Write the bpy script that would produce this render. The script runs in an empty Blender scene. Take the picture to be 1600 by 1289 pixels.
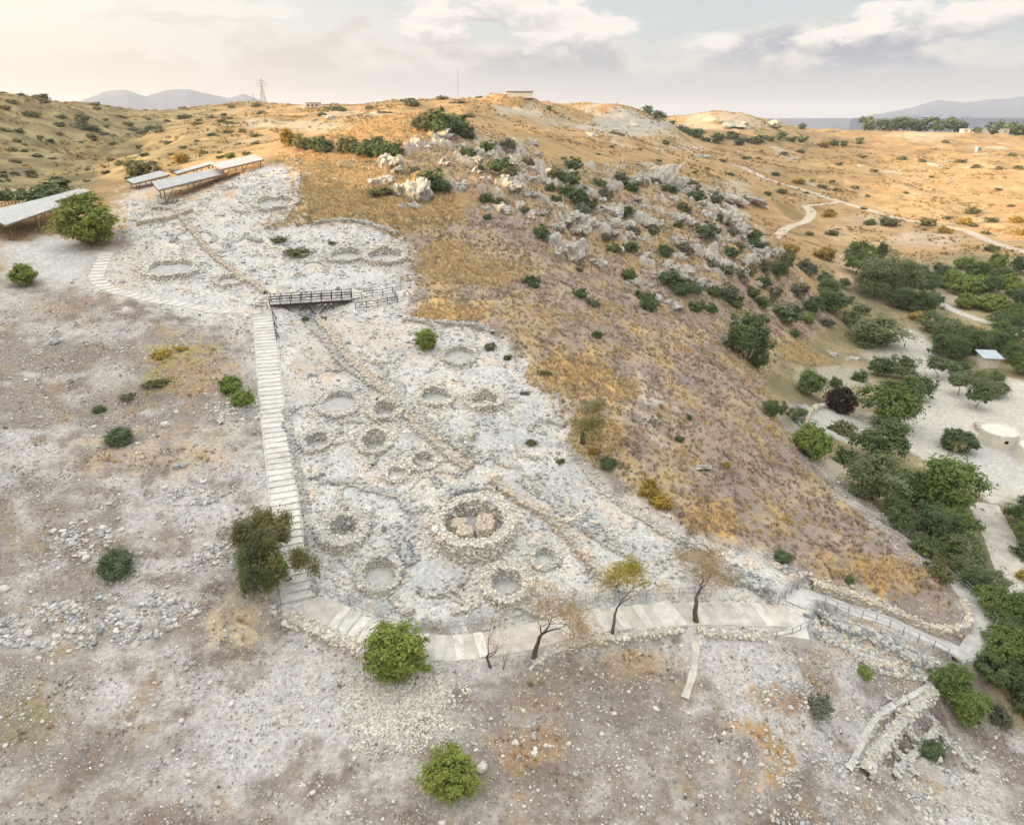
import bpy, bmesh, math, random
import numpy as np
from mathutils import Vector, Matrix, Euler

R = math.radians
sc = bpy.context.scene
col = sc.collection
rng = np.random.default_rng(7)
random.seed(7)

# ------------------------------------------------------------------ camera
FPX = 1081.0            # focal length in photograph pixels (1600 wide)
CX, CY = 800.0, 644.5
HORIZON = 185.0
TH = math.atan((CY - HORIZON) / FPX)
CT, ST = math.cos(TH), math.sin(TH)
CAMZ = 60.0
cam_d = bpy.data.cameras.new('camera')
cam = bpy.data.objects.new('camera', cam_d)
col.objects.link(cam)
cam.location = (0, 0, CAMZ)
cam.rotation_euler = (R(90) - TH, 0, 0)
cam_d.sensor_width = 36
cam_d.lens = 36 * FPX / 1600
cam_d.clip_start = 0.5
cam_d.clip_end = 60000
sc.camera = cam

# ------------------------------------------------------------------ sun, sky, exposure
SUN_EL, SUN_AZ = R(11.5), R(-97)        # azimuth measured from +Y towards +X: low on the left
sun_dir = Vector((math.sin(SUN_AZ) * math.cos(SUN_EL), math.cos(SUN_AZ) * math.cos(SUN_EL), math.sin(SUN_EL)))
sd = bpy.data.lights.new('sun', 'SUN')
sd.energy = 5.0
sd.angle = R(0.8)
sd.color = (1.0, 0.71, 0.40)
sun = bpy.data.objects.new('sun', sd)
col.objects.link(sun)
sun.rotation_euler = sun_dir.to_track_quat('Z', 'Y').to_euler()

W = bpy.data.worlds.new('World')
sc.world = W
W.use_nodes = True
SKY_STRENGTH = 0.15


class NT:
    """small helper to write node trees"""
    def __init__(self, tree):
        self.t = tree
        self.n = tree.nodes
        self.l = tree.links

    def node(self, kind, **kw):
        n = self.n.new(kind)
        for k, v in kw.items():
            setattr(n, k, v)
        return n

    def put(self, sock, v):
        if isinstance(v, bpy.types.NodeSocket):
            self.l.new(v, sock)
        elif v is not None:
            sock.default_value = v

    def math(self, op, a, b=None, c=None, clamp=False):
        n = self.node('ShaderNodeMath', operation=op, use_clamp=clamp)
        for i, v in enumerate((a, b, c)):
            if v is not None:
                self.put(n.inputs[i], v)
        return n.outputs[0]

    def mix(self, f, a, b, blend='MIX'):
        n = self.node('ShaderNodeMix', data_type='RGBA', blend_type=blend)
        n.clamp_factor = True
        self.put(n.inputs[0], f)
        for s, v in ((n.inputs[6], a), (n.inputs[7], b)):
            if isinstance(v, (tuple, list)):
                v = tuple(v) + (1,) if len(v) == 3 else v
            self.put(s, v)
        return n.outputs[2]

    def ss(self, x, lo, hi, o0=0.0, o1=1.0):
        n = self.node('ShaderNodeMapRange', interpolation_type='SMOOTHSTEP')
        self.put(n.inputs[0], x)
        for i, v in ((1, lo), (2, hi), (3, o0), (4, o1)):
            self.put(n.inputs[i], v)
        return n.outputs[0]

    def noise(self, vec, scale, detail=4, rough=0.55, dist=0.0):
        n = self.node('ShaderNodeTexNoise')
        self.put(n.inputs['Vector'], vec)
        n.inputs['Scale'].default_value = scale
        n.inputs['Detail'].default_value = detail
        n.inputs['Roughness'].default_value = rough
        n.inputs['Distortion'].default_value = dist
        return n

    def comb(self, x, y, z):
        n = self.node('ShaderNodeCombineXYZ')
        for i, v in enumerate((x, y, z)):
            self.put(n.inputs[i], v)
        return n.outputs[0]


def lin(c):
    c = np.asarray(c, float) / 255.0
    return np.where(c <= 0.04045, c / 12.92, ((c + 0.055) / 1.055) ** 2.4)


def lint(c, k=1.0):
    return tuple(float(v) * k for v in lin(c))


def build_world():
    W.node_tree.nodes.clear()
    g = NT(W.node_tree)
    out = g.node('ShaderNodeOutputWorld')
    bg = g.node('ShaderNodeBackground')
    bg.inputs['Strength'].default_value = SKY_STRENGTH
    g.l.new(bg.outputs[0], out.inputs['Surface'])
    sky = g.node('ShaderNodeTexSky', sky_type='NISHITA', sun_disc=False)
    sky.sun_elevation = SUN_EL
    sky.sun_rotation = SUN_AZ
    sky.altitude = 100
    sky.air_density = 1.0
    sky.dust_density = 2.0
    tc = g.node('ShaderNodeTexCoord')
    sep = g.node('ShaderNodeSeparateXYZ')
    g.l.new(tc.outputs['Generated'], sep.inputs[0])
    X, Y, Z = sep.outputs
    az = g.math('MULTIPLY', g.math('ARCTAN2', X, Y), 57.2958)       # degrees
    el = g.math('MULTIPLY', g.math('ARCSINE', Z), 57.2958)
    # sunward factor: the veil is warm and bright on the sun's side, lavender away from it
    dt = g.node('ShaderNodeVectorMath', operation='DOT_PRODUCT')
    g.l.new(tc.outputs['Generated'], dt.inputs[0])
    dt.inputs[1].default_value = sun_dir
    sunw = g.ss(dt.outputs['Value'], -0.35, 0.95)
    K = SKY_C   # cloud radiance unit
    def c(r, gg, b, k=1.0):
        return tuple(float(v) * k * K for v in lin((r, gg, b)))
    # base: nishita seen through a thin bright veil that thickens to the horizon
    veil = g.mix(g.math('MULTIPLY', sunw, g.ss(el, 8.0, 32.0, 1.0, 0.3)), c(214, 221, 224), c(255, 240, 220, 1.3))
    # a thin overcast grows brighter from the horizon to the zenith
    zen = g.ss(el, 9.0, 60.0, 1.0, ZENITH)
    veil = g.mix(1.0, veil, g.comb(zen, zen, zen), 'MULTIPLY')
    vf = g.ss(el, 2.0, 40.0, 0.92, 0.88)
    base = g.mix(vf, sky.outputs[0], veil)
    # horizon haze
    hz = g.mix(sunw, c(214, 209, 211), c(247, 228, 205, 1.15))
    base = g.mix(g.ss(el, 1.2, 6.5, 1.0, 0.0), base, hz)
    # coordinates for clouds, stretched along the horizon
    v1 = g.comb(g.math('MULTIPLY', az, 0.055), g.math('MULTIPLY', el, 0.16), 3.1)
    n1 = g.noise(v1, 1.0, 7, 0.56, 0.25).outputs[0]
    v2 = g.comb(g.math('MULTIPLY', az, 0.16), g.math('MULTIPLY', el, 0.33), 7.7)
    n2 = g.noise(v2, 1.0, 8, 0.6, 0.35).outputs[0]
    nn = g.math('ADD', g.math('MULTIPLY', n1, 0.5), g.math('MULTIPLY', n2, 0.5))
    # cumulus: cream lit tops over a flat grey-lavender base
    top = g.math('ADD', 5.7, g.math('MULTIPLY', g.math('SUBTRACT', nn, 0.5), 15.0))
    top = g.math('ADD', top, g.ss(az, 4.0, 26.0, 0.0, 0.4))
    top = g.math('SUBTRACT', top, g.math('MULTIPLY', g.math('MULTIPLY', g.ss(az, 5.0, 11.0), g.ss(az, 13.0, 22.0, 1.0, 0.0)), 1.6))
    rel = g.math('SUBTRACT', top, el)                 # >0 inside the bank, 0 at its top edge
    body = g.ss(rel, -0.5, 1.3)
    base_fade = g.ss(el, 2.2, 3.9)
    body = g.math('MULTIPLY', body, base_fade)
    grey = g.mix(g.ss(az, -30.0, 24.0), c(234, 219, 202), c(176, 182, 197))
    cream = g.mix(g.ss(az, -30.0, 24.0), c(252, 244, 232, 1.05), c(246, 238, 228, 1.0))
    lit = g.ss(g.math('ADD', rel, g.math('MULTIPLY', g.math('SUBTRACT', n2, 0.5), 6.0)), 0.1, 3.0, 1.0, 0.0)
    ccol = g.mix(lit, grey, cream)
    dens = g.mix(g.ss(az, -38.0, 6.0), (0.42, 0.42, 0.42), (0.88, 0.88, 0.88))
    img = g.mix(g.math('MULTIPLY', body, dens), base, ccol)
    # higher broken cloud
    v3 = g.comb(g.math('MULTIPLY', az, 0.05), g.math('MULTIPLY', el, 0.1), 21.3)
    n3 = g.noise(v3, 1.0, 8, 0.6, 0.4).outputs[0]
    hi = g.math('MULTIPLY', g.ss(n3, 0.47, 0.62), g.ss(el, 7.5, 11.0))
    hc = g.mix(1.0, g.mix(sunw, c(238, 232, 226), c(255, 240, 220, 1.3)), g.comb(zen, zen, zen), 'MULTIPLY')
    img = g.mix(g.math('MULTIPLY', hi, 0.5), img, hc)
    n4 = g.noise(g.comb(g.math('MULTIPLY', az, 0.30), g.math('MULTIPLY', el, 0.62), 13.3), 1.0, 9, 0.58, 0.2).outputs[0]
    # single cumulus heaps: cream lit heads on grey-lavender feet
    for a_, e_, rx, ry, dn, wm in ((29.5, 5.8, 6.0, 1.5, .95, 0), (35, 6.2, 4.5, 1.6, .95, 0), (24.0, 5.0, 3.0, 1.0, .9, 0), (20.5, 4.7, 2.8, .95, .85, 0), (15.5, 4.6, 3.6, .9, .75, 0), (4.5, 6.0, 5.0, 1.7, .9, .3), (-5.0, 5.7, 4.0, 1.5, .92, .7), (-1.0, 7.2, 6.5, 1.4, .85, .4), (-22, 6.6, 8, .9, .5, 1)):
        dx = g.math('POWER', g.math('ABSOLUTE', g.math('DIVIDE', g.math('SUBTRACT', az, a_), rx)), 2.0)
        dy_ = g.math('DIVIDE', g.math('SUBTRACT', el, e_), ry)
        dy = g.math('POWER', g.math('ABSOLUTE', dy_), 2.0)
        q = g.math('SUBTRACT', 1.0, g.math('ADD', dx, dy))
        q = g.math('ADD', q, g.math('MULTIPLY', g.math('SUBTRACT', n4, 0.5), 5.0))
        mk = g.math('MULTIPLY', g.ss(q, 0.0, 0.85), dn)
        lt = g.ss(g.math('ADD', dy_, g.math('MULTIPLY', g.math('SUBTRACT', n4, 0.5), 4.0)), -0.8, 0.35)
        cc = g.mix(lt, c(192 + 34 * wm, 193 + 20 * wm, 204), c(252, 244, 234, 1.14))
        img = g.mix(mk, img, cc)
    g.l.new(img, bg.inputs['Color'])


ZENITH = 3.3
SKY_C = 0.43 / SKY_STRENGTH
build_world()

sc.view_settings.view_transform = 'Standard'
sc.view_settings.look = 'None'
sc.view_settings.gamma = 1.0
sc.view_settings.use_curve_mapping = False
sc.view_settings.exposure = 1.08
sc.cycles.use_denoising = True
sc.cycles.max_bounces = 6
sc.cycles.diffuse_bounces = 3
sc.cycles.transparent_max_bounces = 6
sc.cycles.volume_bounces = 0

# ------------------------------------------------------------------ noise and terrain
_pr = np.random.default_rng(11)
_perm = np.tile(_pr.permutation(1024), 3).astype(np.int64)
_ang = _pr.random(1024) * 2 * np.pi
_gx, _gy = np.cos(_ang), np.sin(_ang)


def perlin(x, y, seed=0):
    x = np.asarray(x, float) + seed * 37.31
    y = np.asarray(y, float) - seed * 19.17
    xi = np.floor(x).astype(np.int64)
    yi = np.floor(y).astype(np.int64)
    xf, yf = x - xi, y - yi
    xi &= 1023
    yi &= 1023
    u = xf * xf * xf * (xf * (xf * 6 - 15) + 10)
    v = yf * yf * yf * (yf * (yf * 6 - 15) + 10)

    def gr(ix, iy, fx, fy):
        h = _perm[_perm[ix] + iy]
        return _gx[h] * fx + _gy[h] * fy
    a = gr(xi, yi, xf, yf)
    b = gr(xi + 1, yi, xf - 1, yf)
    c_ = gr(xi, yi + 1, xf, yf - 1)
    d = gr(xi + 1, yi + 1, xf - 1, yf - 1)
    return (a + u * (b - a)) * (1 - v) + (c_ + u * (d - c_)) * v


def fbm(x, y, octv=4, seed=0, gain=0.5):
    s, a = 0, 1.0
    for i in range(octv):
        s = s + a * perlin(x, y, seed + i)
        x, y, a = x * 2.03, y * 2.03, a * gain
    return s


def smooth(x, lo, hi):
    t = np.clip((x - lo) / (hi - lo), 0, 1)
    return t * t * (3 - 2 * t)


def ray(px, py):
    u, v = (px - CX) / FPX, (py - CY) / FPX
    return u, CT - v * ST, -ST - v * CT


# control points: photograph pixel and forward distance in metres
CP = [
    # spine of the site, bottom to top
    (600, 1289, 34.3), (600, 1200, 38), (600, 1080, 44.2), (600, 990, 49.5), (500, 950, 51.8), (700, 950, 51.8), (600, 820, 61),
    (600, 730, 69), (600, 650, 77), (450, 650, 77), (600, 560, 89), (480, 480, 103), (600, 480, 104), (420, 430, 114), (560, 420, 118),
    (430, 380, 128), (560, 370, 130), (430, 330, 141), (340, 300, 150), (430, 280, 157),
    (300, 1289, 34), (300, 1100, 42.5), (300, 950, 51), (300, 820, 60), (300, 650, 76), (300, 540, 91), (300, 480, 103), (250, 420, 114),
    (0, 1289, 33), (0, 1200, 37), (0, 1000, 48), (0, 820, 60), (0, 650, 75), (0, 560, 87), (0, 480, 101), (0, 400, 118), (130, 420, 114),
    (100, 370, 130), (230, 350, 136), (50, 348, 138), (130, 320, 150), (60, 300, 188), (0, 290, 215), (110, 275, 260),
    # hillside across the left valley
    (0, 250, 275), (0, 200, 330), (0, 163, 370), (100, 240, 310), (100, 200, 370), (100, 165, 430), (180, 166, 600), (170, 215, 370),
    (180, 180, 500), (150, 255, 330), (200, 215, 430), (240, 186, 600), (130, 290, 225),
    (200, 265, 235), (250, 240, 270), (300, 262, 205), (300, 200, 370), (250, 176, 560), (330, 166, 650), (420, 166, 620),
    (420, 225, 270), (430, 190, 400), (480, 198, 345), (500, 171, 560), (580, 166, 600), (520, 185, 420),
    (300, 285, 165), (190, 290, 165), (420, 252, 175), (330, 247, 215),
    # knoll
    (460, 237, 188), (520, 203, 212), (600, 186, 225), (650, 180, 228), (700, 196, 222), (740, 212, 215), (620, 215, 197), (560, 245, 180),
    (640, 270, 165), (480, 290, 155), (600, 330, 141), (700, 330, 143), (750, 265, 178), (800, 300, 160), (800, 245, 205), (850, 222, 235),
    # ridge and right flank
    (900, 265, 215), (1050, 280, 235), (980, 272, 225), (1180, 365, 203), (1235, 440, 185), (900, 330, 165), (900, 400, 140), (750, 420, 122),
    (800, 500, 101), (700, 560, 90), (1000, 330, 185), (1100, 330, 208), (1130, 420, 165), (1000, 450, 140), (1000, 550, 103), (900, 560, 95),
    (1100, 560, 112), (850, 650, 79), (950, 700, 74), (1100, 650, 89), (1200, 650, 98), (1050, 800, 64.5), (1200, 750, 78), (1300, 750, 86),
    (800, 820, 61), (900, 900, 55), (1150, 870, 59), (1250, 918, 56.3), (1100, 950, 52.5), (1350, 860, 66), (1400, 930, 59), (1450, 880, 66),
    (900, 980, 49.8), (1200, 985, 50), (1000, 1010, 48.2), (1100, 1100, 43), (850, 1150, 40.2), (900, 1289, 34.2), (1300, 1040, 48.6), (1330, 955, 57.2), (1430, 988, 55.8),
    (1500, 1022, 54.3), (1545, 975, 57.8), (1505, 925, 63), (1400, 1080, 49.5), (1400, 1180, 43.5), (1550, 1100, 50.5), (1600, 1200, 44), (1250, 1180, 40.5),
    (1600, 1289, 38.5), (1250, 1289, 35.5),
    # valley floor on the right
    (1590, 950, 67), (1550, 840, 82.3), (1500, 700, 111), (1350, 690, 108), (1260, 680, 103), (1275, 640, 121), (1230, 600, 128), (1160, 540, 130), (1440, 800, 86),
    (1260, 530, 163), (1400, 530, 177), (1330, 470, 205), (1245, 470, 182), (1500, 450, 233), (1600, 560, 161), (1300, 400, 265), (1235, 405, 225),
    (1600, 700, 111), (1600, 800, 88.7), (1450, 620, 134), (1400, 400, 281), (1600, 395, 283), (1600, 450, 233),
    # far fields on the right
    (1300, 320, 397), (1150, 257, 480), (1200, 355, 320), (1250, 360, 320), (1400, 350, 345), (1550, 330, 385), (1400, 280, 500), (1550, 280, 490),
    (1200, 250, 540), (1400, 230, 700), (1550, 240, 640), (1250, 216, 730), (1050, 207, 620), (1400, 206, 860), (1560, 211, 790), (1100, 230, 560),
    (1000, 216, 480), (880, 202, 420), (1000, 242, 400), (900, 232, 370), (1080, 250, 440), (960, 173, 560), (960, 202, 520), (900, 184, 520), (1040, 190, 600), (1130, 181, 700), (1130, 201, 650),
    (1200, 189, 740), (830, 166, 480), (750, 174, 420), (780, 200, 380), (840, 190, 440), (1250, 200, 860),
]
XT = []   # (azimuth deg, r, Z relative to the camera): ground outside the frame, left hill raised to shade the foreground
for a_, r_, z_ in [(-60, 20, -45), (-60, 45, -43), (-58, 90, -30), (-60, 150, -8), (-52, 190, 6), (-62, 250, 28), (-75, 60, -40), (-75, 120, -20), (-75, 240, 34), (-95, 60, -40), (-95, 120, -18),
                   (-95, 240, 36), (-120, 60, -44), (-120, 240, 34), (-100, 420, 38), (-60, 420, 16), (-48, 420, 8), (-48, 260, 2), (-150, 60, -52), (-150, 240, 0), (180, 60, -55), (180, 240, -50), (150, 60, -55), (150, 240, -50),
                   (110, 60, -54), (110, 240, -52), (75, 60, -54), (75, 150, -54), (60, 45, -51), (60, 100, -54), (55, 250, -52), (60, 450, -44), (60, 800, -20), (100, 700, -30), (150, 700, -30), (180, 700, -30), (-140, 700, 10), (-90, 800, 30),
                   (0, 20, -50), (-30, 20, -50), (30, 20, -51), (0, 8, -54), (120, 8, -55), (-120, 8, -54), (-25, 1000, -20), (-5, 1000, -20), (12, 1000, -26), (25, 1200, -40), (35, 1200, -40), (-40, 900, -10), (-36, 620, 2), (50, 700, -30),
                   (-30, 2500, -100), (0, 2500, -100), (30, 2500, -105), (60, 2500, -100), (100, 2500, -80), (180, 2500, -80), (-100, 2500, -60), (-60, 2500, -70)]:
    XT.append((R(a_), r_, z_))
_pa, _pr_, _pz = [], [], []
for px, py, yy in CP:
    u, f, d = ray(px, py)
    x = yy * u / f
    _pa.append(math.atan2(x, yy)); _pr_.append(math.hypot(x, yy)); _pz.append(yy * d / f)
for a_, r_, z_ in XT:
    _pa.append(a_); _pr_.append(r_); _pz.append(z_)
KA = 1.7
RB_C = 0.07


def embed(a, r):
    return np.stack([np.sin(a) * KA, np.cos(a) * KA, np.log(r)], -1)


_E = embed(np.array(_pa), np.array(_pr_))
_zz = np.array(_pz)
_zm = -25.0
_D = np.sqrt(((_E[:, None] - _E[None]) ** 2).sum(-1) + RB_C ** 2)
_wt = np.linalg.solve(_D - 0.004 * np.eye(len(_E)), _zz - _zm)


def base_h(a, r):
    sh = a.shape
    e = embed(a.ravel(), np.maximum(r.ravel(), 5))
    e2 = (_E ** 2).sum(1)
    out = np.empty(len(e))
    for i in range(0, len(e), 40000):
        q = e[i:i + 40000]
        d2 = (q ** 2).sum(1)[:, None] + e2[None] - 2 * q @ _E.T
        out[i:i + 40000] = np.sqrt(np.maximum(d2, 0) + RB_C ** 2) @ _wt + _zm
    return out.reshape(sh)


AZ_D = 52.0
az_dense = np.radians(np.arange(-AZ_D, AZ_D + 1e-6, 0.13))
az_out = np.radians(np.arange(AZ_D + 3, 360 - AZ_D - 2, 3.4))
AZ = np.concatenate([az_dense, az_out])
_r = [6.0]
while _r[-1] < 15000:
    q = _r[-1]
    _r.append(q * (1.03 if q < 30 else 1.004 if q < 130 else 1.0065 if q < 900 else 1.07))
RR = np.array(_r)
NA, NR = len(AZ), len(RR)
GA, GR = np.meshgrid(AZ, RR, indexing='ij')
GX, GY = np.sin(GA) * GR, np.cos(GA) * GR
_AZE = np.concatenate([AZ, [AZ[0] + 2 * np.pi]])
_LR = np.log(RR)
far_w = smooth(GR, 900, 1500)
H = base_h(GA, GR)
H = H * (1 - smooth(GR, 2000, 2600)) + -105 * smooth(GR, 2000, 2600) + CAMZ


def gridlook(F_, x, y):
    x = np.asarray(x, float); y = np.asarray(y, float)
    a = np.arctan2(x, y)
    a = np.where(a < AZ[0], a + 2 * np.pi, a)
    fa = np.interp(a, _AZE, np.arange(NA + 1))
    fr = np.interp(np.log(np.maximum(np.hypot(x, y), RR[0])), _LR, np.arange(NR))
    i = np.floor(fa).astype(int); j = np.minimum(np.floor(fr).astype(int), NR - 2)
    ta, tr = fa - i, fr - j
    i0, i1 = i % NA, (i + 1) % NA
    return (F_[i0, j] * (1 - ta) + F_[i1, j] * ta) * (1 - tr) + (F_[i0, j + 1] * (1 - ta) + F_[i1, j + 1] * ta) * tr


def hz(x, y):
    return gridlook(H, x, y)


_T = np.concatenate([np.exp(np.linspace(np.log(18), np.log(3000), 2600))])


def hit(px, py):
    """where the view ray through a photograph pixel first meets the terrain"""
    u, f, d = ray(px, py)
    n = math.hypot(u, f)
    t = _T / n
    g = CAMZ + d * t - hz(u * t, f * t)
    k = np.argmax(g < 0)
    if g[k] >= 0:
        k = len(t) - 1
        return Vector((u * t[k], f * t[k], float(hz(u * t[k], f * t[k]))))
    t0, t1, g0, g1 = t[k - 1], t[k], g[k - 1], g[k]
    s = t0 + (t1 - t0) * g0 / (g0 - g1)
    return Vector((u * s, f * s, float(hz(u * s, f * s))))


def at(px, Y, z=None):
    """point at pixel column px of the horizon at forward distance Y (used for far things)"""
    x = (px - CX) / FPX * Y / (CT + (CY - HORIZON) / FPX * ST)
    return Vector((x, Y, float(hz(x, Y)) if z is None else z))


def depth(p):
    return p[1] * CT - (p[2] - CAMZ) * ST


def mpp(p):
    """metres per photograph pixel at a point"""
    return depth(p) / FPX
# ------------------------------------------------------------------ ground zones (outlines walked on the terrain)
def ell(px, py, rx, ry, n=12, rot=0.0):
    o = []
    for k in range(n):
        t = 2 * math.pi * k / n
        x, y = rx * math.cos(t), ry * math.sin(t)
        o.append((px + x * math.cos(rot) - y * math.sin(rot), py + x * math.sin(rot) + y * math.cos(rot)))
    return o


_BX = None


def sdist(poly):
    """signed distance (positive inside) of every grid node to an outline, in log-polar units"""
    P = [hit(*p) for p in poly]
    pa = np.array([math.atan2(p.x, p.y) for p in P])
    pr = np.array([math.log(math.hypot(p.x, p.y)) for p in P])
    m = 0.12
    ia = np.where((AZ > pa.min() - m) & (AZ < pa.max() + m))[0]
    ir = np.where((_LR > pr.min() - m) & (_LR < pr.max() + m))[0]
    S = np.full((NA, NR), -1.0)
    if len(ia) == 0 or len(ir) == 0:
        return S
    sl = np.ix_(ia, ir)
    a, r = GA[sl], np.log(GR[sl])
    dmin = np.full(a.shape, 1e9)
    inside = np.zeros(a.shape, bool)
    n = len(P)
    for k in range(n):
        x0, y0, x1, y1 = pa[k], pr[k], pa[(k + 1) % n], pr[(k + 1) % n]
        ex, ey = x1 - x0, y1 - y0
        t = np.clip(((a - x0) * ex + (r - y0) * ey) / (ex * ex + ey * ey + 1e-12), 0, 1)
        dmin = np.minimum(dmin, (a - x0 - t * ex) ** 2 + (r - y0 - t * ey) ** 2)
        cnd = ((y0 > r) != (y1 > r)) & (a < (x1 - x0) * (r - y0) / (y1 - y0 + 1e-15) + x0)
        inside ^= cnd
    S[sl] = np.where(inside, 1, -1) * np.sqrt(dmin)
    return S


# noise in log-polar space keeps patch size steady with distance, world noise gives the true scale
WN1 = fbm(GX / 9.0, GY / 9.0, 4, 1)
WN2 = fbm(GX / 2.3, GY / 2.3, 4, 5)
WN3 = fbm(GX / 0.55, GY / 0.55, 3, 9)
WNF = fbm(GX / 70.0, GY / 70.0, 5, 13)
LN = fbm(GA * 26, np.log(GR) * 16, 4, 17)
near = 1 - smooth(GR, 150, 330)

mask_cache = {}


def zone(poly, soft=0.012, rag=0.02):
    s = sdist(poly)
    nz = (WN2 * near + LN * (1 - near * 0.5)) * rag
    return smooth(s + nz, -soft, soft)


Z_RUIN = [(440, 960), (425, 800), (412, 640), (405, 500), (330, 505), (150, 455), (150, 420), (180, 385), (185, 320), (225, 285), (330, 292),
          (420, 257), (468, 264), (455, 330), (420, 355), (560, 345), (625, 372), (640, 430), (640, 470), (655, 505), (770, 520), (830, 575),
          (870, 640), (905, 700), (955, 760), (1020, 800), (1110, 850), (1250, 905), (1290, 925), (1260, 985), (1100, 1000), (900, 1005),
          (720, 985), (560, 985), (480, 985)]
Z_FLANK = [(640, 430), (620, 372), (700, 330), (800, 310), (900, 310), (1000, 300), (1100, 330), (1200, 400), (1280, 470), (1330, 500), (1240, 600),
           (1200, 640), (1300, 770), (1400, 860), (1480, 920), (1500, 960), (1400, 930), (1290, 905), (1110, 850), (1020, 800), (905, 700),
           (830, 575), (770, 520), (655, 505)]
Z_RIDGE = [(600, 260), (690, 200), (760, 205), (860, 255), (960, 265), (1080, 285), (1190, 370), (1250, 450), (1200, 470), (1080, 440), (1000, 440),
           (900, 420), (860, 380), (760, 310), (660, 310), (610, 300)]
Z_MIDGRASS = [(468, 262), (560, 250), (640, 270), (720, 310), (720, 350), (620, 372), (560, 345), (420, 355), (455, 330)]
Z_KNOLL = [(430, 250), (455, 230), (520, 203), (600, 184), (700, 180), (650, 218), (570, 250), (470, 275)]
Z_PALE_L = [(0, 380), (100, 366), (160, 395), (140, 452), (60, 446), (0, 440)]
Z_BELOW = [(440, 960), (560, 985), (720, 1000), (900, 1008), (1080, 1000), (1280, 960), (1330, 1000), (1360, 1090), (1300, 1200), (1190, 1200), (1120, 1080),
           (1060, 1035), (900, 1028), (700, 1085), (640, 1100), (560, 1120), (400, 1230), (150, 1230), (330, 1090), (430, 1030)]
Z_CAR = [(1360, 545), (1420, 512), (1470, 545), (1500, 590), (1600, 595), (1640, 600), (1640, 780), (1545, 790), (1520, 740), (1440, 722), (1395, 690), (1425, 630), (1415, 565)]
Z_CAR2 = [(1250, 640), (1300, 630), (1380, 650), (1420, 700), (1350, 700), (1290, 680), (1262, 668)]
Z_VALLEY = [(1215, 650), (1195, 590), (1260, 530), (1320, 480), (1280, 430), (1320, 380), (1450, 400), (1600, 395), (1660, 395), (1660, 1200), (1560, 1100), (1550, 1000),
            (1502, 916), (1445, 850), (1330, 762)]

M = {}
M['ruin'] = zone(Z_RUIN, 0.020, 0.032)
M['flank'] = zone(Z_FLANK, 0.015, 0.02)
M['ridge'] = zone(Z_RIDGE, 0.02, 0.03)
M['midgrass'] = zone(Z_MIDGRASS, 0.012, 0.02)
M['knoll'] = zone(Z_KNOLL, 0.015, 0.02)
M['valley'] = zone(Z_VALLEY, 0.015, 0.02)
M['below'] = zone(Z_BELOW, 0.03, 0.05)

# relief
rocky = np.clip(M['ridge'] * 1.0 + M['flank'] * 0.25, 0, 1)
far = smooth(GR, 190, 420) * (1 - smooth(GR, 900, 1600))
ridged = 1 - np.abs(fbm(GX / 7.0, GY / 7.0, 5, 31)) * 1.8
H += rocky * (ridged * 1.1 + fbm(GX / 1.7, GY / 1.7, 4, 35) * 0.45)
H += M['ruin'] * (fbm(GX / 4.2, GY / 4.2, 4, 201) * 0.34 + fbm(GX / 1.3, GY / 1.3, 3, 205) * 0.10)
H += near * (1 - M['valley'] * 0.6) * (WN1 * 0.32 + WN2 * 0.12 + WN3 * 0.035)
gully = 1 - np.abs(fbm(GX / 95.0, GY / 95.0, 4, 41)) * 2.0
H += far * (gully * 2.0 + WNF * 1.6 + fbm(GX / 22, GY / 22, 4, 43) * 1.1 + WN1 * 0.5)

# the chalk hill, the flat topped hill and the last bluffs on the skyline
for px_, Y_, h_, rx_, ry_, pw in ((965, 548, 4.5, 20, 22, 1.0), (805, 482, 3.0, 17, 16, 4.0), (1135, 690, 3.5, 34, 26, 1.6), (1250, 760, 2.0, 16, 18, 1.5)):
    x_ = (px_ - CX) / FPX * Y_ / (CT + (CY - HORIZON) / FPX * ST)
    q_ = ((GX - x_) / rx_) ** 2 + ((GY - Y_) / ry_) ** 2
    H += h_ * np.exp(-q_ ** pw) * (1 + .25 * fbm(GX / 6, GY / 6, 4, 231))
# bedrock breaking through along the ridge
crag = 1 - np.abs(fbm(GX / 3.2, GY / 3.2, 5, 215)) * 1.7
RK = M['ridge'] * smooth(fbm(GX / 12, GY / 9, 4, 211) + 0.35 * fbm(GX / 3, GY / 3, 4, 213), 0.17, 0.36)
H += RK * (0.7 + np.clip(crag, -.5, 1) * 1.25)
SH = 1.36         # displayed / albedo where only the sky lights the ground


def A(r, g, b, k=1.0):
    c = lin((r, g, b))
    y = c @ np.array([.3, .55, .15])
    return (c * .92 + y * .08) / SH * k


COL = np.zeros((NA, NR, 3))
STONY = np.zeros((NA, NR))


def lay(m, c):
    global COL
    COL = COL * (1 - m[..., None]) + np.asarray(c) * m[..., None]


def lerp(a, b, t):
    t = np.clip(t, 0, 1)[..., None]
    return np.asarray(a) * (1 - t) + np.asarray(b) * t


def setstony(m, v):
    global STONY
    STONY = STONY * (1 - m) + v * m


n01 = lambda n, k=1.0, o=0.5: np.clip(n * k + o, 0, 1)
# far country: straw field, darker scrub, pale scars
FS = 0.80
c_far = lerp(A(216, 176, 116, FS), A(196, 158, 102, FS), n01(WNF, 1.2))
c_far = lerp(c_far, A(150, 128, 82, FS), smooth(fbm(GX / 16, GY / 16, 5, 51), 0.08, 0.5) * 0.8)
c_far = lerp(c_far, A(228, 208, 176, FS), smooth(fbm(GX / 38, GY / 38, 5, 55), 0.32, 0.55) * 0.8)
COL[:] = c_far
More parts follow.
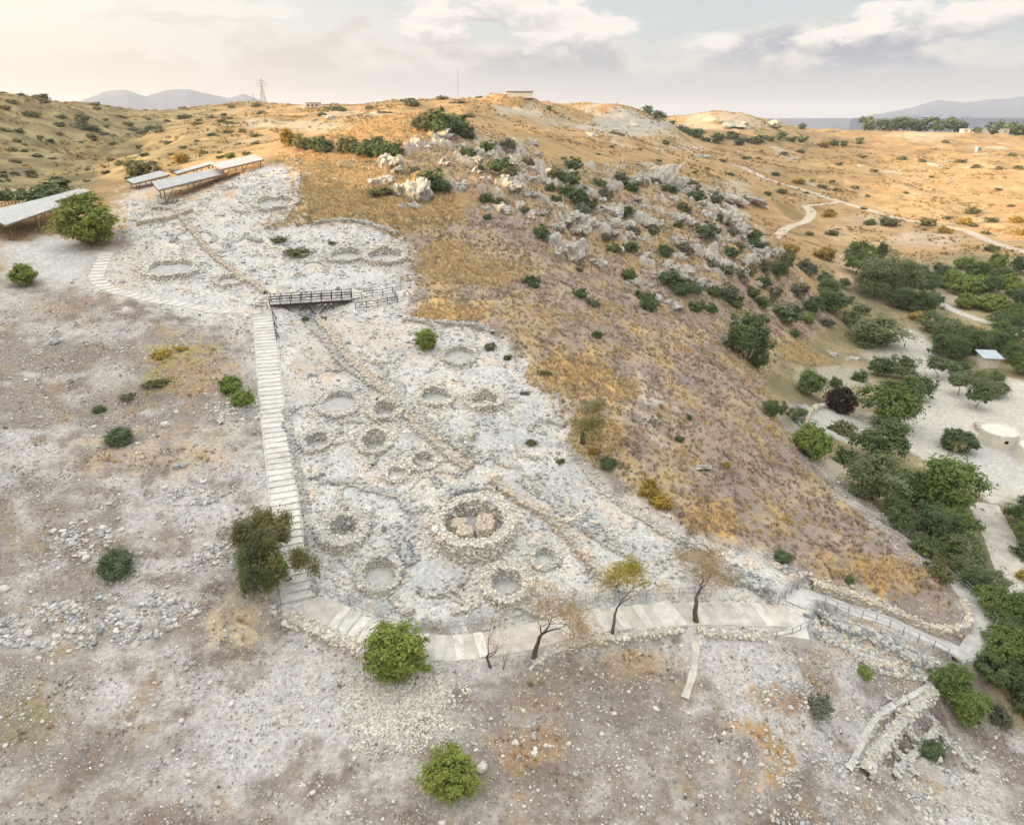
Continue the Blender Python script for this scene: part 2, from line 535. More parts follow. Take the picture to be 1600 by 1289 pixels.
# hillside across the left valley
lefthill = smooth(-GA, R(16), R(25)) * smooth(GR, 215, 260)
lay(lefthill * 0.9, lerp(A(186, 166, 112, FS), A(132, 118, 80, FS), n01(fbm(GX / 14, GY / 14, 5, 61), 1.6)))
far_plain = smooth(GR, 1000, 1600)
lay(far_plain, A(170, 160, 120, .8))
# near dirt
c_dirt = lerp(A(156, 143, 131), A(194, 185, 175), smooth(WN1 + WN2 * 0.6, -0.2, 0.6))
c_dirt = lerp(c_dirt, A(138, 121, 108), smooth(fbm(GX / 6, GY / 6, 5, 71), 0.02, 0.45) * 0.85)
c_dirt = lerp(c_dirt, A(216, 211, 205), smooth(fbm(GX / 8, GY / 3.5, 5, 73), 0.2, 0.55) * 0.6)
c_dirt = lerp(c_dirt, A(178, 152, 112), smooth(fbm(GX / 4.5, GY / 4.5, 5, 75), 0.2, 0.6) * 0.55)
nd = 1 - smooth(GR + WN1 * 10, 128, 150)
lay(nd, c_dirt)
setstony(nd, 0.45)
dust = lerp(A(224, 219, 213), A(194, 187, 180), n01(WN2 + .5 * fbm(GX / 1.1, GY / 7, 4, 221), 0.9))
lay(zone(Z_PALE_L, 0.02, 0.02), dust)
lay(M['below'] * 0.78, dust)
for p, k in [(ell(300, 790, 110, 45), .8), (ell(60, 725, 60, 22, rot=-.3), .8), (ell(260, 1060, 90, 35), .8), (ell(250, 930, 60, 30), .6), (ell(120, 970, 120, 35), .35),
             (ell(370, 730, 50, 40), .8), (ell(500, 1140, 100, 60), .7), (ell(30, 490, 45, 30), .7), (ell(330, 880, 70, 30), .4), (ell(380, 545, 24, 60), .8)]:
    lay(zone(p, 0.04, 0.08) * k, dust)
# straw and rust patches on the dirt
for px, py, rx, ry, c, k in [(300, 580, 60, 42, (176, 138, 92), .7), (280, 550, 40, 14, (176, 160, 84), .7), (250, 600, 34, 16, (150, 140, 84), .6), (365, 975, 26, 34, (206, 188, 150), .85), (240, 710, 120, 16, (198, 170, 132), .7), (100, 480, 40, 12, (176, 144, 104), .5),
                             (840, 1170, 44, 34, (196, 150, 82), .75), (985, 1040, 40, 26, (186, 150, 98), .7), (1200, 1160, 32, 40, (190, 146, 84), .85), (1225, 1130, 16, 20, (176, 140, 90), .7), (1270, 1070, 26, 46, (150, 126, 100), .7),
                             (870, 1060, 44, 20, (176, 152, 112), .5), (1385, 1020, 14, 18, (186, 146, 88), .8), (830, 1090, 20, 26, (178, 146, 98), .5), (30, 1120, 60, 40, (150, 140, 100), .6), (170, 1185, 160, 20, (136, 122, 112), .6),
                             (200, 460, 60, 20, (168, 140, 110), .5), (900, 1110, 180, 70, (142, 132, 126), .45), (430, 960, 26, 30, (190, 162, 132), .5), (1300, 1020, 20, 12, (190, 160, 130), .5)]:
    lay(zone(ell(px, py, rx, ry), 0.03, 0.07) * k, A(*c))
# right flank: mauve dry brush with tan and gold grass
c_fl = lerp(A(160, 142, 130), A(184, 160, 132), smooth(WN1 + 0.4 * WN2, -0.25, 0.4))
c_fl = lerp(c_fl, A(196, 166, 112), smooth(fbm(GX / 7, GY / 12, 5, 81), 0.12, 0.5) * 0.8)
c_fl = lerp(c_fl, A(140, 122, 108), smooth(fbm(GX / 5, GY / 5, 5, 85), 0.2, 0.55) * 0.7)
lay(M['flank'], c_fl * 1.05)
setstony(M['flank'], 0.12)
c_rg = lerp(A(190, 160, 112), A(176, 150, 120), n01(WN1, 1.5))
lay(M['ridge'], c_rg)
setstony(M['ridge'], 0.35)
lay(RK * .92, lerp(A(138, 134, 128), A(204, 197, 187), n01(crag + fbm(GX / .9, GY / .9, 3, 217) * .5, .9, .1)))
lay(M['midgrass'], lerp(A(204, 172, 118), A(168, 142, 92), n01(WN1 + WN2 * .5, 1.3)))
lay(M['knoll'], lerp(A(216, 168, 104, .9), A(198, 150, 90, .9), n01(WN1, 1.2)))
for px, py, rx, ry, c, k in [(890, 585, 70, 34, (224, 180, 104), .95), (960, 610, 40, 16, (222, 182, 116), .9), (700, 490, 60, 16, (222, 180, 106), .95), (560, 305, 110, 34, (206, 172, 112), .6), (490, 330, 40, 18, (220, 176, 112), .8),
                             (620, 330, 80, 8, (222, 186, 122), .8), (745, 425, 90, 20, (206, 172, 118), .5), (700, 400, 40, 24, (214, 178, 120), .5), (930, 690, 46, 40, (204, 168, 118), .7), (960, 740, 24, 26, (204, 160, 92), .6), (1020, 770, 28, 28, (196, 166, 82), .8),
                             (1110, 815, 44, 22, (206, 160, 76), .85), (1380, 895, 70, 15, (206, 160, 76), .85), (1350, 885, 20, 12, (214, 168, 72), .9), (1290, 905, 40, 12, (190, 158, 120), .6), (1050, 700, 40, 60, (186, 160, 122), .5), (1190, 560, 40, 30, (206, 176, 126), .6), (1280, 550, 60, 22, (212, 182, 128), .7),
                             (1120, 690, 40, 40, (178, 156, 128), .5), (1390, 860, 40, 30, (158, 142, 136), .6), (1180, 740, 60, 30, (158, 140, 128), .5), (820, 500, 60, 30, (196, 170, 128), .5), (880, 480, 50, 20, (168, 146, 128), .5), (1020, 640, 8, 40, (206, 200, 190), .5), (1025, 650, 18, 30, (198, 190, 178), .5)]:
    lay(zone(ell(px, py, rx, ry), 0.025, 0.07) * k, A(*c))
# ruins: pale limestone rubble, dusty floors
c_ru = lerp(A(220, 214, 205), A(202, 198, 192), n01(WN2, 1.2))
c_ru = lerp(c_ru, A(230, 218, 200), smooth(fbm(GX / 5, GY / 5, 4, 91), 0.15, 0.5) * 0.7)
c_ru = lerp(c_ru, A(172, 174, 176), smooth(fbm(GX / 3, GY / 3, 5, 95), 0.12, 0.5) * 0.75)
c_ru = lerp(c_ru, A(226, 196, 160), smooth(fbm(GX / 2.4, GY / 2.4, 5, 98), 0.22, 0.55) * 0.6) * 1.10
lay(M['ruin'], c_ru)
setstony(M['ruin'], 0.75)
for px, py, rx, ry, c, k, s in [(500, 545, 48, 36, (206, 198, 186), .9, .15), (500, 578, 46, 10, (206, 180, 150), .6, .2), (470, 600, 30, 30, (206, 196, 184), .7, .2), (580, 520, 60, 26, (214, 200, 184), .8, .3), (1000, 800, 46, 22, (220, 208, 194), .9, .15), (950, 770, 26, 30, (216, 204, 188), .8, .2),
                                (580, 780, 70, 18, (206, 206, 206), .7, .4), (655, 885, 26, 28, (202, 202, 202), .8, .2), (700, 905, 40, 16, (204, 202, 200), .8, .2), (320, 430, 60, 26, (208, 208, 202), .6, .4), (270, 470, 70, 16, (214, 212, 206), .8, .1), (205, 420, 14, 40, (204, 190, 170), .8, .1),
                                (530, 445, 80, 14, (210, 210, 206), .7, .2), (560, 630, 30, 14, (198, 176, 156), .6, .3), (750, 690, 60, 24, (190, 192, 196), .5, .9), (800, 640, 50, 40, (196, 196, 198), .4, .8), (640, 830, 24, 24, (168, 172, 178), .6, .9), (1040, 860, 60, 26, (190, 190, 188), .5, .9), (860, 760, 60, 30, (190, 192, 194), .5, .9),
                                (450, 350, 40, 14, (212, 206, 196), .7, .3), (300, 330, 60, 24, (218, 208, 192), .7, .4), (250, 300, 50, 12, (226, 206, 178), .8, .3), (300, 300, 40, 6, (214, 160, 96), .8, .3), (470, 355, 24, 8, (210, 208, 200), .8, .1), (860, 620, 30, 20, (206, 200, 190), .6, .4)]:  # golden strip under the largest shelter is warm light painted on the ground
    m = zone(ell(px, py, rx, ry), 0.02, 0.05) * k
    lay(m, A(*c)); setstony(m, s)
# valley floor, fields and car park
c_val = lerp(A(176, 156, 118), A(138, 126, 88), n01(WN1 + .3 * WN2, 1.4))
lay(M['valley'], c_val)
setstony(M['valley'], 0.1)
c_lit = lerp(A(236, 196, 138, FS), A(216, 172, 112, FS), n01(fbm(GX / 24, GY / 24, 5, 101), 1.5))
lay(zone([(1330, 300), (1450, 250), (1660, 240), (1660, 410), (1500, 395), (1330, 400), (1290, 370)], .03, .05) * .8, c_lit)
for p, c, k in [(Z_CAR, (216, 208, 194), .95), (Z_CAR2, (206, 202, 192), .9), (ell(1330, 420, 26, 20), (222, 186, 146), .8), (ell(1440, 375, 60, 12), (232, 206, 172), .8), (ell(1360, 345, 40, 10), (232, 204, 166), .6),
                ([(1480, 500), (1530, 480), (1600, 500), (1640, 520), (1640, 560), (1580, 560)], (190, 170, 130), .6), (ell(1480, 470, 60, 10), (196, 184, 166), .7), (ell(1385, 560, 34, 14), (206, 200, 190), .7), (ell(1300, 590, 60, 20), (200, 192, 176), .6), (ell(1560, 720, 60, 40), (206, 202, 194), .9), (ell(1250, 660, 14, 30), (186, 182, 182), .7), (ell(1310, 735, 30, 16), (206, 190, 166), .7),
                ([(900, 206), (940, 178), (965, 166), (1005, 182), (1065, 196), (1055, 210), (960, 208)], (212, 208, 196), .85), ([(770, 166), (838, 164), (852, 182), (780, 184)], (222, 210, 188), .85), ([(1070, 201), (1078, 181), (1150, 178), (1205, 194), (1180, 207)], (226, 202, 168), .8),
                (ell(420, 193, 70, 7), (214, 200, 168), .8), (ell(500, 200, 50, 8), (212, 196, 164), .8), (ell(560, 178, 60, 5), (220, 206, 178), .6), (ell(1440, 212, 50, 6), (228, 202, 168), .8), (ell(1140, 300, 40, 20), (214, 200, 178), .6), (ell(1190, 262, 50, 4), (196, 170, 130), .5), (ell(870, 190, 40, 8), (200, 186, 162), .7),
                (ell(1060, 232, 36, 4), (226, 206, 180), .8), (ell(1000, 212, 60, 5), (222, 196, 152), .6)]:
    lay(zone(p, .012, .02) * k, A(*c, FS if p[0][1] < 400 else 1.0))

# shade painted into the earth and litter under the two big carobs, dark earth inside the walled cells
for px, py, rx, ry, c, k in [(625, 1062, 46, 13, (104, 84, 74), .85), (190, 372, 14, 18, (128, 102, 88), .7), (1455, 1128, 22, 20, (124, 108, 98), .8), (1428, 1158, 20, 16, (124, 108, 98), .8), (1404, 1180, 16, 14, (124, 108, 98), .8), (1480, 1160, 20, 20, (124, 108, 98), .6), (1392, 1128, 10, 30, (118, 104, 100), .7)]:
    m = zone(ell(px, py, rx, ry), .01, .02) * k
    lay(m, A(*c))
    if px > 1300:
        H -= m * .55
# fine mottling at the scale of the mesh
mot = 1 + near * (WN3 * 0.16 + WN2 * 0.10) + (1 - near) * (fbm(GX / 5, GY / 5, 4, 111) * 0.30 + fbm(GX / 14, GY / 10, 3, 113) * 0.22)
COL *= np.clip(mot, 0.55, 1.5)[..., None]
# ------------------------------------------------------------------ level the ground under paths and houses
def dense(pts, step=0.4):
    """resample a polyline of Vectors on the ground; returns xy (n,2)"""
    P = np.array([[p[0], p[1]] for p in pts], float)
    # Catmull-Rom for a walked line
    Q = np.concatenate([[2 * P[0] - P[1]], P, [2 * P[-1] - P[-2]]])
    out = []
    for i in range(1, len(Q) - 2):
        p0, p1, p2, p3 = Q[i - 1:i + 3]
        n = max(2, int(np.hypot(*(p2 - p1)) / step))
        t = np.linspace(0, 1, n, endpoint=False)[:, None]
        out.append(0.5 * (2 * p1 + (p2 - p0) * t + (2 * p0 - 5 * p1 + 4 * p2 - p3) * t ** 2 + (3 * p1 - p0 - 3 * p2 + p3) * t ** 3))
    out.append(P[-1:])
    P = np.concatenate(out)
    s = np.concatenate([[0], np.cumsum(np.hypot(*np.diff(P, axis=0).T))])
    n = max(2, int(s[-1] / step) + 1)
    q = np.linspace(0, s[-1], n)
    return np.stack([np.interp(q, s, P[:, 0]), np.interp(q, s, P[:, 1])], -1)


def smooth1(z, k):
    k = min(k, (len(z) - 1) // 2)
    if k < 1:
        return z
    zz = np.concatenate([2 * z[0] - z[k:0:-1], z, 2 * z[-1] - z[-2:-k - 2:-1]])
    ker = np.hanning(2 * k + 3)[1:-1]
    return np.convolve(zz, ker / ker.sum(), 'valid')


class Path:
    def __init__(self, pix, width, sm=12, step=0.4, carve=True, edge=1.2, drop=0.06):
        self.xy = dense([hit(*p) for p in pix], step)
        self.z = smooth1(hz(self.xy[:, 0], self.xy[:, 1]), sm)
        self.w = width
        self.step = step
        d = np.gradient(self.xy, axis=0)
        d /= np.hypot(*d.T)[:, None] + 1e-9
        self.d = d
        self.nrm = np.stack([d[:, 1], -d[:, 0]], -1)     # to the right of travel
        self.len = step * (len(self.z) - 1)
        if carve:
            self.carve(edge, drop)

    def carve(self, edge, drop):
        global H
        hw = self.w / 2 + edge
        x0, y0 = self.xy.min(0) - hw
        x1, y1 = self.xy.max(0) + hw
        m = (GX > x0) & (GX < x1) & (GY > y0) & (GY < y1)
        idx = np.argwhere(m)
        if len(idx) == 0:
            return
        gx, gy = GX[m], GY[m]
        best = np.full(len(gx), 1e9); bz = np.zeros(len(gx))
        for k in range(len(self.z)):
            dd = (gx - self.xy[k, 0]) ** 2 + (gy - self.xy[k, 1]) ** 2
            b = dd < best
            best[b] = dd[b]; bz[b] = self.z[k]
        best = np.sqrt(best)
        t = 1 - smooth(best, self.w / 2 + 0.1, hw)
        H[m] = H[m] * (1 - t) + (bz - drop) * t

    def at(self, s):
        k = min(max(s / self.step, 0), len(self.z) - 1.001)
        i = int(k); t = k - i
        return (self.xy[i] * (1 - t) + self.xy[i + 1] * t, self.z[i] * (1 - t) + self.z[i + 1] * t, self.d[i], self.nrm[i])


P_STAIR = Path([(467, 938), (454, 855), (443, 770), (437, 720), (428, 650), (421, 590), (416, 535), (411, 494)], 2.7, 22)
P_UPPER = Path([(409, 488), (350, 487), (290, 477), (230, 468), (180, 455), (152, 437), (158, 414), (168, 394)], 2.2, 8)
P_LOWER = Path([(480, 947), (530, 966), (600, 1000), (690, 1012), (760, 1006), (830, 994), (900, 974), (1000, 962), (1100, 958), (1170, 961), (1235, 962)], 3.2, 14)
P_RAMP = Path([(1243, 945), (1262, 926), (1300, 940), (1350, 958), (1420, 983), (1490, 1013), (1512, 1030)], 1.9, 6, edge=0.7)
P_TURN = Path([(1500, 908), (1520, 938), (1540, 975), (1530, 1005), (1512, 1032)], 2.6, 8, edge=0.8)
P_FOOT = Path([(1074, 985), (1087, 1010), (1083, 1050), (1070, 1090)], 0.6, 6, edge=0.4)
P_VROAD = Path([(1535, 786), (1560, 835), (1580, 885), (1600, 940), (1625, 1000)], 4.2, 14, step=0.8)
P_VPATH = Path([(1440, 455), (1480, 480), (1530, 500), (1600, 517), (1680, 530)], 3.4, 12, step=1.5)
P_FAR = Path([(1085, 245), (1150, 258), (1200, 281), (1260, 300), (1330, 320), (1420, 345), (1500, 358), (1560, 384), (1650, 408)], 5.0, 10, step=3, edge=5)
P_FAR2 = Path([(1312, 316), (1262, 321), (1268, 334), (1258, 348), (1225, 360), (1192, 367)], 4.6, 4, step=3, edge=4)

# houses: pixel centre, outer width in pixels, wall thickness (fraction of radius), height, sunk floor, opening angle or None, label
RINGS = [
    (741, 826, 132, 0.265, 1.25, 0.65, 'big', 'largest round house of pale stone with two piers standing inside'),
    (538, 832, 86, 0.50, 0.65, 0.88, 'grey', 'round stone house with a thick collar and dark sunken floor beside the stairs'),
    (585, 691, 60, 0.34, 0.32, 0.99, 'pale', 'small round house pit with a dark deep floor, upslope of the thick collared house'),
    (495, 690, 56, 0.34, 0.25, 0.66, 'grey', 'low grey round house foundation hard by the middle of the stairs'),
    (603, 643, 58, 0.30, 0.40, 0.66, 'pale', 'cream round house foundation with a slanting olive floor'),
    (530, 630, 72, 0.30, 0.14, 0.11, 'grey', 'wide low ring of stones around brown earth below the footbridge'),
    (661, 722, 54, 0.34, 0.29, 0.44, 'pale', 'small pale round house foundation in the middle of the rubble'),
    (680, 620, 60, 0.26, 0.25, 0.50, 'pale', 'round foundation with a flat grey floor left of the cream crescent wall'),
    (757, 628, 62, 0.30, 0.54, 0.55, 'pale', 'cream crescent walled round house, uppermost right of the foundations'),
    (718, 556, 60, 0.22, 0.14, 0.28, 'grey', 'faint ring of stones just below the small round bush'),
    (792, 916, 80, 0.34, 0.43, 0.55, 'pale', 'round foundation just below the largest house, nearest the lower path'),
    (851, 872, 52, 0.34, 0.25, 0.33, 'grey', 'small round foundation tucked against the tan wall right of the largest house'),
    (592, 898, 74, 0.30, 0.36, 0.44, 'grey', 'broken round foundation between the thick collared house and the lower path'),
    (602, 402, 70, 0.22, 0.43, 0.44, 'pale', 'curved house wall at the upper right corner of the excavation'),
    (540, 400, 60, 0.25, 0.25, 0.28, 'grey', 'low grey house ring above the footbridge'),
    (430, 318, 70, 0.20, 0.29, 0.33, 'pale', 'large faint house ring on the upper terrace below the right end of the shelters'),
    (360, 438, 50, 0.25, 0.22, 0.28, 'pale', 'pale round foundation above the bend of the upper steps'),
    (268, 420, 84, 0.20, 0.29, 0.22, 'pale', 'wide whitish ring foundation right of the upper steps'),
    (262, 320, 50, 0.22, 0.29, 0.22, 'pale', 'pale ring foundation below the left end of the long shelter'),
    (620, 740, 44, 0.30, 0.22, 0.33, 'pale', 'tiny ring of pale stones left of the largest house'),
]
RING_POS = []
for px, py, wpx, th, hh, sink, style, lab in RINGS:
    c = hit(px, py)
    ro = wpx * mpp(c) / 2
    ri = ro * (1 - th)
    RING_POS.append(((c.x, c.y, c.z), ro))
    m = np.hypot(GX - c.x, GY - c.y)
    s = m < ro + 1.0
    z0 = c.z - sink
    t = 1 - smooth(m[s], ri + ro * th * 0.3, ri + ro * th * 0.8)
    H[s] = H[s] * (1 - t) + (z0 + 0.25 * (H[s] - c.z)) * t
    cm = (1 - smooth(m, ri * 0.8, ri * 1.05)) 
    lay(cm * 0.8, A(198, 194, 188) if style != 'grey' else A(180, 178, 176)); setstony(cm, 0.2)
# the gully under the footbridge
g_ = hit(487, 486)
q_ = np.hypot((GX - g_.x) / 3.4, (GY - g_.y) / 4.5)
H -= 2.0 * np.exp(-q_ ** 2)

# ------------------------------------------------------------------ materials
MATS = {}


def newmat(name):
    m = bpy.data.materials.new(name)
    m.use_nodes = True
    m.node_tree.nodes.clear()
    g = NT(m.node_tree)
    out = g.node('ShaderNodeOutputMaterial')
    b = g.node('ShaderNodeBsdfPrincipled')
    b.inputs['Roughness'].default_value = 0.9
    b.inputs['Specular IOR Level'].default_value = 0.2
    g.l.new(b.outputs[0], out.inputs['Surface'])
    MATS[name] = m
    return m, g, b, out


def bump(g, b, h, strength=0.5, dist=0.05):
    n = g.node('ShaderNodeBump')
    n.inputs['Strength'].default_value = strength
    n.inputs['Distance'].default_value = dist
    g.put(n.inputs['Height'], h)
    g.l.new(n.outputs[0], b.inputs['Normal'])


def attr(g, name, typ='GEOMETRY'):
    n = g.node('ShaderNodeAttribute', attribute_type=typ)
    n.attribute_name = name
    return n


def ground_material():
    m, g, b, out = newmat('ground')
    a = attr(g, 'Col')
    st = attr(g, 'Stony').outputs['Fac']
    pos = g.node('ShaderNodeNewGeometry').outputs['Position']
    n1 = g.noise(pos, 2.4, 7, 0.72).outputs[0]
    c = g.mix(1.0, a.outputs['Color'], g.comb(*[g.ss(n1, 0.28, 0.72, 0.72, 1.26)] * 3), 'MULTIPLY')
    hgt = g.math('MULTIPLY', n1, 0.6)
    for sc_, keep, seed in ((3.2, 0.62, 0.0), (7.5, 0.5, 5.3)):
        v = g.node('ShaderNodeTexVoronoi', feature='F1')
        vm = g.node('ShaderNodeVectorMath', operation='ADD')
        g.l.new(pos, vm.inputs[0])
        vm.inputs[1].default_value = (seed, seed, seed)
        g.l.new(vm.outputs[0], v.inputs['Vector'])
        v.inputs['Scale'].default_value = sc_
        sp = g.node('ShaderNodeSeparateColor')
        g.l.new(v.outputs['Color'], sp.inputs[0])
        on = g.math('LESS_THAN', sp.outputs[0], g.math('MULTIPLY', st, keep))
        rad = g.math('MULTIPLY_ADD', sp.outputs[1], 0.22, 0.24)
        dome = g.math('SUBTRACT', 1.0, g.math('DIVIDE', v.outputs['Distance'], rad))
        mk = g.math('MULTIPLY', g.ss(dome, 0.0, 0.25), on)
        scol = g.mix(g.ss(sp.outputs[2], 0.42, 0.5), (0.20, 0.215, 0.225), (0.50, 0.46, 0.40))
        scol = g.mix(g.ss(sp.outputs[2], 0.72, 0.8), scol, (0.40, 0.32, 0.23))
        c = g.mix(g.math('MULTIPLY', mk, 0.85), c, scol)
        hgt = g.math('ADD', hgt, g.math('MULTIPLY', g.math('MULTIPLY', mk, g.math('MAXIMUM', dome, 0.0)), 3.0 / sc_))
    g.l.new(c, b.inputs['Base Color'])
    b.inputs['Roughness'].default_value = 0.95
    bump(g, b, hgt, 0.7, 0.09)
    return m


def plain(name, c, rough=0.85, noise_scale=3.0, amt=0.25, metal=0.0, bmp=0.0, spec=0.2, coord='Object', grain=None, each=0.0, stain=(0.36, 0.31, 0.26)):
    m, g, b, out = newmat(name)
    tc = g.node('ShaderNodeTexCoord').outputs[coord]
    if grain:
        mp = g.node('ShaderNodeMapping')
        mp.inputs['Scale'].default_value = grain
        g.l.new(tc, mp.inputs[0])
        tc = mp.outputs[0]
    n = g.noise(tc, noise_scale, 6, 0.65).outputs[0]
    c = tuple(c)
    cc = g.mix(g.ss(n, 0.3, 0.7), tuple(v * (1 - amt) for v in c), tuple(v * (1 + amt) for v in c))
    if each:
        oi = g.node('ShaderNodeObjectInfo').outputs['Random']
        cc = g.mix(1.0, cc, g.comb(*[g.math('MULTIPLY_ADD', oi, 2 * each, 1 - each)] * 3), 'MULTIPLY')
        pos = g.node('ShaderNodeNewGeometry').outputs['Position']
        st = g.noise(pos, 0.9, 7, 0.7).outputs[0]
        cc = g.mix(g.ss(st, 0.48, 0.66, 0.0, 0.55), cc, stain)
    g.l.new(cc, b.inputs['Base Color'])
    b.inputs['Roughness'].default_value = rough
    b.inputs['Metallic'].default_value = metal
    b.inputs['Specular IOR Level'].default_value = spec
    if bmp:
        bump(g, b, n, bmp, 0.05)
    return m


def leaf_material(name, c1, c2, trans=0.35):
    """leaf colour wanders per leaf and per plant"""
    m, g, b, out = newmat(name)
    a = attr(g, 'leaf').outputs['Fac']
    oi = g.node('ShaderNodeObjectInfo').outputs['Random']
    c = g.mix(a, c1, c2)
    c = g.mix(g.math('MULTIPLY', g.math('SUBTRACT', oi, 0.5), 0.5, clamp=True), c, tuple(v * 0.7 for v in c1))
    c = g.mix(g.math('MULTIPLY', g.math('FRACT', g.math('MULTIPLY', oi, 7.31)), 0.55), c, tuple(v * q for v, q in zip(c2, (1.05, .92, .75))))
    g.l.new(c, b.inputs['Base Color'])
    b.inputs['Roughness'].default_value = 0.65
    b.inputs['Specular IOR Level'].default_value = 0.25
    tr = g.node('ShaderNodeBsdfTranslucent')
    g.l.new(c, tr.inputs['Color'])
    mx = g.node('ShaderNodeMixShader')
    mx.inputs[0].default_value = trans
    g.l.new(b.outputs[0], mx.inputs[1])
    g.l.new(tr.outputs[0], mx.inputs[2])
    g.l.new(mx.outputs[0], out.inputs['Surface'])
    return m


def inst_material(name, amt=0.18):
    """scattered pieces: colour travels with each piece"""
    m, g, b, out = newmat(name)
    a = attr(g, 'tint', 'INSTANCER').outputs['Color']
    tc = g.node('ShaderNodeTexCoord').outputs['Object']
    n = g.noise(tc, 5.0, 4, 0.6).outputs[0]
    c = g.mix(1.0, a, g.comb(*[g.ss(n, 0.3, 0.7, 1 - amt, 1 + amt)] * 3), 'MULTIPLY')
    g.l.new(c, b.inputs['Base Color'])
    return m


def vcol_material(name, amt=0.2, scale=4.0, bmp=0.3):
    """stones carry their own colour on each piece"""
    m, g, b, out = newmat(name)
    a = attr(g, 'tint').outputs['Color']
    pos = g.node('ShaderNodeNewGeometry').outputs['Position']
    n = g.noise(pos, scale, 6, 0.65).outputs[0]
    c = g.mix(1.0, a, g.comb(*[g.ss(n, 0.3, 0.7, 1 - amt, 1 + amt)] * 3), 'MULTIPLY')
    g.l.new(c, b.inputs['Base Color'])
    if bmp:
        bump(g, b, n, bmp, 0.05)
    return m


def rock_material(name, c_pale, c_dark, scale=1.0):
    m, g, b, out = newmat(name)
    pos = g.node('ShaderNodeNewGeometry').outputs['Position']
    mp = g.node('ShaderNodeMapping')
    mp.inputs['Scale'].default_value = (1, 1, 0.45)
    g.l.new(pos, mp.inputs[0])
    n = g.noise(mp.outputs[0], 0.9 * scale, 9, 0.68, 0.3).outputs[0]
    n2 = g.noise(mp.outputs[0], 4.5 * scale, 6, 0.7).outputs[0]
    c = g.mix(g.ss(n, 0.40, 0.60), c_dark, c_pale)
    c = g.mix(g.ss(n2, 0.50, 0.68, 0.0, 0.6), c, tuple(v * 0.5 for v in c_dark))
    c = g.mix(g.ss(g.noise(pos, 0.35 * scale, 4).outputs[0], 0.54, 0.68, 0, 0.5), c, (0.36, 0.25, 0.14))
    g.l.new(c, b.inputs['Base Color'])
    bump(g, b, g.math('ADD', n, g.math('MULTIPLY', n2, 0.5)), 0.8, 0.25 / scale)
    return m


ground_material()
vcol_material('wall_stone')
inst_material('loose_stone')
inst_material('dry_grass', 0.1)
plain('mortar', (0.40, 0.375, 0.33), 0.95, 2.0, 0.25, bmp=0.5)
plain('house_floor', (0.40, 0.385, 0.36), 0.95, 1.2, 0.15, bmp=0.3)
plain('tread', (0.59, 0.56, 0.51), 0.9, 1.5, 0.12, bmp=0.3, each=0.10)
plain('concrete', (0.50, 0.48, 0.45), 0.9, 1.2, 0.14, bmp=0.2, each=0.02)
plain('earth_path', (0.49, 0.44, 0.385), 0.95, 0.8, 0.2, bmp=0.5, each=0.02, stain=(0.53, 0.49, 0.44))
plain('track', (0.50, 0.42, 0.32), 0.95, 0.3, 0.12)
plain('dark_wood', (0.055, 0.035, 0.025), 0.8, 3, 0.3, grain=(1, 1, 8))
plain('grey_wood', (0.42, 0.40, 0.37), 0.85, 3, 0.2, grain=(1, 8, 1), each=0.15, stain=(0.33, 0.31, 0.29))
plain('steel', (0.30, 0.31, 0.33), 0.5, 3, 0.15, metal=0.3)
plain('pylon_steel', (0.34, 0.31, 0.28), 0.6, 3, 0.2)
plain('rusty_steel', (0.16, 0.12, 0.10), 0.7, 3, 0.3)
plain('roof_sheet', (0.40, 0.40, 0.39), 0.55, 0.8, 0.1, spec=0.4, each=0.06, stain=(0.30, 0.29, 0.28))
plain('roof_edge', (0.12, 0.12, 0.12), 0.7, 2, 0.2)
plain('white_plaster', (0.64, 0.59, 0.51), 0.9, 1.0, 0.1, bmp=0.1)
plain('bark', (0.10, 0.075, 0.055), 0.95, 4, 0.35, bmp=0.6, grain=(1, 1, 0.3))
plain('pale_bark', (0.19, 0.15, 0.115), 0.95, 4, 0.35, bmp=0.6, grain=(1, 1, 0.3))
plain('dark_gap', (0.02, 0.018, 0.016), 0.9)
plain('timber_frame', (0.20, 0.14, 0.08), 0.8, 3, 0.3)
plain('blue_sheet', (0.40, 0.46, 0.50), 0.5, 1, 0.1)
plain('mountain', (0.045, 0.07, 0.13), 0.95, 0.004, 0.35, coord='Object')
rock_material('ridge_rock', (0.53, 0.49, 0.43), (0.29, 0.27, 0.245), 1.0)
rock_material('grey_rock', (0.40, 0.385, 0.36), (0.22, 0.215, 0.21), 1.6)
plain('pale_stone', (.55, .51, .45), .95, 2.5, .18, bmp=.3)
plain('blue_stone', (.34, .345, .335), .9, 2.5, .2, bmp=.3)
rock_material('chalk', (0.50, 0.46, 0.38), (0.36, 0.33, 0.28), 0.12)
# foliage 0.04 to 0.12
leaf_material('carob_leaf', (0.115, 0.165, 0.036), (0.35, 0.40, 0.095))
leaf_material('bright_leaf', (0.11, 0.17, 0.038), (0.28, 0.36, 0.09))
leaf_material('dark_leaf', (0.059, 0.098, 0.044), (0.157, 0.216, 0.089))
leaf_material('green_leaf', (0.076, 0.126, 0.036), (0.205, 0.282, 0.089))
leaf_material('olive_leaf', (0.103, 0.138, 0.061), (0.238, 0.288, 0.137))
leaf_material('grey_leaf', (0.093, 0.116, 0.078), (0.194, 0.209, 0.147))
leaf_material('scrub_leaf', (0.085, 0.100, 0.045), (0.19, 0.20, 0.095))
leaf_material('blue_leaf', (0.075, 0.125, 0.065), (0.17, 0.235, 0.115))
leaf_material('yellow_leaf', (0.192, 0.168, 0.036), (0.432, 0.384, 0.096))
leaf_material('dry_leaf', (0.264, 0.180, 0.096), (0.500, 0.396, 0.240))
leaf_material('tamarisk_leaf', (0.13, 0.135, 0.055), (0.30, 0.29, 0.13))
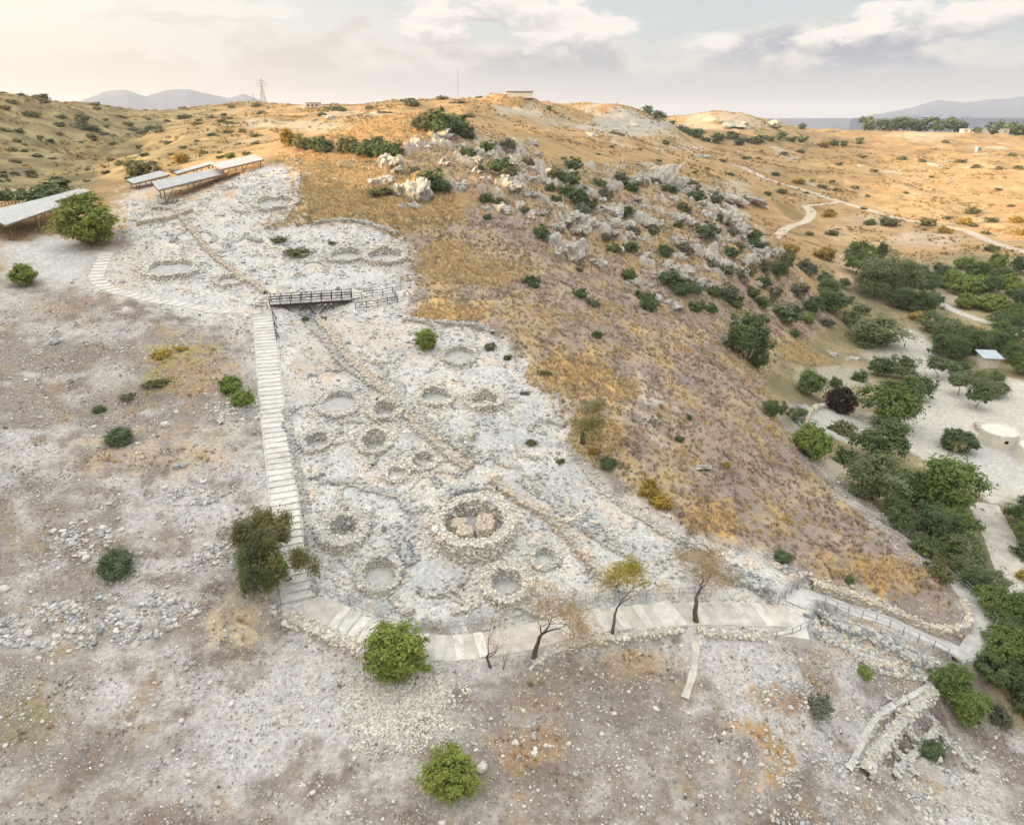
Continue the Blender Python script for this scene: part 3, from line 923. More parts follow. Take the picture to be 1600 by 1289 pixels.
leaf_material('brown_leaf', (0.035, 0.024, 0.018), (0.070, 0.050, 0.038))
leaf_material('gold_leaf', (0.300, 0.192, 0.036), (0.500, 0.396, 0.108))
# ------------------------------------------------------------------ terrain mesh
def kind(o, k):
    o['kind'] = k
    return o


def mesh_np(name, verts, faces, mat=None, smooth_=False):
    """verts (N,3); faces (M,3|4) array"""
    verts = np.ascontiguousarray(verts, np.float32)
    faces = np.ascontiguousarray(faces, np.int32)
    me = bpy.data.meshes.new(name)
    me.vertices.add(len(verts))
    me.vertices.foreach_set('co', verts.ravel())
    k = faces.shape[1]
    me.loops.add(faces.size)
    me.loops.foreach_set('vertex_index', faces.ravel())
    me.polygons.add(len(faces))
    me.polygons.foreach_set('loop_start', np.arange(0, faces.size, k, dtype=np.int32))
    me.polygons.foreach_set('use_smooth', np.full(len(faces), smooth_))
    me.update(calc_edges=True)
    if mat:
        me.materials.append(MATS[mat])
    return me


def link(name, me, parent=None):
    o = bpy.data.objects.new(name, me)
    col.objects.link(o)
    if parent is not None:
        o.parent = parent
    return o


def add_col(me, name, c):
    at_ = me.attributes.new(name, 'FLOAT_COLOR', 'POINT')
    c = np.asarray(c, np.float32)
    q = np.ones((len(c), 4), np.float32)
    q[:, :3] = c
    at_.data.foreach_set('color', q.ravel())


def add_float(me, name, v):
    at_ = me.attributes.new(name, 'FLOAT', 'POINT')
    at_.data.foreach_set('value', np.asarray(v, np.float32).ravel())


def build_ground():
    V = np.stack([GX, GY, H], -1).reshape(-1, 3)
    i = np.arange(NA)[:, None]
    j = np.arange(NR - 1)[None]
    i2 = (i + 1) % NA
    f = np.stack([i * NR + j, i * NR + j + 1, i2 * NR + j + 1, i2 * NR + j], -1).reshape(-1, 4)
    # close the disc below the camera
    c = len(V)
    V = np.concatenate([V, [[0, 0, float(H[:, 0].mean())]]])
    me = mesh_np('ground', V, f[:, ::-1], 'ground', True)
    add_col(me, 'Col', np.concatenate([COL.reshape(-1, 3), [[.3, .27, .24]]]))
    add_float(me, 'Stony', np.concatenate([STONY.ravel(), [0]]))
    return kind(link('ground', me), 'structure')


ground = build_ground()
# ------------------------------------------------------------------ builders
def thing(name, label, cat, loc=(0, 0, 0), rotz=0.0, group=None):
    o = bpy.data.objects.new(name, None)
    col.objects.link(o)
    o.location = loc
    o.rotation_euler = (0, 0, rotz)
    o.empty_display_size = 0.3
    return tag(o, label, cat, group)


def tag(o, label, cat, group=None):
    o['label'] = label
    o['category'] = cat
    o['kind'] = 'thing'
    if group:
        o['group'] = group
    return o


class MB:
    """collects boxes, bars and tubes, then becomes one mesh object"""
    def __init__(self):
        self.v, self.f, self.mi = [], [], []
        self.cur = 0

    def add(self, vs, fs):
        o = len(self.v)
        self.v += [tuple(v) for v in vs]
        self.f += [tuple(i + o for i in f) for f in fs]
        self.mi += [self.cur] * len(fs)

    def box(self, c, s, rotz=0.0, M_=None):
        hx, hy, hz_ = s[0] / 2, s[1] / 2, s[2] / 2
        vs = [Vector((x, y, z)) for z in (-hz_, hz_) for x, y in ((-hx, -hy), (hx, -hy), (hx, hy), (-hx, hy))]
        m = Matrix.Translation(Vector(c)) @ (M_ if M_ is not None else Matrix.Rotation(rotz, 4, 'Z'))
        self.add([m @ v for v in vs], [(3, 2, 1, 0), (4, 5, 6, 7), (0, 1, 5, 4), (1, 2, 6, 5), (2, 3, 7, 6), (3, 0, 4, 7)])

    def bar(self, a, b, w, h=None, n=4):
        a, b = Vector(a), Vector(b)
        h = h or w
        q = (b - a).to_track_quat('Z', 'Y')
        vs = []
        for p in (a, b):
            for k in range(n):
                t = 2 * math.pi * (k + 0.5) / n
                s = 0.7071 if n == 4 else 0.5
                vs.append(p + q @ Vector((math.cos(t) * w * s, math.sin(t) * h * s, 0)))
        fs = [(k, (k + 1) % n, n + (k + 1) % n, n + k) for k in range(n)]
        fs += [tuple(reversed(range(n))), tuple(range(n, 2 * n))]
        self.add(vs, fs)

    def tube(self, pts, rad, n=6):
        """tapered tube through points with a radius for each"""
        o = len(self.v)
        pts = [Vector(p) for p in pts]
        for i, p in enumerate(pts):
            d = (pts[min(i + 1, len(pts) - 1)] - pts[max(i - 1, 0)]).normalized()
            q = d.to_track_quat('Z', 'Y')
            for k in range(n):
                t = 2 * math.pi * k / n
                self.v.append(tuple(p + q @ Vector((math.cos(t) * rad[i], math.sin(t) * rad[i], 0))))
        for i in range(len(pts) - 1):
            for k in range(n):
                a, b = o + i * n + k, o + i * n + (k + 1) % n
                self.f.append((a, b, b + n, a + n)); self.mi.append(self.cur)
        self.f.append(tuple(o + (len(pts) - 1) * n + k for k in range(n))); self.mi.append(self.cur)

    def mesh(self, name, mats):
        me = bpy.data.meshes.new(name)
        me.from_pydata(self.v, [], self.f)
        for m in ([mats] if isinstance(mats, str) else mats):
            me.materials.append(MATS[m])
        if max(self.mi, default=0) > 0:
            me.polygons.foreach_set('material_index', self.mi)
        me.update()
        return me

    def build(self, name, mats, parent=None):
        return link(name, self.mesh(name, mats), parent)


def at_parent(o, p):
    """parent o to p keeping world coordinates baked in o's mesh"""
    o.parent = p
    o.matrix_parent_inverse = Matrix.Translation(-Vector(p.location)) if p.rotation_euler.z == 0 else p.matrix_basis.inverted()
    return o


# --- stones
def ico(sub=1):
    bm = bmesh.new()
    bmesh.ops.create_icosphere(bm, subdivisions=sub, radius=1.0)
    v = np.array([x.co[:] for x in bm.verts])
    f = np.array([[x.index for x in q.verts] for q in bm.faces])
    bm.free()
    return v, f


IV, IF = ico(1)
STONE_PAL = {
    'pale': [(.54, .50, .43), (.56, .53, .48), (.48, .45, .39), (.54, .46, .36), (.50, .49, .46), (.36, .36, .34)],
    'grey': [(.46, .45, .42), (.40, .40, .39), (.31, .31, .31), (.25, .26, .265), (.52, .49, .43), (.50, .44, .36)],
    'blue': [(.27, .28, .29), (.32, .335, .34), (.44, .43, .42), (.52, .49, .45), (.21, .215, .22)],
    'tan': [(.56, .47, .35), (.54, .44, .32), (.56, .51, .43), (.48, .39, .29), (.52, .49, .43)],
    'field': [(.58, .54, .49), (.52, .47, .42), (.44, .40, .36), (.60, .57, .53), (.34, .32, .31), (.33, .33, .325)],
    'white': [(.62, .57, .48), (.58, .52, .43), (.62, .59, .53), (.52, .46, .38)],
}


def pick(r, pal, n):
    p = np.array(STONE_PAL[pal])
    return p[r.integers(0, len(p), n)] * r.uniform(0.85, 1.12, (n, 1))


def rotm(r, n, tilt=0.5):
    """random rotation matrices: any yaw, limited tilt"""
    y = r.random(n) * 2 * np.pi
    a, b = r.normal(0, tilt, n), r.normal(0, tilt, n)
    cy, sy, ca, sa, cb, sb = np.cos(y), np.sin(y), np.cos(a), np.sin(a), np.cos(b), np.sin(b)
    Rz = np.zeros((n, 3, 3)); Rx = np.zeros((n, 3, 3)); Ry = np.zeros((n, 3, 3))
    Rz[:, 0, 0], Rz[:, 0, 1], Rz[:, 1, 0], Rz[:, 1, 1], Rz[:, 2, 2] = cy, -sy, sy, cy, 1
    Rx[:, 0, 0], Rx[:, 1, 1], Rx[:, 1, 2], Rx[:, 2, 1], Rx[:, 2, 2] = 1, ca, -sa, sa, ca
    Ry[:, 1, 1], Ry[:, 0, 0], Ry[:, 0, 2], Ry[:, 2, 0], Ry[:, 2, 2] = 1, cb, sb, -sb, cb
    return Rz @ Rx @ Ry


def stones_mesh(name, P, S, colr, r, tilt=0.4, mat='wall_stone'):
    n = len(P)
    v = IV[None] * (1 + r.normal(0, 0.16, (n, len(IV), 1)))
    # squarish: push towards a box
    v = np.sign(v) * np.abs(v) ** 0.75
    v = v * S[:, None, :]
    v = np.einsum('nij,nkj->nki', rotm(r, n, tilt), v) + P[:, None, :]
    f = IF[None] + (np.arange(n) * len(IV))[:, None, None]
    me = mesh_np(name, v.reshape(-1, 3), f.reshape(-1, 3), mat, False)
    add_col(me, 'tint', np.repeat(colr, len(IV), 0))
    return me


def stone_wall(name, label, pix, width, height, pal, size=0.26, cat='stone wall', group=None, sink=0.25, level=6, lift=0.0, world=None, ragged=0.3, cover=1.0, core_mat='mortar'):
    r = np.random.default_rng(abs(hash(label)) % 2 ** 31 if False else sum(ord(q) * (i + 3) for i, q in enumerate(label)))
    xy = dense(world if world is not None else [hit(*p) for p in pix], 0.35)
    zt = smooth1(hz(xy[:, 0], xy[:, 1]), level)
    d = np.gradient(xy, axis=0); d /= np.hypot(*d.T)[:, None] + 1e-9
    nr = np.stack([d[:, 1], -d[:, 0]], -1)
    n = len(xy)
    s = np.arange(n) * 0.35
    hgt = height * (1 + ragged * fbm(s / 2.5, s * 0 + r.random() * 50, 3, 3)) + lift
    hgt = np.maximum(hgt, 0.08)
    hw = width / 2 * (1 + 0.18 * fbm(s / 2.0, s * 0 + r.random() * 50, 3, 4))
    L, Rr = xy - nr * hw[:, None], xy + nr * hw[:, None]
    zl = np.minimum(hz(L[:, 0], L[:, 1]), zt) - sink
    zr = np.minimum(hz(Rr[:, 0], Rr[:, 1]), zt) - sink
    top = zt + hgt
    q = 0.88
    ring = np.stack([np.c_[L, zl], np.c_[xy - nr * hw[:, None] * q, top - 0.1], np.c_[xy, top], np.c_[xy + nr * hw[:, None] * q, top - 0.1], np.c_[Rr, zr]], 1)
    V = ring.reshape(-1, 3)
    i = np.arange(n - 1)[:, None]; k = np.arange(4)[None]
    F_ = np.stack([i * 5 + k, i * 5 + k + 1, (i + 1) * 5 + k + 1, (i + 1) * 5 + k], -1).reshape(-1, 4)
    caps = np.array([[0, 1, 2, 3], [0, 3, 4, 4], ])
    root = thing(name, label, cat, (xy[n // 2, 0], xy[n // 2, 1], float(zt[n // 2])), 0, group)
    at_parent(link('wall_core', mesh_np('wall_core', V, F_, core_mat)), root)
    # stones over top and faces
    area_top = width * 0.35 * n
    nt = int(area_top / (size * size * 1.5) * cover)
    side_h = np.concatenate([np.maximum(top - hz(L[:, 0], L[:, 1]), 0.05), np.maximum(top - hz(Rr[:, 0], Rr[:, 1]), 0.05)])
    ns = int(side_h.sum() * 0.35 / (size * size * 1.3) * cover)
    ti = r.random(nt) * (n - 1); ii = ti.astype(int); tt = (ti - ii)[:, None]
    c = xy[ii] * (1 - tt) + xy[ii + 1] * tt
    off = r.uniform(-0.95, 0.95, nt)
    P = [np.c_[c + nr[ii] * (off * hw[ii])[:, None], top[ii] - 0.02 - 0.1 * np.abs(off) ** 2 + r.normal(0, 0.03, nt)]]
    if ns > 0:
        pr_ = side_h / side_h.sum()
        js = r.choice(2 * n, ns, p=pr_)
        sgn = np.where(js < n, -1, 1); jj = js % n
        hfrac = r.random(ns)
        b = xy[jj] + nr[jj] * (sgn * hw[jj] * 0.97)[:, None] + d[jj] * r.uniform(-.18, .18, ns)[:, None]
        P.append(np.c_[b, top[jj] - 0.05 - hfrac * side_h[js]])
    P = np.concatenate(P)
    N = len(P)
    S = size * 0.5 * np.exp(r.normal(0, 0.28, (N, 1))) * np.c_[r.uniform(0.95, 1.5, N), r.uniform(0.8, 1.15, N), r.uniform(0.6, 0.95, N)]
    o = at_parent(link('stones', stones_mesh('stones', P, S, pick(r, pal, N), r)), root)
    o['kind'] = 'stuff'
    return root


# --- foliage
def leaf_mesh(name, P, Nrm, size, shade, mat, r, aspect=1.7):
    n = len(P)
    a = r.normal(0, 1, (n, 3))
    t = np.cross(Nrm, a); t /= np.linalg.norm(t, axis=1)[:, None] + 1e-9
    b = np.cross(Nrm, t)
    hx = (size * aspect / 2)[:, None]; hy = (size / aspect / 2 * 1.3)[:, None]
    v = np.stack([P - t * hx, P - b * hy + Nrm * hy * 0.3, P + t * hx, P + b * hy + Nrm * hy * 0.3], 1)
    f = np.arange(n * 4).reshape(n, 4)
    me = mesh_np(name, v.reshape(-1, 3), f, mat, False)
    add_float(me, 'leaf', np.repeat(shade, 4))
    return me


def crown_points(r, nleaf, nclump, rx=0.5, ry=0.5, rz=0.4, zc=0.45, sig=0.075, shell=(0.62, 1.0), zmin=0.02, lobes=0.25, flat=0.0):
    d = r.normal(0, 1, (nclump, 3)); d /= np.linalg.norm(d, axis=1)[:, None]
    ph = r.random(6) * 7
    lob = 1 + lobes * (np.sin(d[:, 0] * 3.1 + ph[0]) * np.sin(d[:, 1] * 3.7 + ph[1]) + 0.6 * np.sin(d[:, 2] * 5 + ph[2] + d[:, 0] * 4))
    rad = r.uniform(shell[0], shell[1], nclump) ** 0.8 * lob * 0.9
    C = d * rad[:, None] * np.array([rx, ry, rz]) + np.array([0, 0, zc])
    cs = np.exp(r.normal(0, 0.35, nclump))
    k = r.integers(0, nclump, nleaf)
    off = r.normal(0, 1, (nleaf, 3)) * (sig * cs[k])[:, None] * np.array([1, 1, 0.8])
    P = C[k] + off
    out = P - np.array([0, 0, zc * 0.8])
    out /= np.linalg.norm(out, axis=1)[:, None] + 1e-9
    o2 = off / (np.linalg.norm(off, axis=1)[:, None] + 1e-9)
    N = out * 0.6 + o2 * 0.5 + r.normal(0, 0.5, (nleaf, 3)) + np.array([0, 0, 0.8])
    N /= np.linalg.norm(N, axis=1)[:, None]
    shade = np.clip(r.random(nclump)[k] * 0.65 + r.random(nleaf) * 0.4, 0, 1)
    ok = P[:, 2] > zmin
    return P[ok], N[ok], shade[ok]


def branch(mb, r, p, d, L, rad, depth_, tips, spread=0.6, up=0.25, kids=(2, 3), seg=3, curve=0.25):
    pts, rads = [p], [rad]
    q, dd = p, d
    for i in range(seg):
        dd = (dd + Vector(r.normal(0, curve, 3)) + Vector((0, 0, up * 0.3))).normalized()
        q = q + dd * (L / seg)
        pts.append(q); rads.append(rad * (1 - 0.45 * (i + 1) / seg))
    mb.tube(pts, rads, 5 if rad > 0.012 else 3)
    if depth_ == 0:
        tips += pts[1:]
        return
    if depth_ <= 1:
        tips.append(pts[-1])
    for k in range(int(r.integers(kids[0], kids[1] + 1))):
        ax = Vector(r.normal(0, 1, 3)).normalized()
        nd = (dd + ax * spread + Vector((0, 0, up))).normalized()
        branch(mb, r, q if k < 2 else pts[-2], nd, L * r.uniform(0.62, 0.85), rads[-1] * 0.75, depth_ - 1, tips, spread, up, kids, seg, curve)


PROTO = {}


def proto_crown(key, mat, nleaf, leaf, seeds, **kw):
    out = []
    asp = kw.pop('aspect', 1.7)
    ncl = kw.pop('nclump', 90)
    for s in seeds:
        r = np.random.default_rng(s)
        P, N, sh = crown_points(r, nleaf, ncl, **kw)
        out.append(leaf_mesh('crown', P, N, leaf * np.exp(r.normal(0, 0.25, len(P))), sh, mat, r, asp))
    PROTO[key] = out


def proto_trunk(key, mat, seeds, h=0.4, rad=0.035, lean=0.15, depth_=2):
    out = []
    for s in seeds:
        r = np.random.default_rng(s)
        mb = MB(); tips = []
        branch(mb, r, Vector((0, 0, -0.06)), Vector((r.normal(0, lean), r.normal(0, lean), 1)).normalized(), h, rad, depth_, tips, 0.7, 0.3)
        out.append(mb.mesh('trunk', mat))
    PROTO[key] = out


# dense broad trees (crown from the ground up), open trees, umbrella trees, scrub domes
proto_crown('carob', 'carob_leaf', 11000, 0.036, (1, 2), nclump=210, rz=0.46, zc=0.51, sig=0.042, shell=(.5, 1.06), lobes=0.26)
proto_crown('carob2', 'bright_leaf', 4800, 0.048, (3, 4), nclump=90, rz=0.40, zc=0.40, sig=0.05, lobes=0.2)
proto_crown('oak', 'dark_leaf', 6300, 0.040, (5, 6, 7), nclump=110, rz=0.42, zc=0.55, sig=0.055, lobes=0.3)
proto_crown('oakg', 'green_leaf', 5700, 0.040, (8, 9), nclump=110, rz=0.42, zc=0.55, sig=0.055, lobes=0.3)
proto_crown('olive', 'olive_leaf', 5700, 0.038, (10, 11), nclump=110, rz=0.42, zc=0.55, sig=0.06, lobes=0.35)
proto_crown('feather', 'olive_leaf', 6300, 0.040, (12, 13), nclump=70, rz=0.55, zc=0.6, sig=0.085, lobes=0.4, aspect=3.0)
proto_crown('umbrella', 'olive_leaf', 2600, 0.055, (14, 15), nclump=80, rz=0.20, zc=0.60, sig=0.05, lobes=0.25, zmin=0.4)
proto_crown('pine', 'dark_leaf', 2600, 0.06, (16, 17), nclump=80, rz=0.26, zc=0.55, sig=0.05, lobes=0.25, zmin=0.25)
proto_crown('dome', 'dark_leaf', 1500, 0.075, (20, 21, 22), nclump=60, rz=0.36, zc=0.26, sig=0.065, lobes=0.35)
proto_crown('greydome', 'grey_leaf', 1300, 0.07, (23, 24), nclump=50, rz=0.32, zc=0.22, sig=0.07, lobes=0.35)
proto_crown('scrub', 'scrub_leaf', 1300, 0.075, (25, 26, 27), nclump=50, rz=0.32, zc=0.22, sig=0.07, lobes=0.4)
proto_crown('greendome', 'bright_leaf', 1500, 0.07, (28, 29), nclump=55, rz=0.34, zc=0.25, sig=0.065, lobes=0.3)
proto_crown('brown', 'brown_leaf', 7000, 0.05, (30,), nclump=160, rz=0.44, zc=0.40, sig=0.05, lobes=0.14, shell=(.5, 1.0))
proto_crown('densedome', 'dark_leaf', 8000, 0.045, (37,), nclump=200, rz=0.36, zc=0.36, sig=0.042, lobes=0.12, shell=(.55, 1.0))
proto_crown('yellow', 'yellow_leaf', 1500, 0.07, (31, 32), nclump=45, rz=0.36, zc=0.26, sig=0.085, lobes=0.4)
proto_crown('blue', 'blue_leaf', 3200, 0.055, (33, 34), nclump=60, rz=0.32, zc=0.22, sig=0.07, lobes=0.2, aspect=2.8)
proto_crown('lime', 'gold_leaf', 1500, 0.07, (35, 36), nclump=50, rz=0.36, zc=0.26, sig=0.07, lobes=0.3)
proto_crown('farshrub', 'scrub_leaf', 260, 0.16, (40, 41, 42), nclump=22, rz=0.30, zc=0.2, sig=0.09, lobes=0.4)
proto_crown('fartree', 'dark_leaf', 420, 0.13, (43, 44, 45), nclump=30, rz=0.38, zc=0.5, sig=0.08, lobes=0.35)
proto_trunk('tr', 'bark', (50, 51, 52), 0.30, 0.03)
proto_trunk('tr_short', 'bark', (53, 54), 0.16, 0.035)
proto_trunk('tr_thin', 'pale_bark', (55, 56), 0.34, 0.022)

_use = {}


def plant(kind_, px, py, wpx, label, cat='shrub', group=None, name=None, hs=1.0, foot=0.30, trunk=None, rot=None, p=None, w=None):
    """one plant: (px, py) is the middle of its crown in the photograph, wpx its width"""
    if p is None:
        p = hit(px, py + foot * wpx)
    if w is None:
        w = wpx * mpp(p)
    k = _use.get(kind_, 0)
    _use[kind_] = k + 1
    name = name or {'shrub': 'shrub', 'bush': 'bush', 'tree': 'tree'}.get(cat, cat.replace(' ', '_'))
    me = PROTO[kind_][k % len(PROTO[kind_])]
    rz_ = rot if rot is not None else (k * 2.399 + px * 0.37) % 6.283
    sx = w * (1 + 0.12 * math.sin(k * 1.7 + px))
    if trunk:
        root = thing(name, label, cat, p, rz_, group)
        root.scale = (sx, w, w * hs)
        t = link('trunk', PROTO[trunk][k % len(PROTO[trunk])], root)
        c = link('crown', me, root)
    else:
        root = link(name, me)
        root.location = p - Vector((0, 0, 0.04 * w))
        root.rotation_euler = (0, 0, rz_)
        root.scale = (sx, w, w * hs)
        tag(root, label, cat, group)
    return root
# ------------------------------------------------------------------ paths as their own sheets
def strip(name, P, mat, z0=0.0, skirt=0.25, s0=0, s1=None, wob=0.05, w=None):
    n = len(P.z)
    i0 = int(s0 / P.step); i1 = n if s1 is None else min(n, int(s1 / P.step) + 1)
    xy, z, nr = P.xy[i0:i1], P.z[i0:i1], P.nrm[i0:i1]
    m = len(z)
    hw = (w or P.w) / 2 * (1 + wob * fbm(np.arange(m) * 0.3, np.zeros(m) + 3.3 + P.w, 3, 2))
    rows = []
    for t, dz in ((-1.0, -skirt), (-1.0, 0.0), (-0.5, 0.02), (0, 0.03), (0.5, 0.02), (1.0, 0.0), (1.0, -skirt)):
        q = xy + nr * (hw * (t * (1.03 if dz < 0 else 1)))[:, None]
        rows.append(np.c_[q, z + dz + z0])
    V = np.stack(rows, 1).reshape(-1, 3)
    K = len(rows)
    i = np.arange(m - 1)[:, None]; k = np.arange(K - 1)[None]
    F_ = np.stack([i * K + k, i * K + k + 1, (i + 1) * K + k + 1, (i + 1) * K + k], -1).reshape(-1, 4)
    return kind(link(name, mesh_np(name, V, F_[:, ::-1], mat, False)), 'structure')


strip('path', P_UPPER, 'earth_path')
strip('path', P_LOWER, 'earth_path')
strip('path', P_RAMP, 'concrete')
strip('path', P_TURN, 'concrete')
strip('path', P_FOOT, 'earth_path', skirt=0.1, wob=.35)
strip('road', P_VROAD, 'earth_path')
strip('path', P_VPATH, 'earth_path')
strip('track', P_FAR, 'track', z0=0.15, skirt=1.0)
strip('track', P_FAR2, 'track', z0=0.2, skirt=1.0)


def tread_mesh(w, run, th, seed):
    r = np.random.default_rng(seed)
    mb = MB()
    # slab with softened, slightly uneven edges
    b = 0.025
    hx, hy = w / 2, run / 2
    ring = []
    for zz, q in ((-th, 0.0), (-b, 0.0), (0.0, b)):
        rg = []
        for x, y in ((-1, -1), (-0.3, -1), (0.4, -1), (1, -1), (1, 1), (0.3, 1), (-0.4, 1), (-1, 1)):
            rg.append((x * hx - np.sign(x) * q + r.normal(0, .012), y * hy - np.sign(y) * q + r.normal(0, .012), zz + (r.normal(0, .008) if zz > -th else 0)))
        ring.append(rg)
    vs = sum(ring, [])
    fs = [(7, 6, 5, 4, 3, 2, 1, 0), tuple(range(16, 24))]
    for a in (0, 8):
        fs += [(a + k, a + (k + 1) % 8, a + 8 + (k + 1) % 8, a + 8 + k) for k in range(8)]
    mb.add(vs, fs)
    return mb


def steps(label, P, s_list, run, th, name='stairway', cat='stairs', width=None, skew=0.0, mat='tread', pitch=.55):
    mid = P.at(P.len / 2)
    root = thing(name, label, cat, (mid[0][0], mid[0][1], mid[1]))
    w = width or P.w
    shared = [tread_mesh(w, run, th, k).mesh('tread', mat) for k in range(3)]
    for k, s in enumerate(s_list):
        q, z, d, nr = P.at(s)
        o = link('tread', shared[k % 3], root)
        o.location = Vector((q[0], q[1], z + 0.07)) - Vector(root.location)
        o.rotation_euler = (pitch * math.atan2(P.at(s + .8)[1] - P.at(s - .8)[1], 1.6) + random.gauss(0, .012), random.gauss(0, .012), math.atan2(d[1], d[0]) - math.pi / 2 + skew + random.gauss(0, 0.015))
    return root


st = steps('long straight flight of pale stone steps climbing from the lower path to the footbridge', P_STAIR, np.arange(0.5, P_STAIR.len, 0.88), 0.92, 0.42)
# edging on the two sides of the flight
for sgn in (-1, 1):
    n = len(P_STAIR.z)
    e = P_STAIR.xy + P_STAIR.nrm * (sgn * (P_STAIR.w / 2 + 0.1))
    rows = [np.c_[e + P_STAIR.nrm * o_, P_STAIR.z + z_] for o_, z_ in ((-0.09, -0.7), (-0.09, 0.06), (0.09, 0.06), (0.09, -0.7))]
    V = np.stack(rows, 1).reshape(-1, 3)
    i = np.arange(n - 1)[:, None]; k = np.arange(3)[None]
    F_ = np.stack([i * 4 + k, i * 4 + k + 1, (i + 1) * 4 + k + 1, (i + 1) * 4 + k], -1).reshape(-1, 4)
    at_parent(link('kerb', mesh_np('kerb', V, F_, 'concrete')), st)
steps('curved run of broad pale steps bending up from the footbridge to the round green tree', P_UPPER, np.arange(5.0, P_UPPER.len, 1.35), 0.95, 0.3)
ls = [3.2, 4.25, 5.3, 6.3] + [11.6, 13.2, 14.9, 16.8] + [24.3, 26.6, 28.0, 29.8, 31.9] + [37.4, 39.3, 41.2, 43.3]
LL = P_LOWER.len
sc_ = LL / 46.0
steps('line of pale stone slabs set across the lower earth path', P_LOWER, [s * sc_ for s in ls], 0.85, 0.25, name='stepped_path', cat='steps', skew=0.12)
qL = P_LOWER.at(LL * 0.745)
mbl = tread_mesh(3.6, 2.2, 0.4, 9)
o = mbl.build('landing', 'tread'); o.location = (qL[0][0], qL[0][1], qL[1] + 0.09); o.rotation_euler = (0, 0, math.atan2(qL[2][1], qL[2][0]) - math.pi / 2 + .15)
tag(o, 'large square pale landing slab on the lower path between two bare trees', 'landing')
# block landing at the hairpin
pl = hit(1232, 978)
mbl = tread_mesh(3.2, 3.0, 1.2, 10)
o = mbl.build('platform', 'tread'); o.location = (pl.x, pl.y, P_LOWER.at(LL)[1] + 0.08); o.rotation_euler = (0, 0, R(-12))
tag(o, 'pale concrete platform at the hairpin between stepped path and ramp', 'platform')


# ------------------------------------------------------------------ railings
def railing(label, pix, spacing=1.6, height=1.1, rails=(1.0, 0.55), pw=0.06, rw=0.045, mat='steel', cat='railing', name='railing', world=None, zlist=None, braces=False, rail_mat=None):
    W_ = world if world is not None else [hit(*p) for p in pix]
    pts = []
    for a, b in zip(W_[:-1], W_[1:]):
        L = (Vector(b).xy - Vector(a).xy).length
        n = max(1, round(L / spacing))
        for k in range(n):
            pts.append(Vector(a).lerp(Vector(b), k / n))
    pts.append(Vector(W_[-1]))
    if world is None:
        for p in pts:
            p.z = float(hz(p.x, p.y))
    root = thing(name, label, cat, pts[0])
    for p in pts:
        mb = MB()
        mb.bar(p - Vector((0, 0, .25)), p + Vector((0, 0, height)), pw)
        at_parent(mb.build('post', mat), root)
    for f in rails:
        mb = MB()
        for a, b in zip(pts[:-1], pts[1:]):
            mb.bar(a + Vector((0, 0, height * f - .02)), b + Vector((0, 0, height * f - .02)), rw)
        at_parent(mb.build('rail', rail_mat or mat), root)
    if braces:
        for p in pts[1::2]:
            mb = MB()
            mb.bar(p + Vector((0, 0, height * .8)), p + Vector((1.0, -.5, -1.0)), pw * .9)
            at_parent(mb.build('brace', mat), root)
    return root


railing('thin grey railing along the lower path, from the stairs past the round carob', [(497, 930), (548, 950), (600, 970), (660, 986), (700, 986), (780, 978), (830, 962)], 2.4, 1.0, (1.0, .5), .05, .035)
railing('thin grey railing along the upper side of the lower path behind the bare trees', [(880, 956), (920, 948), (960, 940), (1010, 935), (1060, 932), (1110, 934)], 2.4, 1.0, (1.0, .5), .05, .035)
railing('short slanting grey railing at the upper left of the hairpin', [(1216, 944), (1236, 926), (1256, 910)], 1.3, 1.0, (1.0, .6, .3), .06, .045)
railing('long grey railing down the lower edge of the concrete ramp', [(1288, 946), (1325, 958), (1368, 973), (1410, 992), (1458, 1014), (1480, 1026)], 1.5, 1.05, (1.0, .5), .06, .035)
railing('tall blue grey railing round the outer corner where the ramp turns', [(1492, 905), (1516, 930), (1535, 950), (1556, 978), (1540, 1014), (1524, 1040), (1498, 1046)], 1.7, 1.15, (1.0, .66, .33), .07, .06)
railing('short grey railing along the front of the hairpin platform', [(1212, 1000), (1236, 996), (1262, 984), (1274, 966)], 1.2, 1.05, (1.0, .5), .06, .04)
railing('low wire and post fence between the straight stairs and the ruins', [(446, 640), (458, 700), (473, 770), (483, 830), (488, 900)], 2.6, .8, (1.0,), .06, .03)

# ------------------------------------------------------------------ footbridge
a0, b0 = hit(421, 487), hit(548, 474)
zb = max(a0.z, b0.z) + 0.35
A_, B_ = Vector((a0.x, a0.y + 1.0, zb)), Vector((b0.x, b0.y + 1.0, zb + 0.2))
dv = (B_ - A_).normalized(); L_ = (B_ - A_).length
nv = Vector((-dv.y, dv.x, 0)).normalized()
BW = 2.0
fb = thing('footbridge', 'dark timber footbridge with railings spanning the rubble gully at the head of the straight stairs', 'bridge', A_)
npl = int(L_ / 0.34)
ang = math.atan2(dv.y, dv.x)
plank = MB(); plank.box((0, 0, 0), (0.31, BW + 0.1, 0.06))
pm = plank.mesh('plank', 'grey_wood')
for k in range(npl):
    o = link('plank', pm, fb)
    o.location = A_ + dv * (L_ * (k + 0.5) / npl) - Vector(fb.location) + Vector((0, 0, random.gauss(0.03, .006)))
    o.rotation_euler = (0, 0, ang + random.gauss(0, .01))
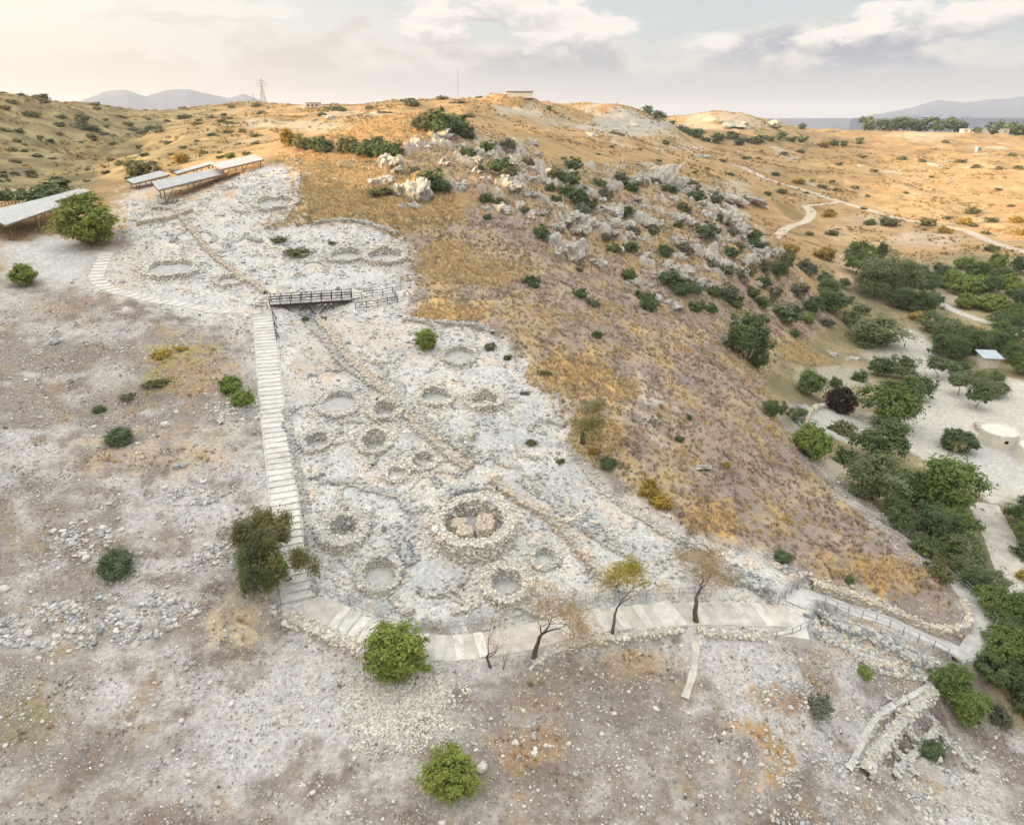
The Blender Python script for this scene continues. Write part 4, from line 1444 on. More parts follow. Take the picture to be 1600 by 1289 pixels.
for sg in (-1, 1):
    e = nv * (sg * BW / 2)
    mb = MB(); mb.bar(A_ + e - Vector((0, 0, .18)), B_ + e - Vector((0, 0, .18)), .16, .34)
    at_parent(mb.build('beam', 'dark_wood'), fb)
    npst = 9
    for k in range(npst):
        p = A_.lerp(B_, k / (npst - 1)) + e
        mb = MB(); mb.bar(p - Vector((0, 0, .1)), p + Vector((0, 0, 1.2)), .1)
        at_parent(mb.build('post', 'dark_wood'), fb)
    for hh in (1.18, .8, .42):
        mb = MB(); mb.bar(A_ + e + Vector((0, 0, hh)), B_ + e + Vector((0, 0, hh)), .07)
        at_parent(mb.build('rail', 'dark_wood'), fb)
for f0, f1 in ((.30, .14), (.30, .46), (.56, .42), (.56, .72), (.80, .68)):
    for sg in (-1, 1):
        p = A_.lerp(B_, f0) + nv * (sg * .8)
        q = A_.lerp(B_, f1) + nv * (sg * .8) - Vector((0, 0, .3))
        p.z = float(hz(p.x, p.y)) - .3
        mb = MB(); mb.bar(p, q, .13)
        at_parent(mb.build('strut', 'dark_wood'), fb)
railing('dark railing beyond the right end of the footbridge', [(549, 470), (582, 464), (614, 459), (622, 474), (590, 480), (556, 484)], 1.6, 1.1, (1.0, .6, .25), .08, .06, 'dark_wood')
railing('dark braced railing stepping down beside the top of the straight stairs', [(426, 490), (429, 512), (433, 534)], 1.5, 1.2, (1.0, .55), .09, .07, 'dark_wood', braces=True)
railing('short dark railing on the bank left of the footbridge', [(418, 482), (400, 484)], 1.3, 1.0, (1.0, .5), .07, .05, 'dark_wood')

# ------------------------------------------------------------------ shelters
def shelter(label, corners, base, posts=((.08, .1), (.08, .9), (.92, .1), (.92, .9), (.5, .1), (.5, .9)), slope=0.13, clear=None, ribs=7):
    """corners: back-left, back-right, front-right, front-left in photograph pixels; the roof is one tilted plane at a known height"""
    g = hit(*base)
    Y0 = g.y
    z0 = g.z + (clear or 2.6)
    C = []
    for px, py in corners:
        u, f, d = ray(px, py)
        t = (z0 - CAMZ - slope * Y0) / (d - slope * f)
        C.append(Vector((u * t, f * t, CAMZ + d * t)))
    BL, BR, FR, FL = C
    cen = (BL + BR + FR + FL) / 4
    root = thing('shelter', label, 'shelter', cen)
    n = (BR - BL).cross(FL - BL).normalized()
    if n.z < 0:
        n = -n
    mb = MB()
    N = 44
    vs, fs = [], []
    for k in range(N + 1):
        f_ = k / N
        a, b = FL.lerp(FR, f_), BL.lerp(BR, f_)
        up = n * (0.045 if k % 2 else 0.0)
        vs += [a + up, b + up, a - n * .1, b - n * .1]
    for k in range(N):
        o_ = 4 * k
        fs += [(o_, o_ + 4, o_ + 5, o_ + 1), (o_ + 3, o_ + 7, o_ + 6, o_ + 2), (o_ + 2, o_ + 6, o_ + 4, o_), (o_ + 1, o_ + 5, o_ + 7, o_ + 3)]
    fs += [(0, 1, 3, 2), (4 * N + 2, 4 * N + 3, 4 * N + 1, 4 * N)]
    mb.add(vs, fs)
    at_parent(mb.build('roof', 'roof_sheet'), root)
    for P0, P1 in ((FL, FR), (BL, BR), (FL, BL), (FR, BR)):
        mb = MB(); mb.bar(P0 - n * .24, P1 - n * .24, .12, .22)
        at_parent(mb.build('beam', 'timber_frame'), root)
    for fx, fy in posts:
        p = FL.lerp(FR, fx).lerp(BL.lerp(BR, fx), fy) - n * .3
        q = Vector((p.x, p.y, float(hz(p.x, p.y)) - .3))
        mb = MB(); mb.bar(q, p, .16)
        at_parent(mb.build('post', 'timber_frame'), root)
    for fx in (.08, .5, .92):
        p = FL.lerp(FR, fx).lerp(BL.lerp(BR, fx), .1)
        a = Vector((p.x, p.y, float(hz(p.x, p.y)) + .3))
        b = FL.lerp(FR, min(fx + .16, 1) if fx < .9 else fx - .16).lerp(BL.lerp(BR, fx), .1) - n * .25
        mb = MB(); mb.bar(a, b, .1)
        at_parent(mb.build('brace', 'timber_frame'), root)
    return root


shelter('small flat grey shelter roof at the left end of the right hand row', [(197, 281), (250, 267), (265, 273), (208, 287)], (225, 290), clear=1.9)
shelter('largest grey shelter roof of the right hand row with golden light underneath', [(237, 284), (338, 263), (353, 271), (247, 297)], (296, 300), clear=2.7)
shelter('narrow grey shelter roof behind the largest one of the right hand row', [(271, 269), (329, 252), (336, 255), (277, 272)], (300, 279), clear=3.2)
shelter('upper grey shelter roof at the right end of the row beside the orange grass', [(330, 256), (398, 242), (413, 249), (344, 265)], (378, 264), clear=2.3)
shelter('big grey shelter roof at the left edge of the photograph behind the fence', [(-30, 332), (67, 310), (101, 320), (8, 352)], (50, 350), clear=3.2)
shelter('grey shelter roof above the round green tree, joined to the edge one', [(66, 310), (127, 294), (142, 298), (80, 316)], (110, 322), clear=2.6)
railing('dark picket fence behind the left edge shelter', [(-20, 338), (0, 330), (20, 322), (36, 316)], 1.6, 1.3, (1.0, .5), .1, .06, 'rusty_steel', 'fence', 'fence')
railing('dark post fence in front of the left shelters leading to the round tree', [(-30, 380), (15, 376), (65, 366), (92, 356)], 2.6, 1.2, (1.0, .5), .1, .06, 'rusty_steel', 'fence', 'fence')


# ------------------------------------------------------------------ round houses
def house(px, py, wpx, th, hh, sink, style, lab, gap=None):
    r = np.random.default_rng(int(px * 7 + py))
    # centre from the same pixel, on the carved floor
    u, f, d = ray(px, py)
    i = [k for k in range(len(RINGS)) if RINGS[k][0] == px and RINGS[k][1] == py][0]
    c, ro = RING_POS[i]
    ri = ro * (1 - th)
    n = 48
    a = np.arange(n) * 2 * np.pi / n
    wob_o = 1 + 0.10 * np.array([fbm(math.cos(t) * 1.5 + px, math.sin(t) * 1.5, 3, 2) for t in a])
    wob_i = 1 + 0.07 * np.array([fbm(math.cos(t) * 1.5 - px, math.sin(t) * 1.5, 3, 3) for t in a])
    tz = np.array([fbm(math.cos(t) * 1.3 + py, math.sin(t) * 1.3, 3, 4) for t in a])
    xo, yo = c[0] + np.cos(a) * ro * wob_o, c[1] + np.sin(a) * ro * wob_o
    xi, yi = c[0] + np.cos(a) * ri * wob_i, c[1] + np.sin(a) * ri * wob_i
    go, gi = hz(xo, yo), hz(xi, yi)
    top = (0.45 * c[2] + 0.55 * go) + hh * (1.3 + 0.85 * tz)
    if style == 'big':
        top = (0.75 * c[2] + 0.25 * go) + hh * (1 + 0.12 * tz)
    top = np.maximum(top, go + 0.12)
    rm = 0.5
    prof = [(xo * 1, yo * 1, go - .4), (c[0] + (xo - c[0]) * .985, c[1] + (yo - c[1]) * .985, top - .12),
            ((xo + xi) / 2, (yo + yi) / 2, top), (c[0] + (xi - c[0]) * 1.02, c[1] + (yi - c[1]) * 1.02, top - .1), (xi, yi, gi - .3)]
    V = np.stack([np.stack(p, -1) for p in prof], 1).reshape(-1, 3)
    ii = np.arange(n)[:, None]; k = np.arange(4)[None]
    F_ = np.stack([ii * 5 + k, ii * 5 + k + 1, ((ii + 1) % n) * 5 + k + 1, ((ii + 1) % n) * 5 + k], -1).reshape(-1, 4)
    root = thing('round_house', lab, 'house ruin', c)
    at_parent(link('wall_core', mesh_np('wall_core', V, F_[:, ::-1], 'mortar')), root)
    # floor disc
    rr = np.concatenate([[0], np.repeat([.5, 1.0], n)])
    aa = np.concatenate([[0], a, a])
    fx, fy = c[0] + np.cos(aa) * ri * 1.03 * rr, c[1] + np.sin(aa) * ri * 1.03 * rr
    fz = hz(fx, fy) + 0.05
    ff = [(0, 1 + (q + 1) % n, 1 + q) for q in range(n)]
    ff2 = [(1 + q, 1 + (q + 1) % n, 1 + n + (q + 1) % n, 1 + n + q) for q in range(n)]
    me = bpy.data.meshes.new('floor')
    me.from_pydata(np.c_[fx, fy, fz].tolist(), [], [t[::-1] for t in ff] + ff2)
    me.materials.append(MATS['house_floor'])
    at_parent(link('floor', me), root)
    # stones
    size = 0.26 if ro > 3 else 0.22
    pal = {'big': 'white', 'pale': 'white', 'grey': 'pale'}[style]
    nt = int(math.pi * (ro ** 2 - ri ** 2) / (size * size * 1.35))
    t = r.random(nt) * 2 * np.pi
    q = np.sqrt(r.uniform(ri ** 2, ro ** 2, nt))
    tp = np.interp(t, np.append(a, 2 * np.pi), np.append(top, top[0]))
    g_o = np.interp(t, np.append(a, 2 * np.pi), np.append(go, go[0]))
    P = [np.c_[c[0] + np.cos(t) * q, c[1] + np.sin(t) * q, tp - .04 + r.normal(0, .035, nt)]]
    for rad, gz, sgn in ((ro, go, 1), (ri, gi, -1)):
        hgt = np.maximum(top - gz, 0.02)
        ns = int(hgt.mean() * 2 * math.pi * rad / (size * size * 1.0))
        t = r.choice(n, ns, p=hgt / hgt.sum()); fr = r.random(ns)
        tt = a[t] + r.uniform(-.5, .5, ns) * 2 * np.pi / n
        P.append(np.c_[c[0] + np.cos(tt) * rad * (1 + r.normal(0, .012, ns)), c[1] + np.sin(tt) * rad * (1 + r.normal(0, .012, ns)), gz[t] + fr * hgt[t]])
    # tumbled stones on the floor and at the foot
    nf = int(ro * 45)
    t = r.random(nf) * 2 * np.pi; q = ro * (1 + np.abs(r.normal(0, .22, nf)))
    x, y = c[0] + np.cos(t) * q, c[1] + np.sin(t) * q
    P.append(np.c_[x, y, hz(x, y) + .05])
    P = np.concatenate(P)
    N = len(P)
    S = size * 0.5 * np.exp(r.normal(0, .27, (N, 1))) * np.c_[r.uniform(.95, 1.5, N), r.uniform(.8, 1.15, N), r.uniform(.6, .95, N)]
    cl = pick(r, pal, N)
    k2 = r.random(N) < (.16 if style == 'big' else .22)
    cl[k2] = pick(r, 'grey', int(k2.sum()))
    cl = cl * 1.08
    o = at_parent(link('stones', stones_mesh('stones', P, S, cl, r)), root)
    o['kind'] = 'stuff'
    if style == 'big':
        for (ox, oy, sx, sy, hp) in ((-.50, .12, .24, .30, 1.15), (-.28, -.34, .27, .30, 1.3), (.36, .06, .30, .56, 1.3)):
            bx, by = c[0] + ox * ri, c[1] + oy * ri
            zf = float(hz(bx, by))
            pr_ = []
            m_ = 620
            u_, w_ = r.uniform(-1, 1, m_), r.uniform(-1, 1, m_)
            edge = np.maximum(np.abs(u_), np.abs(w_))
            hh_ = hp * r.random(m_)
            side = r.random(m_) < .7
            sgn = r.integers(0, 4, m_)
            uu = np.where(side, np.where(sgn == 0, -1, np.where(sgn == 1, 1, u_)), u_)
            ww = np.where(side, np.where(sgn == 2, -1, np.where(sgn == 3, 1, w_)), w_)
            rad = np.sqrt(uu ** 2 + ww ** 2); k3 = np.where(rad > 1.15, 1.15 / rad, 1)
            zz = np.where(side, zf + hh_, zf + hp)
            taper = 1 - .2 * (zz - zf) / hp
            pp = np.c_[bx + uu * k3 * sx * ri * taper, by + ww * k3 * sy * ri * taper, zz]
            S2 = .13 * np.exp(r.normal(0, .25, (m_, 1))) * np.c_[r.uniform(.95, 1.4, m_), r.uniform(.8, 1.1, m_), r.uniform(.6, .9, m_)]
            mbp = MB()
            nn = 12
            ring = [[(bx + math.cos(q_ * 2 * math.pi / nn) * sx * ri * f_, by + math.sin(q_ * 2 * math.pi / nn) * sy * ri * f_, z_) for q_ in range(nn)] for z_, f_ in ((zf - .2, .98), (zf + hp * .95, .8))]
            mbp.add(ring[0] + ring[1], [(q_, (q_ + 1) % nn, nn + (q_ + 1) % nn, nn + q_) for q_ in range(nn)] + [tuple(range(nn, 2 * nn))])
            pc = at_parent(mbp.build('pier', 'mortar'), root)
            so = link('pier_stones', stones_mesh('pier_stones', pp, S2, pick(r, 'tan', m_) * .92, r))
            so.parent = pc
            so['kind'] = 'stuff'
    return root


for rg in RINGS:
    house(*rg)

# ------------------------------------------------------------------ walls
WALLS = [
    ('long tan wall running diagonally from the footbridge gully to the crescent houses', [(500, 500), (535, 545), (585, 595), (640, 650), (690, 702), (735, 735)], 1.3, .45, 'tan', .26),
    ('tan wall continuing diagonally past the largest house to the lower railing', [(772, 752), (800, 775), (840, 800), (875, 826), (905, 860), (935, 895), (965, 920)], 1.1, .7, 'tan', .25),
    ('band of blue grey rubble sloping from the footbridge down the middle of the ruins', [(478, 490), (520, 540), (560, 580), (620, 620), (700, 680), (760, 720)], 2.2, .2, 'grey', .30),
    ('low grey wall of stones just above the largest house', [(690, 785), (715, 768), (745, 762), (775, 764)], .9, .35, 'blue', .27),
    ('tan wall on the upper terrace from the shelters down to the footbridge', [(270, 325), (295, 355), (330, 395), (370, 430), (415, 460)], 1.0, .5, 'tan', .30),
    ('straight low wall across the upper terrace below the largest shelter', [(215, 352), (255, 346), (300, 332)], .8, .8, 'tan', .30),
    ('low stone wall along the right edge of the excavation beside dry grass', [(632, 500), (690, 505), (745, 510), (770, 522)], .9, .4, 'grey', .28),
    ('ragged rim of stones along the right edge of the ruins below the yellow bush', [(880, 690), (915, 730), (955, 775), (1010, 812), (1075, 850)], 1.2, .2, 'pale', .26),
    ('rubble band of grey stones dropping to the hairpin', [(1060, 858), (1110, 880), (1160, 902), (1210, 922)], 2.2, .35, 'blue', .28),
    ('low rough wall between the straight stairs and the ruins', [(447, 640), (462, 720), (480, 800), (489, 930)], .8, .25, 'grey', .25),
    ('row of white cobbles edging the lower path below the bare trees', [(830, 1036), (880, 1010), (940, 998), (1000, 990), (1060, 982)], .9, .22, 'white', .24),
    ('stone edging of the lower path below its first four slabs', [(455, 965), (500, 985), (545, 1005), (590, 1030)], 1.3, .25, 'white', .26),
    ('stone edging of the lower path running to the hairpin platform', [(1090, 985), (1140, 990), (1190, 996)], .8, .25, 'white', .24),
    ('dark rubble retaining bank under the concrete ramp', [(1275, 962), (1310, 976), (1350, 990), (1395, 1012), (1440, 1034), (1470, 1050)], 2.0, .5, 'grey', .36),
    ('tan retaining wall on the uphill side of the concrete ramp', [(1268, 914), (1310, 926), (1360, 944), (1420, 968), (1470, 985), (1504, 984), (1512, 966), (1500, 940)], .8, .55, 'tan', .28),
    ('stone wall at the bottom right beside the drainage channel', [(1458, 1082), (1430, 1110), (1400, 1140), (1370, 1176), (1350, 1210)], 1.1, .55, 'pale', .26),
    ('upper cross wall of the walled cells at the bottom right', [(1437, 1112), (1462, 1138), (1492, 1172), (1520, 1205)], .6, .5, 'grey', .24),
    ('second cross wall of the walled cells at the bottom right', [(1416, 1142), (1440, 1166), (1468, 1196)], .55, .45, 'grey', .24),
    ('lower cross wall of the walled cells at the bottom right', [(1392, 1166), (1412, 1190), (1430, 1215)], .55, .45, 'grey', .24),
    ('wall closing the cells at the bottom right below the green plant', [(1465, 1140), (1440, 1165), (1415, 1192), (1395, 1215)], .55, .45, 'pale', .24),
    ('low pale curved kerb left of the straight stairs', [(347, 664), (345, 652), (358, 643), (378, 638), (398, 634)], .5, .4, 'white', .22),
    ('curved low tan wall around the planted bed by the car park', [(1262, 668), (1262, 648), (1285, 636), (1310, 640), (1345, 655), (1372, 662)], .8, .7, 'tan', .40),
    ('rubble patch of grey stones right of the largest house', [(815, 745), (850, 770), (890, 800), (930, 830), (990, 860)], 2.4, .15, 'grey', .28),
    ('grey rubble heap left of the largest house', [(610, 820), (630, 850), (650, 880)], 2.0, .2, 'blue', .34),
    ('low grey wall across the ruins above the thick collared house', [(500, 750), (540, 752), (580, 765), (625, 775)], 1.2, .2, 'grey', .26),
    ('row of stones under the low ring above the thick collared house', [(480, 588), (520, 578), (555, 574)], .7, .2, 'grey', .26),
    ('crumbling stone edge beneath the dry grass above the footbridge', [(490, 350), (530, 345), (580, 352), (620, 368)], 1.0, .5, 'grey', .32),
    ('ragged wall of the upper terrace left of the knoll grass', [(466, 272), (464, 300), (455, 325), (440, 350)], .9, .4, 'pale', .34),
]
for lab, pix, w_, h_, pal, sz in WALLS:
    stone_wall('stone_wall', lab, pix, w_, h_, pal, sz)
# stubs of walls that curve between the houses
rw = np.random.default_rng(515)
n_ = 0
ruin_core = [(470, 640), (560, 540), (640, 480), (740, 530), (820, 600), (880, 720), (960, 800), (900, 900), (760, 960), (600, 930), (500, 900)]
upper_core = [(190, 400), (230, 300), (420, 270), (440, 360), (600, 360), (620, 450), (430, 455), (330, 470)]


def in_poly(px, py, P):
    ins = False
    for k in range(len(P)):
        x0, y0 = P[k]; x1, y1 = P[(k + 1) % len(P)]
        if (y0 > py) != (y1 > py) and px < (x1 - x0) * (py - y0) / (y1 - y0) + x0:
            ins = not ins
    return ins


STUBS = []
while n_ < 46:
    px, py = rw.uniform(180, 980), rw.uniform(270, 960)
    if not (in_poly(px, py, ruin_core) or in_poly(px, py, upper_core)):
        continue
    if any(math.hypot(px - q[0], (py - q[1]) * 1.2) < q[2] * .62 for q in RINGS):
        continue
    c = hit(px, py)
    ra = rw.uniform(1.4, 3.2)
    a0_, sp = rw.random() * 6.28, rw.uniform(1.2, 3.0)
    W_ = [Vector((c.x + math.cos(a0_ + sp * t) * ra, c.y + math.sin(a0_ + sp * t) * ra, 0)) for t in np.linspace(0, 1, 6)]
    o = stone_wall('stone_wall', 'stub %d' % n_, None, rw.uniform(.5, .8), rw.uniform(.15, .5), ['pale', 'white', 'grey', 'pale'][n_ % 4], .25, group='stubs of curved walls in the ruins', world=W_, ragged=.8)
    STUBS.append((o, px, py))
    n_ += 1
# drainage channel
stone_wall('channel_wall', 'smooth grey concrete channel edge curving down at the bottom right', [(1455, 1070), (1420, 1092), (1385, 1110), (1360, 1135), (1345, 1165), (1325, 1205)], .6, .35, 'pale', .26, cat='channel', cover=.35, core_mat='concrete', ragged=.25)
# ------------------------------------------------------------------ rocks
LABELS = []      # (object, px, py, look): labels that need a landmark to single the thing out
LANDMARKS = [(882, 380, 'the tall pale crag'), (650, 290, 'the cracked rock slabs'), (1030, 276, 'the ridge hump outcrop'), (1130, 330, 'the end rock face'), (830, 218, 'the lone pointed rock'), (1163, 545, 'the large lone dark tree'),
             (1225, 482, 'the wide dark thicket'), (1015, 476, 'the narrow dark slope bush'), (700, 192, 'the knoll clump'), (1312, 318, 'the far track fork'), (1262, 345, 'the side track hook'), (1338, 412, 'the round olive green tree'),
             (1530, 410, 'the two separate green trees'), (1545, 205, 'the long white house'), (965, 180, 'the chalk hill'), (415, 155, 'the lattice pylon'), (225, 277, 'the small shelter roof'), (300, 262, 'the narrow shelter roof'), (85, 293, 'the wide dark tree'), (20, 200, 'the left skyline edge'),
             (180, 210, 'the left gully'), (717, 150, 'the thin radio mast'), (1130, 190, 'the pale bluff at right'), (1420, 345, 'the far track middle'), (1233, 385, 'the golden ridge foot bush'), (780, 300, 'the upper ridge end'), (1585, 300, 'the far field edge'), (560, 175, 'the skyline middle')]
NEARMARKS = [(741, 826, 'the largest round house'), (538, 832, 'the thick collared house'), (757, 628, 'the crescent walled house'), (603, 643, 'the olive floored house'), (490, 480, 'the footbridge'), (300, 290, 'the largest shelter'), (268, 420, 'the wide whitish ring'), (666, 532, 'the small round bush'), (464, 384, 'the three low bushes'), (912, 670, 'the forked almond tree'), (437, 720, 'the straight stairs'), (622, 1010, 'the round carob'), (180, 874, 'the tufted bush'), (425, 840, 'the tamarisk'), (1050, 965, 'the square landing slab'), (1390, 1110, 'the drainage channel'), (270, 590, 'the rust coloured patch'), (704, 1200, 'the bottom tree crown'), (188, 677, 'the grey green tuft'),
             (1230, 975, 'the hairpin platform'), (834, 1028, 'the crooked bare tree'), (840, 1170, 'the golden weeds'), (150, 970, 'the left rubble patch'), (60, 730, 'the pale streak'), (1200, 1150, 'the rusty grass strip'), (370, 615, 'the two touching green bushes'), (360, 645, 'the curved kerb'), (30, 1120, 'the lower left corner'), (365, 975, 'the yellow sand patch')]
RANK = ['nearest', 'second', 'third', 'fourth', 'fifth', 'sixth', 'seventh', 'eighth', 'ninth', 'tenth', 'eleventh', 'twelfth', 'thirteenth', 'fourteenth', 'fifteenth']


def place_labels():
    for o, px, py in STUBS:
        LABELS.append((o, px, py, 'short curved stub of stone wall', 1))
    for marks, sel in ((LANDMARKS, 0), (NEARMARKS, 1)):
        bins = {}
        for o, px, py, look, near_ in LABELS:
            if near_ != sel:
                continue
            d = [(math.hypot(px - m[0], (py - m[1]) * 1.3), m) for m in marks]
            dd, m = min(d, key=lambda q: q[0])
            dx, dy = px - m[0], (py - m[1]) * 1.3
            k = int(((math.degrees(math.atan2(-dy, dx)) + 22.5) % 360) // 45)
            w = ['right of', 'above right of', 'above', 'above left of', 'left of', 'below left of', 'below', 'below right of'][k]
            bins.setdefault((look, m[2], w), []).append((dd, o))
        for (look, m, w), v in bins.items():
            v.sort(key=lambda q: q[0])
            for r_, (dd, o) in enumerate(v):
                o['label'] = '%s, %s%s %s' % (look, '' if len(v) == 1 else RANK[r_] + ' one ', w, m)


def rock_cluster(seed, nrock, flat, mat, elong=1.0):
    """a craggy group of tilted blocks, unit width"""
    r = np.random.default_rng(seed)
    allv, allf, base = [], [], 0
    for q in range(nrock):
        bm = bmesh.new()
        for _ in range(13):
            d = Vector(r.normal(0, 1, 3)).normalized()
            bm.verts.new((d.x * r.uniform(.7, 1), d.y * r.uniform(.6, 1), d.z * r.uniform(.7, 1)))
        bmesh.ops.convex_hull(bm, input=bm.verts[:])
        loose = [v for v in bm.verts if not v.link_faces]
        bmesh.ops.delete(bm, geom=loose, context='VERTS')
        bmesh.ops.triangulate(bm, faces=bm.faces[:])
        bmesh.ops.subdivide_edges(bm, edges=bm.edges[:], cuts=3, use_grid_fill=True)
        bmesh.ops.triangulate(bm, faces=bm.faces[:])
        v = np.array([x.co[:] for x in bm.verts])
        f = np.array([[x.index for x in z.verts] for z in bm.faces])
        bm.free()
        nz = fbm(v[:, 0] * 2.2 + q * 3 + seed, v[:, 1] * 2.2 + v[:, 2] * 1.3, 4, 3)
        cr = np.abs(fbm(v[:, 0] * 3.5 + v[:, 1] * 3.1 + seed, v[:, 2] * .9 + q, 3, 7))
        v = v * (1 + 0.28 * nz - 0.22 * np.exp(-cr * 9))[:, None]
        s = r.uniform(.16, .30) * (1.35 if q == 0 else 1)
        S = np.array([s * r.uniform(1.0, 1.8) * elong, s * r.uniform(.7, 1.1), s * (r.uniform(.45, .7) if flat else r.uniform(.75, 1.35))])
        m = np.array((Matrix.Rotation(r.normal(0, .35), 3, 'X') @ Matrix.Rotation(r.normal(.25, .25), 3, 'Y') @ Matrix.Rotation(r.normal(0, .5), 3, 'Z')))
        v = (v * S) @ m.T
        a, d = r.random() * 6.28, (0 if q == 0 else r.uniform(.12, .40))
        v += np.array([math.cos(a) * d, math.sin(a) * d * .7, S[2] * .25])
        allv.append(v); allf.append(f + base); base += len(v)
    me = mesh_np('rock_outcrop', np.concatenate(allv), np.concatenate(allf), mat, False)
    return me


ROCKS = [rock_cluster(100 + k, 7, False, 'ridge_rock') for k in range(6)]
FLATS = [rock_cluster(130 + k, 6, True, 'ridge_rock', 1.3) for k in range(4)]
CHALK = [rock_cluster(150 + k, 8, False, 'chalk', 1.5) for k in range(3)]
_rk = [0]
G1_, G2_ = 'craggy rocks along the ridge', 'low rocks scattered on the dry slopes'


def rock(px, py, w, lab, group, protos=None, hs=1.0, p=None):
    protos = protos or ROCKS
    p = p or hit(px, py + w * .25)
    k = _rk[0]; _rk[0] += 1
    o = link('rock_outcrop', protos[k % len(protos)])
    W_ = w * mpp(p) * 1.4
    o.location = p - Vector((0, 0, W_ * .05))
    o.rotation_euler = (0, 0, -.9 + math.sin(k * 2.4) * .6 + (3.14 if k % 2 else 0))
    o.scale = (W_, W_, W_ * hs)
    tag(o, lab, 'rock', group)
    if group in (G1_, G2_):
        LABELS.append((o, px, py, 'craggy pale rock' if group == G1_ else 'low pale rock', 0))
    return o


rock(650, 290, 64, 'biggest pale rock outcrop, cracked slabs left of the big dark bush below the knoll', None)
rock(612, 250, 44, 'knobbly pale rock outcrop just below the row of knoll bushes', None)
rock(882, 380, 52, 'tall pale crag standing at the lower left end of the rocky ridge', None)
rock(1030, 276, 52, 'grey rock outcrop crowning the hump in the middle of the ridge', None)
rock(1130, 330, 46, 'pale rock face at the far right end of the ridge', None)
rock(830, 218, 30, 'lone pointed rock on the orange slope behind the ridge', None)
G1 = 'craggy rocks along the ridge'
for px, py, w in [(600, 278, 34), (625, 262, 26), (665, 222, 36), (690, 207, 22), (720, 225, 28), (750, 243, 22), (768, 237, 26), (795, 232, 22), (715, 285, 34), (740, 264, 22), (775, 320, 32), (760, 275, 20),
                  (840, 238, 18), (805, 288, 28), (830, 276, 24), (850, 268, 20), (945, 322, 40), (957, 338, 34), (978, 348, 28), (890, 340, 36), (906, 352, 28), (916, 358, 16), (898, 390, 28), (935, 402, 38), (965, 387, 22), (1002, 276, 40),
                  (1062, 288, 34), (1077, 294, 22), (1047, 307, 20), (1100, 313, 22), (1138, 340, 26), (1120, 352, 20), (1066, 421, 36), (1040, 411, 26), (985, 437, 24), (1015, 442, 16), (1022, 462, 26), (1055, 472, 34), (1180, 388, 34), (1168, 402, 24),
                  (1158, 417, 22), (930, 345, 22), (870, 350, 26), (852, 330, 22), (1015, 425, 22), (1090, 440, 26), (1105, 395, 22), (1145, 372, 22), (1010, 395, 22), (1085, 345, 20), (1030, 345, 18), (690, 250, 24), (640, 318, 26), (785, 262, 20), (915, 300, 22), (960, 360, 20)]:
    rock(px, py, w, 'pale craggy rock standing among the shrubs of the ridge', G1, hs=0.85)
rg_ = np.random.default_rng(404)
n_ = 0
while n_ < 64:
    t_ = rg_.random()
    px = 740 + 460 * t_ + rg_.normal(0, 26); py = 262 + 130 * t_ + rg_.normal(0, 32)
    if not (730 < px < 1215 and 225 < py < 470) or py < 235 + (px - 740) * .30 - 25:
        continue
    rock(px, py, rg_.uniform(12, 26), 'pale craggy rock standing among the shrubs of the ridge', G1, hs=.8)
    n_ += 1
G2 = 'low rocks scattered on the dry slopes'
for px, py, w in [(1130, 297, 44), (1165, 302, 46), (1190, 310, 30), (1092, 237, 26), (925, 207, 20), (960, 203, 24), (1100, 530, 14), (1095, 512, 14), (1317, 484, 14), (1330, 488, 16), (1300, 545, 24), (1325, 552, 26), (1462, 255, 18), (1480, 250, 14), (1405, 265, 8), (1435, 272, 9), (1490, 282, 10),
                  (1520, 330, 10), (520, 178, 22), (495, 184, 14), (1345, 258, 8), (1090, 722, 30), (1110, 735, 22), (462, 244, 22), (545, 252, 14), (575, 262, 12), (330, 205, 14), (255, 218, 12), (390, 207, 10), (1305, 355, 12), (1318, 362, 12), (880, 210, 12), (905, 222, 9), (1000, 255, 12), (975, 256, 12)]:
    rock(px, py, w, 'low pale rock lying in the dry grass', G2, FLATS, .8)
G3 = 'chalk bluffs on the skyline'
BL = []
for px, py, w, Y in [(1110, 188, 58, 680), (1150, 190, 58, 670), (1190, 198, 40, 690), (870, 194, 50, 430), (1425, 212, 50, 800), (1250, 204, 20, 800), (905, 198, 40, 480)]:
    p = at(px, Y)
    o = rock(px, py, w, 'pale chalk bluff breaking the skyline beyond the golden fields', G3, CHALK, .34, p - Vector((0, 0, w * Y / FPX * .10)))
    BL.append((px, o))
for k, (px, o) in enumerate(sorted(BL, key=lambda q: q[0])):
    o['label'] = 'pale chalk bluff, %s from the left along the skyline' % ['first', 'second', 'third', 'fourth', 'fifth', 'sixth', 'seventh', 'eighth', 'ninth', 'tenth', 'eleventh', 'twelfth'][k]

